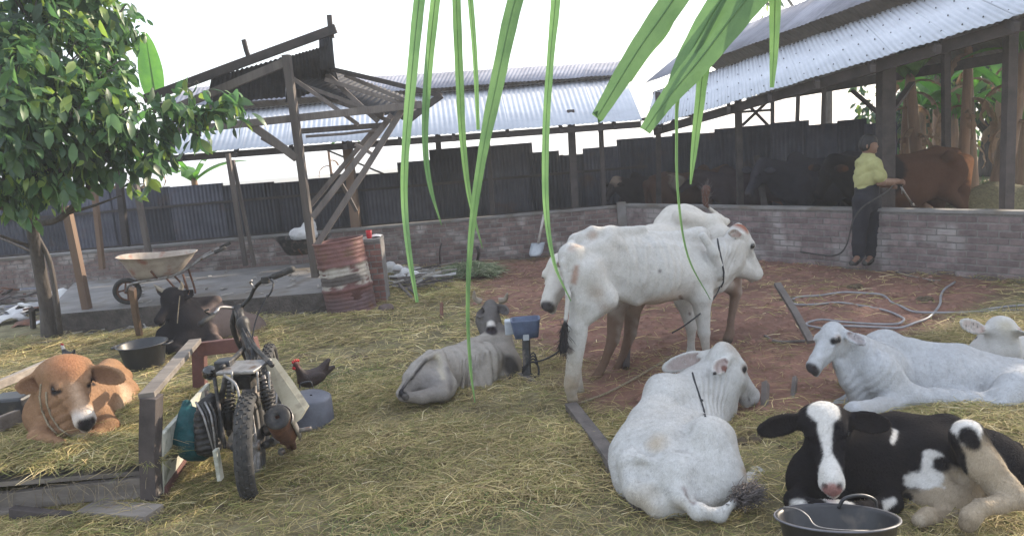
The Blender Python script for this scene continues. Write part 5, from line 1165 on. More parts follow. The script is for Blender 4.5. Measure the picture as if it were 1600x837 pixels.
# --- A: thin white cow standing broadside
def cow_A():
    base = G(985, 600); ang = math.radians(24)
    t = thing('cow', 'thin white cow standing broadside mid yard, reddish poll', 'cow', (1.0, 5.35, 0), 'cattle tied in the yard')
    J = joints((.93, 5.35, 0), ang, .91)
    J.update(tailhead=P(897, 378, 5.15), loin=P(950, 372, 5.2), mid=P(1010, 372, 5.4), withers=P(1095, 368, 5.65), hump=P(1090, 372, 5.65),
             belly_b=P(945, 430, 5.25), belly_m=P(1015, 424, 5.4), chest=P(1085, 425, 5.65), up_b=P(930, 402, 5.2), up_m=P(1010, 402, 5.4), up_f=P(1085, 405, 5.65),
             neck0=P(1100, 408, 5.68), neck1=P(1142, 385, 5.8), neck0b=P(1112, 432, 5.7), neck1b=P(1148, 405, 5.8), dew0=P(1108, 455, 5.7), dew1=P(1126, 448, 5.75), dew2=P(1145, 430, 5.8),
             hipR=P(945, 384, 5.14), hipL=P(955, 374, 5.38), pinR=P(892, 400, 5.0), pinL=P(896, 398, 5.2), thighR=P(915, 425, 5.02), thighL=P(925, 425, 5.3),
             stifleR=P(945, 465, 5.0), stifleL=P(950, 465, 5.35), gaskR=P(908, 470, 4.98), gaskL=P(915, 470, 5.3), hockR=P(898, 510, 4.97), hockL=P(907, 506, 5.3),
             cannR=P(892, 570, 4.98), cannL=P(902, 560, 5.3), fetR=P(892, 610, 5.0), fetL=P(903, 598, 5.3), hoofR=P(895, 626, 5.02), hoofL=P(906, 612, 5.32),
             shoR=P(1088, 430, 5.5), elbR=P(1095, 462, 5.48), kneeR=P(1100, 520, 5.5), fcanR=P(1104, 552, 5.52), ffetR=P(1104, 572, 5.52), fhoofR=P(1108, 584, 5.55),
             shoL=P(1078, 430, 5.85), elbL=P(1070, 468, 5.85), kneeL=P(1080, 510, 5.85), fcanL=P(1080, 535, 5.85), ffetL=P(1080, 552, 5.86), fhoofL=P(1076, 560, 5.84))
    S = Sculpt(); stand_body(S, J, .045, .84)
    S.fold((985, 420, 5.0), (1075, 415, 5.3), .3, 14, .007); S.fold((1115, 400, 5.6), (1140, 420, 5.7), .22, 22, .005)
    S.pc((906, 515, 4.97, 13), (893, 600, 5.0, 12), .03)
    # hip bones and the hollow in front of them
    S.pch([(955, 370, 5.14, 6), (972, 388, 5.14, 5), (985, 410, 5.14, 4)], .06)
    S.pc((955, 452, 5.12, 9), (995, 468, 5.25, 9), .06)
    for i in range(5):
        x = 1010 + i * 14
        S.pc((x, 385, 5.2 + i * .05, 4), (x - 6, 440, 5.15 + i * .05, 4), .035)
    S.pc((1146, 415, 5.84, 17), (1180, 428, 5.93, 11), .03); S.pch([(1098, 368, 5.46, 6), (1115, 395, 5.46, 6), (1128, 428, 5.5, 7)], .05); S.pch([(900, 372, 5.12, 7), (925, 362, 5.14, 7), (955, 362, 5.2, 6), (1005, 357, 5.35, 5)], .05)
    T, Rm, L = head(S, P(1150, 362, 5.85), P(1190, 428, 6.0), (0.2, 0, 1), t, muzzle=(.46, .40, .37), muzr=.11, eyecol=None,
                    ears=[(-1, P(1138, 362, 5.62), .042, (-.2, -1, .1)), (1, P(1160, 352, 6.1), .045, (.3, 1, 0))], earcol=(.20, .08, .06))
    S.paint((.30, .13, .09), 'e', T(.02, 0, .09), V3((.13, .16, .085)) * L, Rm, soft=.015, wob=.008)
    S.hl((.33, .2, .15), (901, 416), (897, 438), 5, 4, soft=.012, wob=.012, wsc=40, amt=.8); S.hl((.36, .24, .18), (893, 388), (928, 366), 5, soft=.02, wob=.015, amt=.55); S.hd((.36, .29, .23), 934, 458, 11, soft=.04, wob=.03, wsc=30, amt=.6); S.hl((.27, .17, .12), (975, 474), (1058, 486), 9, 7, soft=.012, wob=.008); S.hl((.30, .21, .16), (945, 480), (1000, 486), 5, 6, soft=.03, wob=.02, amt=.5); S.hd((.17, .15, .14), 889, 546, 7, soft=.008, wob=.006); S.hl((.13, .10, .09), (1062, 462), (1078, 490), 2.5, soft=.006); S.hd((.34, .28, .2), 893, 600, 12, soft=.03, wob=.03, amt=.7)
    S.dent(975, 392, 14, .014); S.dent(1005, 372, 9, .007); S.dent(1035, 372, 9, .006); S.dent(1085, 395, 9, .006); S.dent(930, 395, 9, .006); S.dent(1100, 445, 9, .006); S.dent(1170, 405, 6, .004); S.dent(968, 448, 12, .012); S.dent(915, 402, 12, .008); S.dent(1140, 405, 8, .006); S.dent(1060, 455, 10, .008)
    S.hd((.2, .19, .19), 1031, 423, 3, soft=.006)
    pass
    for q in (('belly_m', .24), ): S.dot((.42, .33, .26), J[q[0]] - V3((0, 0, .28)), q[1], soft=.06, wob=.04, amt=.75)
    S.line((.40, .35, .28), J['cannR'], J['hoofR'], .075, soft=.05, wob=.05, amt=.55)
    tail(S, [(P(893, 380, 5.05), .028), (P(880, 410, 4.93), .022), (P(888, 460, 4.9), .017), (P(884, 500, 4.88), .014)], (P(883, 508, 4.88), P(880, 545, 4.88), .033))
    hooves(S, J)
    S.build('body', M['coat'], t, (.52, .51, .49), .011, base_var=.05, dirt=.85, fur=90000)
    tuft('tail_tuft', P(883, 505, 4.88), P(880, 548, 4.88), .03, .09, 120, M['hair'], t)
    surf_rope('halter', S, [(1121, 373), (1124, 390), (1128, 408), (1131, 425), (1130, 441), (1127, 448)], .0065, M['rope'], t)
    MB().tube(spline([P(1128, 440, 5.66), P(1118, 462, 5.5), P(1098, 486, 5.44), P(1070, 508, 5.42), P(1050, 520, 5.45)], 5), .006, 6).build('lead_rope', M['rope'], t, True)
cow_A()
# --- B: white cow behind A, facing left, tail flicked up
def cow_B():
    t = thing('cow', 'white cow behind the thin standing cow, head low at left, tail flicked up', 'cow', (1.3, 6.2, 0), 'cattle tied in the yard')
    J = joints((1.22, 6.15, 0), math.radians(180 + 24), 1.0)
    J.update(tailhead=P(1118, 345, 6.7), loin=P(1070, 335, 6.5), mid=P(1000, 372, 6.3), withers=P(935, 385, 6.0), hump=P(935, 385, 6.0),
             hipL=P(1062, 338, 6.25), hipR=P(1050, 335, 6.6), pinL=P(1112, 352, 6.4), pinR=P(1118, 350, 6.75),
             up_b=P(1075, 375, 6.5), belly_b=P(1060, 405, 6.45),
             neck0=P(935, 415, 5.9), neck1=P(880, 418, 5.8), neck0b=P(930, 435, 5.9), neck1b=P(884, 436, 5.75),
             kneeL=P(958, 530, 5.75), fcanL=P(945, 565, 5.7), ffetL=P(932, 590, 5.65), fhoofL=P(926, 601, 5.6),
             kneeR=P(985, 520, 5.95), fcanR=P(972, 560, 5.9), ffetR=P(958, 588, 5.85), fhoofR=P(950, 598, 5.8),
             elbL=P(965, 470, 5.85), elbR=P(990, 470, 6.05), dew0=P(940, 455, 5.9), dew1=P(920, 455, 5.85), dew2=P(900, 445, 5.8))
    S = Sculpt(); stand_body(S, J, .045)
    S.pe(1064, 362, 6.5, 46, 40, 42, .08)
    T, Rm, L = head(S, P(876, 408, 5.80), P(848, 476, 5.42), (-.3, 0, 1), t, wid=1.2, deep=1.25, muzzle=(.07, .065, .07), muzr=.14, eyecol=(.5, .45, .4),
                    ears=[(1, P(868, 412, 5.55), .04, (-.3, -1, 0)), (-1, P(895, 400, 6.1), .04, (0, 1, 0))])
    for nme in ('L', 'R'):
        S.line((.15, .10, .075), J['elb' + nme] - V3((0, 0, .05)), J['fhoof' + nme], .11, soft=.04, wob=.02)
        S.line((.20, .14, .11), J['gask' + nme], J['hoof' + nme], .11, soft=.05, wob=.02)
    S.dot((.35, .26, .2), P(1000, 450, 6.0), .2, soft=.08, wob=.03, amt=.8)
    tail(S, [(P(1128, 355, 6.8), .03), (P(1136, 346, 6.9), .028), (P(1118, 334, 6.85), .02), (P(1103, 320, 6.8), .015)], (P(1102, 318, 6.8), P(1103, 296, 6.8), .042), (.10, .055, .045))
    hooves(S, J)
    tuft('tail_tuft', P(1102, 322, 6.8), P(1103, 292, 6.8), .035, .10, 90, M['tuft'], t, droop=.1)
    S.build('body', M['coat'], t, (.49, .465, .425), .013, dirt=.6)
cow_B()
# --- C: white cow lying in front, back to the camera, head turned right
def cow_C():
    t = thing('cow', 'foreground white cow lying with its back to the viewer, black neck rope', 'cow', (.85, 3.9, 0), 'cattle tied in the yard')
    S = Sculpt()
    S.pc((1000, 712, 3.85, 52), (1035, 655, 4.4, 44), .07)
    S.pc((1000, 740, 3.7, 48), (1040, 690, 4.3, 50), .07)
    S.pc((1045, 715, 3.7, 55), (1075, 680, 4.3, 48), .07)
    S.pch([(1040, 612, 4.5, 22), (1018, 655, 4.15, 24), (1022, 700, 3.85, 22), (1040, 742, 3.62, 22)], .07)
    S.pe(1037, 612, 4.45, 30, 45, 26, .06)
    S.pc((985, 722, 3.62, 22), (1000, 762, 3.48, 26), .05)          # left hip bone and haunch
    S.pc((1005, 760, 3.5, 28), (1030, 785, 3.42, 20), .05)
    S.pc((1060, 745, 3.5, 48), (1110, 760, 3.5, 42), .07)
    S.pc((1110, 690, 3.62, 42), (1122, 745, 3.5, 42), .06)          # right haunch
    S.pe(1109, 683, 3.7, 37, 44, 33, .05)
    S.pc((1128, 745, 3.5, 36), (1150, 775, 3.55, 20), .05)
    S.pch([(1150, 770, 3.6, 15), (1172, 752, 3.72, 13), (1183, 742, 3.8, 13), (1190, 752, 3.78, 11)], .02)
    S.pc((1100, 780, 3.4, 22), (1030, 790, 3.42, 20), .05)
    S.pc((1050, 630, 4.45, 40), (1105, 612, 4.65, 46), .05)         # neck
    S.pc((1105, 612, 4.65, 46), (1128, 590, 4.68, 38), .05)
    S.pc((1080, 665, 4.4, 50), (1128, 640, 4.62, 22), .06)
    S.pc((1112, 735, 4.3, 30), (1150, 690, 4.5, 14), .06)
    T, Rm, L = head(S, P(1126, 550, 4.66), P(1186, 618, 4.80), (.1, 0, 1), t, muzzle=(.50, .42, .38), muzr=.10, eyecol=(.4, .34, .3), rim=None,
                    ears=[(-1, P(1114, 582, 4.44), .05, (.1, -1, .5)), (1, P(1036, 576, 4.85), .062, (0, -1, .6))], earcol=(.22, .11, .09), wid=1.02)
    S.dot((.45, .38, .32), T(.05, 0, .12), .06, soft=.05, wob=.02, amt=.7)
    S.hd((.46, .38, .28), 1025, 692, 16, soft=.04, wob=.03, amt=.7); S.hl((.36, .26, .17), (1157, 705), (1163, 735), 7, soft=.02, wob=.02, amt=.8); S.hd((.16, .08, .065), 1133, 576, 7, soft=.008); S.hl((.18, .13, .12), (1069, 762), (1084, 785), 4, soft=.01, amt=.7); S.hd((.35, .3, .26), 1140, 540, 9, soft=.02, wob=.01, amt=.6)
    S.pch([(978, 722, 3.56, 6), (1000, 716, 3.52, 7), (1022, 722, 3.5, 7)], .03); S.dent(1003, 742, 17, .02); S.dent(1085, 652, 8, .010); S.dent(1078, 720, 9, .006); S.dent(1135, 700, 12, .005); S.dent(1025, 770, 12, .012); S.dent(1070, 672, 14, .016); S.dent(1064, 700, 13, .010); S.dent(1082, 775, 10, .014); S.dent(1040, 640, 14, .008); S.dent(1160, 610, 10, .007); S.dent(1152, 640, 12, .008); S.dent(1085, 745, 10, .006)
    S.hd(DK, 1172, 573, 3.6, soft=.004)
    S.dot((.45, .38, .28), P(1010, 790, 3.4), .09, soft=.05, wob=.04, amt=.6); S.line((.45, .38, .28), P(1060, 800, 3.3), P(1150, 790, 3.3), .05, soft=.04, wob=.04, amt=.5)
    S.dot((.10, .09, .08), P(1190, 754, 3.78), .03, soft=.01)
    tail(S, [(P(1034, 705, 3.68), .05), (P(1042, 740, 3.5), .05), (P(1062, 772, 3.36), .048), (P(1090, 798, 3.25), .034), (P(1125, 804, 3.25), .026), (P(1148, 783, 3.28), .02)],
         (P(1152, 780, 3.3), P(1164, 770, 3.33), .04), (.10, .095, .10), .04)
    tuft('tail_tuft', P(1150, 780, 3.27), P(1176, 768, 3.32), .045, .07, 700, M['tuft'], t, sp=.45)
    S.fold((1085, 600, 4.42), (1140, 625, 4.45), .24, 26, .006, 1.0); S.fold((1035, 620, 4.4), (1020, 720, 3.6), .30, 9, .005)
    S.build('body', M['coat'], t, (.52, .515, .50), .0085, base_var=.045, bumpy=.0035, dirt=.85, fur=130000)
    surf_rope('neck_rope', S, [(1082, 582), (1084, 590), (1087, 600), (1091, 612), (1095, 624), (1099, 637), (1102, 650)], .006, M['rope'], t)
    ball('rope_knot', S.hit(1096, 626), .013, M['rope'], t)
cow_C()
# --- D: black and white calf
def cow_D():
    t = thing('calf', 'black and white calf with a white blaze and pink nose lying behind the black bucket', 'calf', (1.7, 3.3, 0))
    S = Sculpt(); TAN = (.37, .305, .225); WH = (.62, .60, .57)
    S.pc((1372, 722, 3.52, 58), (1450, 728, 3.5, 66), .07); S.pc((1450, 728, 3.5, 66), (1530, 735, 3.5, 58), .07)
    S.pch([(1350, 672, 3.6, 24), (1400, 668, 3.6, 22), (1480, 672, 3.6, 22), (1545, 700, 3.6, 26)], .07)
    S.pe(1470, 768, 3.35, 62, 60, 42, .07)
    S.pc((1280, 740, 3.48, 48), (1350, 730, 3.5, 58), .07)           # chest
    S.pc((1300, 700, 3.45, 42), (1350, 700, 3.52, 46), .06)          # neck
    S.pc((1262, 755, 3.42, 34), (1300, 778, 3.35, 30), .06)
    S.pch([(1262, 770, 3.35, 24), (1242, 782, 3.2, 16), (1262, 792, 3.12, 13), (1312, 792, 3.12, 12)], .03)
    S.pch([(1372, 760, 3.4, 34), (1392, 785, 3.25, 18), (1345, 796, 3.12, 12), (1325, 796, 3.1, 12)], .03)
    S.pe(1556, 725, 3.5, 45, 55, 50, .06)                            # rump
    S.pch([(1530, 735, 3.35, 42), (1512, 682, 3.22, 25), (1535, 725, 3.17, 27), (1570, 765, 3.1, 23), (1588, 778, 3.06, 18)], .04)
    S.pch([(1588, 778, 3.06, 17), (1560, 788, 3.02, 14), (1532, 792, 2.99, 13), (1518, 806, 2.98, 15), (1512, 818, 2.97, 14)], .02)
    S.pch([(1480, 806, 3.2, 16), (1450, 806, 3.12, 13), (1436, 812, 3.1, 12)], .03)
    S.pch([(1586, 700, 3.55, 12), (1600, 740, 3.5, 8), (1596, 790, 3.45, 10)], .03)
    ears = [(-1, P(1184, 672, 3.33), .058, (0, -1, .1)), (1, P(1392, 664, 3.33), .058, (.1, -1, .1))]
    T, Rm, L = head(S, P(1288, 648, 3.48), P(1300, 758, 3.10), (0, .25, 1), t, muzzle=(.38, .20, .18), muzr=.105, eyecol=None, ears=ears, earcol=(.02, .018, .02), wid=1.12, eyer=.055)
    S.pe(1287, 655, 3.46, 40, 40, 26, .04)
    # coat pattern
    S.paint_ops = S.paint_ops[-200:]
    ops = S.paint_ops; S.paint_ops = []
    S.dot(TAN, P(1485, 790, 3.25), .185, soft=.02, wob=.03)
    S.dot(TAN, P(1560, 775, 3.08), .16, soft=.02, wob=.02)
    S.pline(TAN, (1515, 700, 3.15, 30), (1590, 790, 3.05, 40), soft=.02); S.pline(TAN, (1600, 790, 3.05, 30), (1500, 815, 2.95, 34), soft=.02); S.pline(TAN, (1480, 800, 3.15, 28), (1436, 812, 3.08, 24), soft=.02, wob=.01); S.dot((.42, .36, .28), P(1434, 814, 3.07), .035, soft=.01)
    S.hl(WH, (1425, 752), (1462, 745), 12, 16, soft=.008, wob=.02, wsc=34); S.hl(WH, (1452, 708), (1448, 740), 7, 9, soft=.007, wob=.012, wsc=34)
    S.hl(WH, (1456, 706), (1470, 712), 5, 5, soft=.007, wob=.008, wsc=34)
    S.hl(WH, (1399, 672), (1394, 690), 5, 5, soft=.006, wob=.008, wsc=34); S.hl(WH, (1385, 790), (1398, 780), 9, 5, soft=.008, wob=.012)
    S.hd(WH, 1423, 783, 7, soft=.007, wob=.008); S.dot(WH, P(1508, 664, 3.16), .088, soft=.008, wob=.014, wsc=30)
    S.dot(WH, P(1590, 715, 3.3), .05, soft=.012, wob=.02)
    S.hl((.014, .013, .015), (1470, 725), (1500, 722), 13, 16, soft=.007, wob=.012, wsc=30); S.hl((.014, .013, .015), (1490, 690), (1505, 730), 14, 9, soft=.008, wob=.01); S.hd((.014, .013, .015), 1420, 775, 8, soft=.007, wob=.01)
    S.dent(1498, 745, 12, .012); S.dent(1420, 800, 10, .01); S.dent(1575, 745, 8, .006)
    S.dot((.014, .013, .015), P(1514, 678, 3.13), .06, soft=.008, wob=.014, wsc=28); S.dot((.014, .013, .015), P(1523, 692, 3.12), .04, soft=.008, wob=.01); S.dot((.02, .018, .02), P(1484, 728, 3.2), .062, soft=.01, wob=.012)
    S.dot(WH, P(1240, 792, 3.1), .055, soft=.01, wob=.01); S.dot(WH, P(1318, 794, 3.1), .05, soft=.01)
    S.dot((.26, .21, .15), P(1512, 820, 2.96), .045, soft=.01)
    # blaze widening over the forehead and round the muzzle
    S.paint(WH, 'e', T(.10, 0, .14), V3((.19, .17, .13)) * L, Rm, soft=.006, wob=.006, wsc=30)
    S.line(WH, T(.2, .0, .14), T(.62, -.01, .07), .105 * L, .035 * L, soft=.006, wob=.005, wsc=30)
    S.line(WH, T(.62, 0, .07), T(.86, 0, 0), .04 * L, .13 * L, soft=.006, wob=.004)
    S.dot(WH, T(.92, 0, -.11), .185 * L, soft=.006, wob=.008, wsc=30)
    S.paint_ops += [o for o in ops]
    S.p.append(('c', P(1508, 800, 2.93), P(1516, 826, 2.93), .004, .006, .006, True)); S.p.append(('c', P(1430, 800, 3.06), P(1434, 822, 3.04), .004, .006, .006, True))
    S.build('body', M['coat'], t, (.014, .013, .015), .007, dirt=.3, fur=120000)
cow_D()
# --- E: white calf lying, right
def cow_E():
    t = thing('calf', 'white calf lying side on with dark nose, behind the black and white calf', 'calf', (2.6, 4.7, 0), 'pale cattle lying on the right')
    S = Sculpt()
    S.pc((1395, 595, 4.85, 52), (1480, 605, 4.8, 62), .08); S.pc((1480, 605, 4.8, 62), (1570, 622, 4.75, 62), .08)
    S.pc((1425, 625, 4.5, 24), (1550, 640, 4.4, 28), .08)
    S.pch([(1365, 540, 4.9, 20), (1420, 548, 4.9, 18), (1500, 558, 4.88, 18), (1590, 585, 4.85, 22), (1650, 625, 4.8, 18)], .07)
    S.pe(1382, 530, 4.95, 25, 20, 17, .05)
    S.pc((1370, 585, 4.6, 38), (1412, 622, 4.5, 24), .05)
    S.pch([(1412, 628, 4.5, 20), (1375, 636, 4.38, 15), (1335, 643, 4.25, 15), (1352, 658, 4.2, 10), (1395, 662, 4.2, 9)], .03)
    S.pch([(1350, 625, 4.75, 22), (1290, 643, 4.7, 10), (1240, 652, 4.65, 8), (1214, 653, 4.62, 9)], .03)
    S.pc((1375, 575, 4.75, 40), (1335, 552, 4.72, 33), .05); S.pc((1365, 600, 4.75, 36), (1335, 580, 4.68, 26), .05)
    S.pch([(1342, 620, 4.6, 18), (1325, 595, 4.6, 11), (1312, 570, 4.62, 11)], .05)
    S.pc((1620, 625, 4.65, 50), (1588, 612, 4.45, 32), .06); S.pch([(1588, 610, 4.42, 30), (1540, 650, 4.28, 20), (1515, 670, 4.22, 14), (1580, 690, 4.15, 12)], .04)
    T, Rm, L = head(S, P(1305, 514, 4.72), P(1262, 572, 4.5), (-.3, 0, 1), t, muzzle=(.06, .055, .06), muzr=.125, eyecol=(.42, .37, .34), eyer=.055,
                    ears=[(1, P(1352, 538, 4.5), .05, (.2, -1, .3)), (-1, P(1300, 520, 5.05), .045, (0, 1, .3))], earcol=(.16, .10, .085), wid=1.12)
    S.dot((.12, .09, .08), P(1347, 540, 4.48), .035, soft=.02, wob=.01, amt=.7)
    S.dot((.45, .37, .28), P(1480, 665, 4.55), .12, soft=.06, wob=.03, amt=.5)
    S.hd(DK, 1303, 533, 6, soft=.006); S.dent(1290, 550, 9, .006); S.dent(1412, 600, 14, .012); S.dent(1345, 590, 10, .007); S.dent(1420, 645, 12, .014); S.dent(1550, 625, 20, .015); S.dent(1330, 550, 7, .006)
    S.fold((1330, 560, 4.6), (1375, 600, 4.6), .22, 22, .005); S.fold((1430, 590, 4.5), (1540, 600, 4.5), .3, 10, .006)
    S.build('body', M['coat'], t, (.42, .43, .445), .0105, base_var=.05, bumpy=.0035, dirt=.7, fur=90000)
cow_E()
# --- F: cow at right edge looking away
def cow_F():
    t = thing('cow', 'pale cow at the far right edge seen from behind its ears', 'cow', (3.9, 5.5, 0), 'pale cattle lying on the right')
    S = Sculpt()
    S.pc((1560, 548, 5.35, 34), (1660, 575, 5.5, 60), .07); S.pc((1545, 560, 5.3, 34), (1650, 620, 5.4, 62), .08); S.pc((1660, 575, 5.5, 60), (1760, 580, 5.6, 58), .08)
    S.pch([(1650, 635, 5.2, 22), (1590, 655, 5.1, 14), (1640, 668, 5.05, 11)], .04)
    T, Rm, L = head(S, P(1566, 514, 5.25), P(1530, 565, 5.60), (0, 0, 1), None, muzzle=(.1, .09, .09), eyecol=None,
                    ears=[(1, P(1499, 503, 5.15), .058, (0, -1, .3)), (-1, P(1612, 523, 5.0), .058, (0, -1, .5))], earcol=(.42, .30, .27), wid=1.15)
    S.pe(1564, 512, 5.25, 22, 22, 20, .04)
    S.dot((.40, .36, .27), P(1572, 506, 5.15), .07, soft=.04, wob=.02, amt=.7)
    S.build('body', M['coat'], t, (.46, .45, .435), .013, dirt=.4)
cow_F()
# --- G: grey horned cow lying beyond the straw
def cow_G():
    t = thing('cow', 'thin grey horned cow lying on the straw beside the blue water bowl', 'cow', (-.3, 5.8, 0))
    S = Sculpt()
    S.pc((772, 572, 6.0, 34), (722, 582, 5.8, 38), .07); S.pc((722, 582, 5.8, 38), (675, 592, 5.6, 32), .07)
    S.pch([(786, 518, 6.2, 9), (768, 530, 6.1, 14), (735, 545, 5.95, 14), (700, 556, 5.8, 12), (682, 560, 5.7, 12), (655, 575, 5.5, 12)], .06)
    S.pc((784, 525, 6.15, 16), (790, 575, 6.0, 24), .06); S.pc((788, 570, 5.95, 28), (795, 600, 5.85, 18), .06)
    S.pc((760, 560, 5.8, 26), (750, 605, 5.65, 20), .06)
    S.pc((672, 553, 5.62, 8), (640, 590, 5.4, 12), .05); S.pc((688, 553, 5.6, 8), (702, 600, 5.4, 10), .05)
    S.pc((660, 595, 5.45, 26), (690, 605, 5.4, 24), .06); S.pc((645, 600, 5.35, 18), (626, 614, 5.25, 8), .04)
    S.pch([(690, 612, 5.3, 16), (660, 620, 5.2, 10), (630, 620, 5.2, 8)], .04)
    S.pch([(795, 600, 5.8, 16), (812, 612, 5.75, 9), (790, 618, 5.7, 8)], .04)
    for i in range(7): S.pc((722 + i * 7, 560 - i * 2, 5.52 + i * .03, 2), (716 + i * 7, 606, 5.5 + i * .03, 2.5), .02)
    S.pc((780, 545, 6.2, 20), (768, 512, 6.35, 18), .05)
    S.pc((770, 530, 6.2, 16), (762, 500, 6.3, 20), .05)
    T, Rm, L = head(S, P(766, 476, 6.38), P(767, 514, 6.06), (0, .6, 1), t, muzzle=(.035, .03, .035), muzr=.15, eyecol=(.09, .08, .08), eyer=.05,
                    ears=[(-1, P(749, 496, 6.2), .05, (-.3, -1, .2)), (1, P(795, 488, 6.2), .045, (.2, -1, .1))], earcol=(.045, .035, .035), wid=.86)
    GR = (.13, .12, .115)
    S.paint_ops.insert(0, (GR, 's', (T(.3, 0, -.05), .26), .03, .02, 14, 1.0))
    S.paint_ops.insert(0, (DK, 'c', (P(812, 600, 5.8), P(798, 560, 5.8), m(16, 5.8), m(12, 5.8)), .03, .02, 14, .85))
    S.paint_ops.insert(0, ((.17, .16, .16), 's', (P(665, 610, 5.3), .17), .05, .03, 14, .7))
    S.dot((.55, .52, .48), T(.80, 0, .0), .035, soft=.012)
    tail(S, [(P(682, 553, 5.58), .028), (P(664, 560, 5.47), .02), (P(643, 585, 5.3), .016), (P(628, 608, 5.18), .014)], (P(626, 612, 5.17), P(634, 620, 5.1), .03))
    S.line((.06, .055, .06), P(664, 562, 5.46), P(628, 608, 5.18), .018, soft=.008)
    S.hl((.46, .42, .33), (683, 556), (692, 590), 5, 4, soft=.015, wob=.01, amt=.8); S.hl((.09, .08, .08), (700, 575), (704, 606), 4, 5, soft=.015, amt=.6); S.fold((700, 575, 5.5), (790, 560, 5.8), .28, 13, .012, .4)
    S.build('body', M['coat'], t, (.33, .305, .275), .0105, dirt=.5, bumpy=.004, fur=40000)
    for a, b, c in (((752, 472, 6.36), (742, 466, 6.36), (741, 454, 6.34)), ((779, 470, 6.36), (789, 468, 6.36), (793, 457, 6.34))):
        MB().tube(spline([P(*a), P(*b), P(*c)], 4), [m(q, 6.3) for q in (5.5, 5.2, 5, 4.6, 4.2, 3.6, 3, 2.2, .8)], 8).build('horn', M['horn'], t, True)
cow_G()
# --- I: black cow with grey-brown saddle
def cow_I():
    t = thing('cow', 'black headed cow with grey-brown back lying under the wheelbarrow', 'cow', (-3.6, 7.8, 0))
    S = Sculpt(); DKB = (.02, .018, .02)
    S.pc((318, 510, 8.0, 34), (350, 512, 8.1, 34), .08); S.pc((350, 512, 8.1, 34), (388, 518, 8.2, 30), .08)
    S.pch([(338, 470, 8.1, 9), (322, 478, 8.05, 14), (300, 478, 7.95, 13), (280, 478, 7.85, 12)], .05)
    S.pc((290, 505, 7.75, 28), (320, 515, 7.85, 26), .06); S.pc((262, 525, 7.7, 18), (300, 530, 7.7, 20), .06)
    S.pch([(290, 530, 7.6, 14), (265, 545, 7.45, 8), (290, 548, 7.4, 7)], .04); S.pch([(335, 535, 7.7, 14), (310, 548, 7.5, 8), (335, 550, 7.45, 7)], .04)
    T, Rm, L = head(S, P(272, 462, 7.75), P(240, 502, 7.45), (0, .2, 1), t, muzzle=None, eyecol=None,
                    ears=[(1, P(304, 456, 7.7), .06, (0, -1, .2)), (-1, P(243, 450, 7.9), .05, (0, -1, .2))], earcol=(.03, .025, .025), wid=1.0)
    S.pc((270, 465, 7.75, 18), (290, 495, 7.8, 26), .05)
    ops = S.paint_ops; S.paint_ops = []
    S.pline(DKB, (285, 490, 7.6, 46), (250, 530, 7.6, 50), soft=.03, wob=.03); S.pline(DKB, (260, 470, 7.7, 35), (335, 468, 8.1, 9), soft=.03)
    S.pline(DKB, (315, 520, 7.6, 20), (320, 550, 7.6, 28), soft=.03, wob=.02); S.dot(DKB, T(.4, 0, 0), .3, soft=.03)
    S.paint_ops += ops
    S.build('body', M['coat'], t, (.155, .115, .10), .015, dirt=.3, bumpy=.004)
    for a, b, c in (((262, 456, 7.75), (250, 452, 7.75), (240, 444, 7.72)), ((280, 454, 7.75), (284, 448, 7.75), (283, 440, 7.72))):
        MB().tube(spline([P(*a), P(*b), P(*c)], 4), [m(q, 7.7) for q in (4.5, 4.2, 4, 3.6, 3.2, 2.8, 2.2, 1.6, .8)], 8).build('horn', M['horn'], t, True)
    surf_rope('halter', S, [(281, 462), (279, 480), (277, 505)], .005, M['rope_tan'], t)
cow_I()
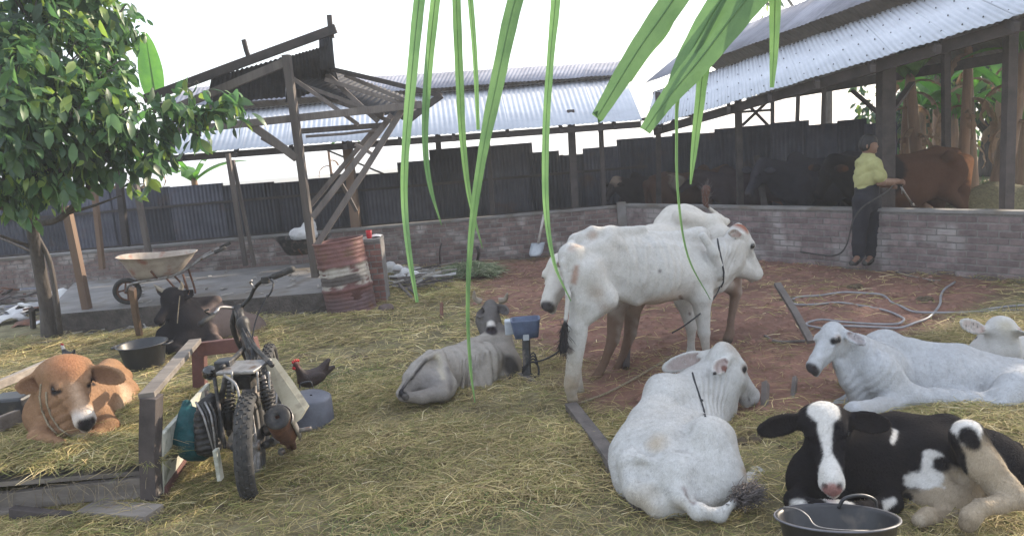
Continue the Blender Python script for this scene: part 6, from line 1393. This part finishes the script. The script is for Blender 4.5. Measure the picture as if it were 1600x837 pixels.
# --- J: tan calf in the hay tray
def cow_J():
    t = thing('calf', 'light brown calf with a black nose lying in the wooden hay cart', 'calf', (-3.05, 4.6, .26))
    S = Sculpt(); TN = (.285, .17, .10)
    S.pc((85, 645, 4.62, 42), (140, 640, 4.95, 44), .07); S.pc((140, 640, 4.95, 44), (178, 628, 5.3, 38), .07)
    S.pch([(120, 600, 4.9, 22), (150, 592, 5.15, 18), (172, 578, 5.4, 16), (192, 588, 5.5, 14)], .06)
    S.pc((186, 615, 5.35, 28), (200, 650, 5.1, 16), .06); S.pch([(200, 635, 5.15, 16), (212, 652, 5.05, 7), (190, 668, 4.95, 7)], .03)
    S.pc((95, 605, 4.6, 40), (100, 590, 4.55, 34), .05); S.pc((75, 645, 4.55, 30), (85, 670, 4.5, 30), .06)
    S.pc((100, 620, 4.5, 32), (115, 665, 4.45, 24), .06)
    S.pch([(150, 655, 4.75, 28), (168, 668, 4.6, 17), (150, 684, 4.45, 9), (120, 690, 4.35, 8)], .04)
    S.pch([(78, 672, 4.5, 24), (62, 684, 4.35, 16), (95, 696, 4.25, 10)], .04)
    T, Rm, L = head(S, P(104, 580, 4.55), P(136, 656, 4.22), (-.25, .3, 1), t, muzzle=(.03, .028, .03), muzr=.125, eyecol=(.12, .07, .05), eyer=.055,
                    ears=[(-1, P(24, 608, 4.42), .06, (.1, -1, .1)), (1, P(196, 590, 4.42), .066, (.1, -1, .1))], earcol=(.10, .045, .03), wid=1.08)
    S.pe(100, 576, 4.55, 40, 36, 20, .05)
    ops = S.paint_ops; S.paint_ops = []
    S.pline((.50, .36, .25), (205, 640, 5.0, 22), (190, 610, 5.2, 12), soft=.05); S.dot((.5, .38, .26), P(120, 640, 4.6), .09, soft=.06)
    S.dot((.56, .50, .45), T(.90, 0, -.09), .185 * L, soft=.02, wob=.008); S.line((.45, .32, .22), T(.45, 0, .1), T(.75, 0, .02), .05 * L, .08 * L, soft=.03, amt=.8)
    S.dot((.56, .5, .42), P(120, 690, 4.35), .05, soft=.02); S.dot((.36, .15, .075), T(.1, 0, .12), .085, soft=.05, amt=.8)
    S.paint_ops += ops
    S.fold((80, 620, 4.4), (110, 680, 4.35), .2, 18, .006); S.hl(DK, (83, 614), (93, 611), 3.5, 3.5, soft=.006); S.hl(DK, (138, 602), (146, 599), 3.5, 3.5, soft=.006); S.dent(108, 632, 10, .006); S.dent(90, 640, 9, .006); S.hl((.20, .10, .055), (70, 640), (80, 672), 10, 9, soft=.03, wob=.02, amt=.5)
    S.build('body', M['coat'], t, TN, .009, base_var=.12, dirt=.3, fur=80000)
    surf_rope('halter_rope', S, [(64, 600), (62, 620), (66, 642), (76, 664), (92, 682), (112, 693), (135, 694)], .0065, M['rope_tan'], t, .006); surf_rope('halter_rope', S, [(72, 612), (73, 630), (80, 650), (92, 668), (108, 680)], .006, M['rope_tan'], t, .006)
cow_J()
# --- cattle inside the long shed
def shed_cow(label, base, ang, s, col, paints, headdir, hornless=True, h=.022, name='cow', group='cattle in the shed behind the brick wall'):
    t = thing(name, label, 'cow', base, group)
    J = joints(base, ang, s); S = Sculpt(); T = J['T']
    poll = T(.98, 0, 1.1) ; nose = poll + J['R'] @ V3(headdir) * .45 * s
    stand_body(S, J, .06)
    head(S, poll, nose, (0, 0, 1), t, muzzle=(.05, .045, .045), eyecol=None, ears=None, mouth=False)
    for sd in (-1, 1): S.ell(T(1.0, sd * .24, 1.06), (.03 * s, .13 * s, .05 * s), J['R'], .02)
    tail(S, [(T(-.78, 0, 1.07), .03), (T(-.88, 0, .8), .02), (T(-.87, 0, .5), .015)], (T(-.87, 0, .45), T(-.86, 0, .3), .04))
    for p_ in paints: S.dot(p_[0], T(*p_[1]), p_[2] * s, soft=.03, wob=.04)
    S.build('body', M['coat'], t, col, h)
    return t
shed_cow('big dark brown bull with sunlight painted on its rump behind the brick wall, right of the man', (5.35, 9.95, 0), math.radians(180 + 12), 1.14, (.075, .037, .023),
         [((.38, .17, .08), (-.86, 0, .85), .27), ((.014, .012, .012), (.6, 0, 1.0), .5), ((.014, .012, .012), (.9, 0, .8), .35)], (.5, .1, -.8), h=.018)  # orange rump dot paints low sunlight onto the coat; dark dots are coat
shed_cow('black cow with head lowered behind the brick wall, just left of the man', (4.75, 11.1, 0), math.radians(180 + 18), 1.12, (.035, .033, .04), [], (.55, 0, -.75))
shed_cow('small dark cow with an orange-brown neck near the leaning post', (4.15, 12.5, 0), math.radians(160), .95, (.06, .045, .05), [((.30, .13, .07), (-.55, 0, .6), .22)], (.7, 0, -.5))
shed_cow('spotted brown and white cow behind the wall near the corner', (3.25, 13.4, 0), math.radians(20), .95, (.10, .06, .045), [((.3, .26, .22), (-.3, -.2, 1.05), .2), ((.42, .38, .35), (.5, -.2, .8), .18), ((.35, .2, .12), (.1, 0, .7), .2)], (.7, 0, -.5))
shed_cow('dark cow with a white poll behind the wall corner', (2.75, 13.9, 0), math.radians(210), .92, (.035, .028, .028), [((.28, .22, .18), (.95, 0, 1.12), .12), ((.2, .1, .06), (-.2, 0, .7), .25)], (.6, 0, -.7))
# ------------------------------------------------------------------ leaves and trees
def leaf_mesh(name, L, Wd, seed, fold=.25, droop=.3, mt=None, seg=5):
    r = random.Random(seed); v = []; f = []
    for i in range(seg + 1):
        u = i / seg; w_ = Wd / 2 * (math.sin(PI * min(1, u * .93 + .05)) ** .75) * (1 if i < seg else .05); z = -droop * L * u * u
        v += [(u * L, -w_, z + fold * w_ + r.uniform(-.002, .002)), (u * L, 0, z), (u * L, w_, z + fold * w_ + r.uniform(-.002, .002))]
    for i in range(seg):
        for k in (0, 1): a = i * 3 + k; f.append((a, a + 3, a + 4, a + 1))
    return np.array(v), f
def rot_to(d, n):
    return frame(d, n)
def tree(name_label, base, trunk_pts, limbs, blobs, nleaf, lsize, cols, group=None, indiv=300, name='leafy_tree', seed=1, twig=True, view_sort=True):
    rg = np.random.default_rng(seed); t = thing(name, name_label, 'tree', base, group)
    MB().tube(spline([p[0] for p in trunk_pts], 4), list(np.interp(np.linspace(0, len(trunk_pts) - 1, (len(trunk_pts) - 1) * 4 + 1), range(len(trunk_pts)), [p[1] for p in trunk_pts])), 12).build('trunk', M['bark'], t, True)
    for pts, r0, r1 in limbs:
        sp = spline(pts, 4); MB().tube(sp, list(np.linspace(r0, r1, len(sp))), 8).build('limb', M['bark'], t, True)
    P_, D_, N_, Sz = [], [], [], []
    tot = sum(b[1] ** 2 * b[2] for b in blobs); tw = MB()
    for c, r_, dn in blobs:
        c = V3(c); n = int(nleaf * r_ ** 2 * dn / tot); ncl = max(4, n // 9)
        cl = rg.normal(0, 1, (ncl, 3)); cl /= np.linalg.norm(cl, axis=1)[:, None]; cl *= (r_ * rg.uniform(.25, 1.05, ncl) ** .6)[:, None]; cl[:, 2] *= .85
        if twig:
            for q in cl[::2]: tw.tube([c + q * .3, c + q * .75 + (0, 0, .03), c + q], [.009, .006, .003], 4, cap=False)
        for i in range(n):
            q = cl[rg.integers(ncl)]; d0 = nrm(rg.normal(0, .8, 3) + V3((0, 0, -1.0)) + nrm(q) * .5)
            P_.append(c + q + rg.normal(0, lsize * .35, 3)); D_.append(d0); N_.append(nrm(rg.normal(0, .6, 3) + V3((0, 0, 1)))); Sz.append(lsize * rg.uniform(.45, 1.35))
    if tw.v: o = tw.build('twigs', M['bark'], t); o['kind'] = 'stuff'
    P_ = np.array(P_); D_ = np.array(D_); N_ = np.array(N_); Sz = np.array(Sz)
    order = np.argsort(-Sz / np.linalg.norm(P_ - CPOS, axis=1)); org = ORG[t.name]
    # the largest in view as leaves of their own
    temps = []
    for s in range(4):
        v, f = leaf_mesh('leaf', 1, .44, s); me = bpy.data.meshes.new('leaf'); me.from_pydata(v.tolist(), [], f); me.polygons.foreach_set('use_smooth', [True] * len(f)); me.materials.append(M['leaf']); temps.append(me)
    for k in order[:indiv]:
        Rm = frame(D_[k], N_[k]); o = bpy.data.objects.new('leaf', temps[k % 4]); COL.objects.link(o); o.parent = t
        mt_ = Matrix([[*(Rm[i] * Sz[k]), (P_[k] - org)[i]] for i in range(3)] + [[0, 0, 0, 1]]); o.matrix_local = mt_
    rest = order[indiv:]; v0, f0 = leaf_mesh('l', 1, .44, 9, seg=3); nv = len(v0); f0 = np.array(f0)
    V = np.empty((len(rest), nv, 3)); 
    for j, k in enumerate(rest): V[j] = v0 @ (frame(D_[k], N_[k]).T * Sz[k]) + P_[k]
    Fq = (np.arange(len(rest)) * nv)[:, None, None] + f0[None]
    cc = np.array(cols)[rg.integers(0, len(cols), len(rest))] * rg.uniform(.6, 1.3, len(rest))[:, None]
    o = mk('foliage', V.reshape(-1, 3), Fq.reshape(-1, 4), M['leaf_v'], t, True, np.repeat(cc, nv, 0)); o['kind'] = 'stuff'
    return t
GRN = [(.09, .18, .07), (.06, .13, .06), (.12, .22, .08), (.24, .34, .09), (.045, .095, .045)]
Yt = 8.6
bl = [(50, 40, 7.6, 80, 1), (130, 30, 8, 70, 1), (185, 20, 8.2, 42, .6), (10, 120, 7, 75, 1), (90, 110, 7.4, 70, 1), (160, 110, 7.6, 50, .8), (40, 190, 7.1, 75, 1.1), (115, 190, 7.2, 60, 1), (180, 180, 7.3, 50, .9),
      (20, 265, 7.3, 62, 1.2), (90, 255, 7.3, 55, 1.1), (150, 240, 7.3, 48, 1), (210, 225, 7.4, 42, .9), (190, 150, 7.5, 30, .6), (250, 175, 7.6, 36, .8), (235, 235, 7.6, 32, .7), (292, 175, 7.8, 34, .8), (335, 185, 7.9, 30, .8), (362, 165, 7.9, 24, .6), (315, 215, 7.9, 20, .5), (200, 265, 7.6, 28, .6), (60, 300, 7.8, 36, .8), (300, 130, 7.9, 16, .4), (-60, 80, 7.4, 110, 1), (-60, 230, 7.4, 90, 1), (60, -60, 7.8, 90, 1)]
blobs = [(P(a, b, c), m(r_, c), d_) for a, b, c, r_, d_ in bl]
tb_ = G(78, 533); trunk = [(tb_ - (0, 0, .05), .10), (P(73, 480, 8.6), .078), (P(62, 420, 8.5), .068), (P(50, 350, 8.3), .062), (P(52, 290, 8.0), .06), (P(70, 200, 7.7), .045), (P(90, 90, 7.7), .03)]
limbs = [([G(95, 530), P(88, 470, 8.5), P(78, 410, 8.5), P(60, 372, 8.4)], .035, .025), ([P(50, 350, 8.3), P(95, 340, 8.0), P(140, 290, 7.6), P(180, 220, 7.4)], .04, .02), ([P(55, 300, 8), P(130, 250, 7.6), P(240, 200, 7.7), P(350, 170, 7.9)], .035, .01),
         ([P(48, 385, 8.4), P(20, 375, 8.2), P(-20, 360, 8.0)], .025, .012), ([P(52, 340, 8.3), P(10, 330, 8.0), P(-30, 300, 7.6)], .03, .012), ([P(62, 400, 8.5), P(30, 385, 8.5), P(0, 372, 8.6)], .015, .01), ([P(56, 260, 7.9), P(20, 180, 7.3), P(0, 100, 7.2)], .04, .015), ([P(70, 200, 7.7), P(130, 120, 7.8), P(180, 60, 8)], .03, .012), ([P(100, 335, 8.0), P(150, 320, 8.2), P(190, 305, 8.3)], .02, .008)]
tree('broad leaved tree with drooping leaves and twin stems at the left', tb_, trunk, limbs, blobs, 6600, .16, GRN, name='leafy_tree', seed=4)
# ------------------------------------------------------------------ banana plants
def banana_leaf(base, d, L, wd, mt, parent, droop=.6, ragged=.0, seed=0, name='leaf', side=None, rise=.6):
    rg = random.Random(seed); d = nrm(d); n = 14; V = []; F_ = []; p = V3(base); sdv = nrm(np.cross(d, (0, 0, 1))) if side is None else nrm(side); el = rise
    dirh = nrm(V3((d[0], d[1], 0)) + 1e-6); mids = []
    for i in range(n + 1):
        u = i / n; a = el - droop * 2.2 * u; dr = dirh * math.cos(a) + V3((0, 0, math.sin(a))); mids.append(p.copy()); p = p + dr * L / n
    for i, q in enumerate(mids):
        u = i / n; w_ = wd / 2 * max(.02, math.sin(PI * min(.985, .06 + u * .93)) ** .6) * (1 - ragged * rg.random())
        up_ = nrm(np.cross(sdv, nrm(mids[min(i + 1, n)] - mids[max(i - 1, 0)]))); up_ = up_ * (1 if up_[2] > 0 else -1)
        V += [q - sdv * w_ * (1 - ragged * .4 * rg.random()) - up_ * w_ * .25 * (1 + ragged), q + up_ * .004, q + sdv * w_ * (1 - ragged * .4 * rg.random()) - up_ * w_ * .25 * (1 + ragged)]
    for i in range(n):
        for k in (0, 1):
            if ragged and rg.random() < ragged * .25: continue
            a = i * 3 + k; F_.append((a, a + 3, a + 4, a + 1))
    o = mk(name, V, F_, mt, parent, True); rb = MB().tube(mids, list(np.linspace(.016, .004, len(mids))), 5).build('midrib', mt, o, True); return o
def banana(base, h, label, nl=6, dry=4, L=1.7, wd=.42, seed=0, r=.11, lean=(0, 0), group='banana plants beyond the sheds'):
    rg = random.Random(seed); t = thing('banana_plant', label, 'banana plant', base, group); base = V3(base); top = base + (lean[0], lean[1], h)
    MB().tube(spline([base, lerp(base, top, .5) + (rg.uniform(-.05, .05), 0, 0), top], 5), list(np.linspace(r, r * .55, 11)), 12).build('stem', M['banana_stem'], t, True)
    for i in range(nl):
        a = 2 * PI * i / nl + rg.uniform(-.3, .3); banana_leaf(top - (0, 0, .1), (math.cos(a), math.sin(a), 0), L * rg.uniform(.8, 1.1), wd * rg.uniform(.85, 1.1), M['banana'], t, droop=rg.uniform(.35, .75), ragged=.12, seed=seed * 31 + i, rise=rg.uniform(.7, 1.35))
    for i in range(dry):
        a = 2 * PI * i / dry + rg.uniform(-.5, .5); z = rg.uniform(.55, .95); banana_leaf(lerp(base, top, z), (math.cos(a), math.sin(a), 0), L * rg.uniform(.45, .75), wd * .5, M['banana_dry'], t, droop=rg.uniform(1.0, 1.3), ragged=.55, seed=seed * 57 + i, name='dry_leaf', rise=.3)
    return t
for i, (px, Yp, h, ln, rr_, dry, L_, lb) in enumerate(((1412, 13.2, 2.7, (.1, 0), .10, 5, 1.5, 'slim banana plant seen just right of the thick dark post'), (1447, 12.6, 2.5, (-.25, .1), .13, 5, 1.5, 'banana plant with dry hanging leaves above the brown bull'), (1500, 12.0, 2.9, (.1, 0), .10, 4, 1.6, 'banana plant with pale stem between the two right posts'),
        (1548, 11.2, 2.6, (.45, .0), .16, 6, 1.5, 'stout leaning banana stem beside the right post'), (1520, 13.8, 3.0, (-.1, .1), .13, 4, 1.7, 'banana plant standing deeper behind the stout leaning one'), (1625, 11.6, 2.4, (.1, 0), .13, 3, 1.6, 'banana plant with green leaves at the right frame edge'), (1590, 14.0, 2.8, (0, 0), .13, 3, 1.7, 'green banana plant far right behind the post'))):
    b = P(px, 300, Yp); b[2] = 0; banana(b, h, lb, 6, dry, L_, .42, seed=i + 3, r=rr_, lean=ln)
b = P(226, 260, 16.5); b[2] = 0; t_ = banana(b, 2.2, 'banana plant behind the sheet fence left of the timber frame', 5, 4, 1.3, .38, seed=40, r=.12)
banana_leaf(P(246, 170, 16.3), (0.02, -.05, .2), 1.55, .5, M['banana'], t_, droop=.03, ragged=.03, seed=5, rise=1.5, side=(1, .2, 0))
b = P(300, 260, 17.5); b[2] = 0; banana(b, 1.7, 'low banana plant with dry leaves behind the sheet fence', 6, 4, 1.3, .38, seed=44, r=.12)
b = P(180, 260, 17); b[2] = 0; banana(b, 2.6, 'banana plant behind the crown of the left tree', 6, 3, 1.6, .4, seed=46, r=.12)
b = P(516, 260, 19); b[2] = 0; banana(b, 2.2, 'withered banana plant seen under the roof of the back shed', 1, 5, 1.0, .2, seed=48, r=.05)
# trees beyond the right shed
def backtree(px, Yp, h, r_, n, lb, seed):
    b = P(px, 250, Yp); b[2] = 0; rg = np.random.default_rng(seed); tr_ = [(b, .22), (b + (.1, 0, h * .4), .17), (b + (.2, .1, h * .75), .1)]
    bl_ = [(b + V3((rg.normal(0, r_ * .7), rg.normal(0, r_ * .6), h * rg.uniform(.5, 1.0))), r_ * rg.uniform(.5, .8), 1) for _ in range(9)]
    lm = [([b + (.1, 0, h * .4), lerp(b + (.1, 0, h * .5), q[0], .6), q[0]], .08, .02) for q in bl_[:6]]
    tree(lb, b, tr_, lm, bl_, n, .24, GRN, 'trees beyond the right shed', indiv=0, name='broadleaf_tree', seed=seed)
for i, (px, Yp, h, r_, lb) in enumerate(((1290, 27, 8.6, 2.2, 'tree whose crown shows above the shed roof near the top of the frame'), (1560, 19, 6.5, 2.4, 'dark tree behind the banana plants right of the posts'), (1700, 16, 6.5, 2.4, 'bushy tree behind the shed beyond the right frame edge'), (1480, 23, 5.5, 2.0, 'distant tree between the banana stems'), (1640, 21, 6, 2.3, 'distant green tree at the right frame edge'))):
    backtree(px, Yp, h, r_, 2300, lb, 20 + i)
for i, (px, Yp, h, ln, rr_, dry, L_, lb) in enumerate(((1432, 15.5, 1.9, (.1, 0), .12, 1, 1.7, 'lush banana plant low behind the bull, left of the thin post'), (1500, 15.0, 1.7, (-.1, .1), .12, 1, 1.7, 'lush low banana plant between the two right posts'), (1560, 15.8, 2.3, (0, 0), .12, 2, 1.9, 'tall lush banana plant in the gap behind the stout stem'), (1600, 13.0, 1.6, (0, 0), .12, 1, 1.6, 'young banana plant by the right frame edge'), (1460, 17.5, 2.6, (0, 0), .12, 2, 1.9, 'distant banana plant above the bull'))):
    b = P(px, 300, Yp); b[2] = 0; banana(b, h, lb, 7, dry, L_, .46, seed=i + 70, r=rr_, lean=ln)
for i, (px, Yp, h, r_, lb) in enumerate(((1400, 21, 2.2, 1.3, 'low bush behind the thick dark post'), (1470, 20, 2.4, 1.4, 'low bush behind the bull'), (1540, 19, 2.6, 1.5, 'low bush behind the dung heap'), (1610, 18, 2.6, 1.5, 'low bush at the right frame edge'))):
    backtree(px, Yp, h, r_, 1500, lb, 50 + i)
# undergrowth and soil bank on the right
o = blades('undergrowth', 9000, (6.2, 15, 9.0, 17), lambda x, y: (x > 5.0 + (y - 7) * .25 + 1.2) * 1.0, (.15, .55), (.01, .03), lambda x, y, n: np.array([(.08, .15, .04), (.14, .2, .05), (.25, .2, .1), (.05, .09, .03)])[rng.integers(0, 4, n)] * rng.uniform(.6, 1.2, n)[:, None], (0, .1), .9, .5); tag(o, 'rough green undergrowth and dry leaves behind the right shed', 'undergrowth', kind='stuff')
g_ = P(1560, 305, 10.4); S = Sculpt(); S.ell((g_[0], g_[1], .15), (.9, .5, .62), k=.1); S.ell((g_[0] + 1, g_[1] + .2, .15), (.9, .5, .5), k=.1); v, q = S.mesh(.06); v = v + .05 * nrmrows(v - V3((g_[0], g_[1], 0))) * noi(v, 6)[:, None]
tag(mk('dung_heap', v, q, M['haybed'], None, True), 'brown heap of dung and straw behind the right post', 'heap', kind='stuff')
# ------------------------------------------------------------------ coconut frond hanging over the camera
def leaflet(pts, parent, name='leaflet', fold=.22, blunt=False, twist=0):
    """pts: (px,py,Y,width px)"""
    C_ = spline([P(*p[:3]) for p in pts], 6); wd = np.interp(np.linspace(0, len(pts) - 1, len(C_)), range(len(pts)), [m(p[3], p[2]) * .88 for p in pts]); V = []; F_ = []
    for i, c in enumerate(C_):
        d = nrm(C_[min(i + 1, len(C_) - 1)] - C_[max(0, i - 1)]); vw = nrm(c - CPOS); a = twist + .25 * math.sin(i * .13); vw = nrm(vw + a * V3((1, 0, 0))); s_ = nrm(np.cross(d, vw)); n_ = np.cross(s_, d); w_ = wd[i] / 2
        rp = w_ * .1 * (math.sin(i * 2.1) + math.sin(i * 5.3))
        V += [c - s_ * w_ + n_ * (w_ * fold + rp), c - s_ * w_ * .5 + n_ * w_ * fold * .45, c, c + s_ * w_ * .5 + n_ * w_ * fold * .45, c + s_ * w_ + n_ * (w_ * fold - rp)]
    n = len(C_)
    for i in range(n - 1):
        for k in range(4): a = i * 5 + k; F_.append((a, a + 5, a + 6, a + 1))
    o = mk(name, V, F_, M['palm'], parent, True); MB().tube(C_, list(np.clip(wd * .035, .0004, .002)), 5).build('midrib', M['palm'], o, True); return o
t = thing('coconut_frond', 'green coconut frond overhead with long narrow leaflets hanging on the left and centre', 'palm frond', P(760, -90, 1.5), 'coconut fronds overhead')
MB().tube(spline([P(560, -120, 1.35), P(700, -95, 1.45), P(820, -85, 1.5), P(960, -95, 1.55)], 6), [.011] * 19, 10).build('rachis', M['palm'], t, True)
for pts in ([(668, -90, 1.45, 22), (655, 0, 1.45, 20), (643, 120, 1.42, 19), (633, 240, 1.4, 14), (632, 320, 1.4, 12), (640, 400, 1.38, 10), (652, 472, 1.38, 6)],
            [(692, -92, 1.5, 12), (680, 0, 1.5, 17), (668, 120, 1.5, 15), (664, 220, 1.5, 11), (672, 290, 1.5, 8), (690, 352, 1.5, 1.5)],
            [(712, -92, 1.55, 14), (713, 0, 1.55, 15), (718, 130, 1.55, 15), (723, 220, 1.55, 12), (734, 310, 1.55, 8), (754, 388, 1.55, 1.5)],
            [(728, -90, 1.6, 8), (735, 0, 1.6, 10), (742, 90, 1.6, 9), (747, 203, 1.6, 6)],
            [(838, -85, 1.4, 24), (805, 0, 1.4, 28), (776, 130, 1.38, 26), (752, 250, 1.36, 17), (736, 370, 1.35, 11), (731, 480, 1.34, 7), (735, 570, 1.33, 6), (742, 628, 1.33, 2)],
            [(872, -88, 1.5, 14), (868, 0, 1.5, 17), (860, 90, 1.5, 13), (853, 200, 1.48, 13), (853, 320, 1.46, 11), (866, 410, 1.45, 6), (892, 470, 1.45, 2)]):
    leaflet(pts, t)
t = thing('coconut_frond', 'green coconut frond overhead with broad blunt leaflets slanting down on the right', 'palm frond', P(1180, -90, 1.3), 'coconut fronds overhead')
MB().tube(spline([P(1010, -130, 1.5), P(1120, -95, 1.4), P(1220, -70, 1.3), P(1330, -60, 1.2)], 6), [.011] * 19, 10).build('rachis', M['palm'], t, True)
for pts, fo in (([(1110, -95, 1.4, 50), (1052, 0, 1.38, 46), (995, 82, 1.36, 38), (940, 172, 1.34, 24), (932, 184, 1.34, 20)], .2), ([(1070, -20, 1.45, 12), (1040, 45, 1.45, 16), (1010, 85, 1.45, 12), (985, 128, 1.45, 3)], .2),
            ([(1235, -75, 1.32, 62), (1165, 0, 1.3, 60), (1098, 88, 1.28, 46), (1040, 158, 1.26, 30), (1008, 204, 1.25, 20)], .25), ([(1180, -75, 1.36, 46), (1120, 10, 1.35, 42), (1075, 90, 1.33, 40), (1040, 168, 1.32, 18)], .2),
            ([(1215, -75, 1.4, 20), (1150, 20, 1.4, 18), (1105, 90, 1.4, 20), (1092, 170, 1.4, 17), (1084, 240, 1.4, 11), (1079, 288, 1.4, 3)], .2),
            ([(1175, -80, 1.3, 8), (1100, 60, 1.29, 8), (1062, 140, 1.28, 7), (1057, 220, 1.28, 5), (1060, 310, 1.27, 4.5), (1075, 400, 1.26, 3.5), (1110, 468, 1.26, 1.5)], .3),
            ([(1212, -72, 1.35, 20), (1211, 0, 1.35, 20), (1209, 80, 1.35, 15), (1206, 137, 1.35, 7)], .2)):
    leaflet(pts, t, fold=fo)
# ------------------------------------------------------------------ thin morning haze
hz = mk('haze', [(x, y, z) for z in (-6.6, 10.8) for y in (-305, 305) for x in (-305, 305)], [(0, 2, 3, 1), (4, 5, 7, 6), (0, 1, 5, 4), (2, 6, 7, 3), (0, 4, 6, 2), (1, 3, 7, 5)], None, None, False, loc=(0, 0, 0))
hm = bpy.data.materials.new('haze_air'); hm.use_nodes = True; n_ = hm.node_tree.nodes; n_.remove(n_['Principled BSDF']); pv = n_.new('ShaderNodeVolumePrincipled')
pv.inputs['Color'].default_value = (.88, .93, 1, 1); pv.inputs['Density'].default_value = .0032; pv.inputs['Anisotropy'].default_value = .3
hm.node_tree.links.new(pv.outputs[0], n_['Material Output'].inputs['Volume']); hz.data.materials.append(hm); tag(hz, 'thin pale morning haze over the whole yard', 'haze', kind='stuff')
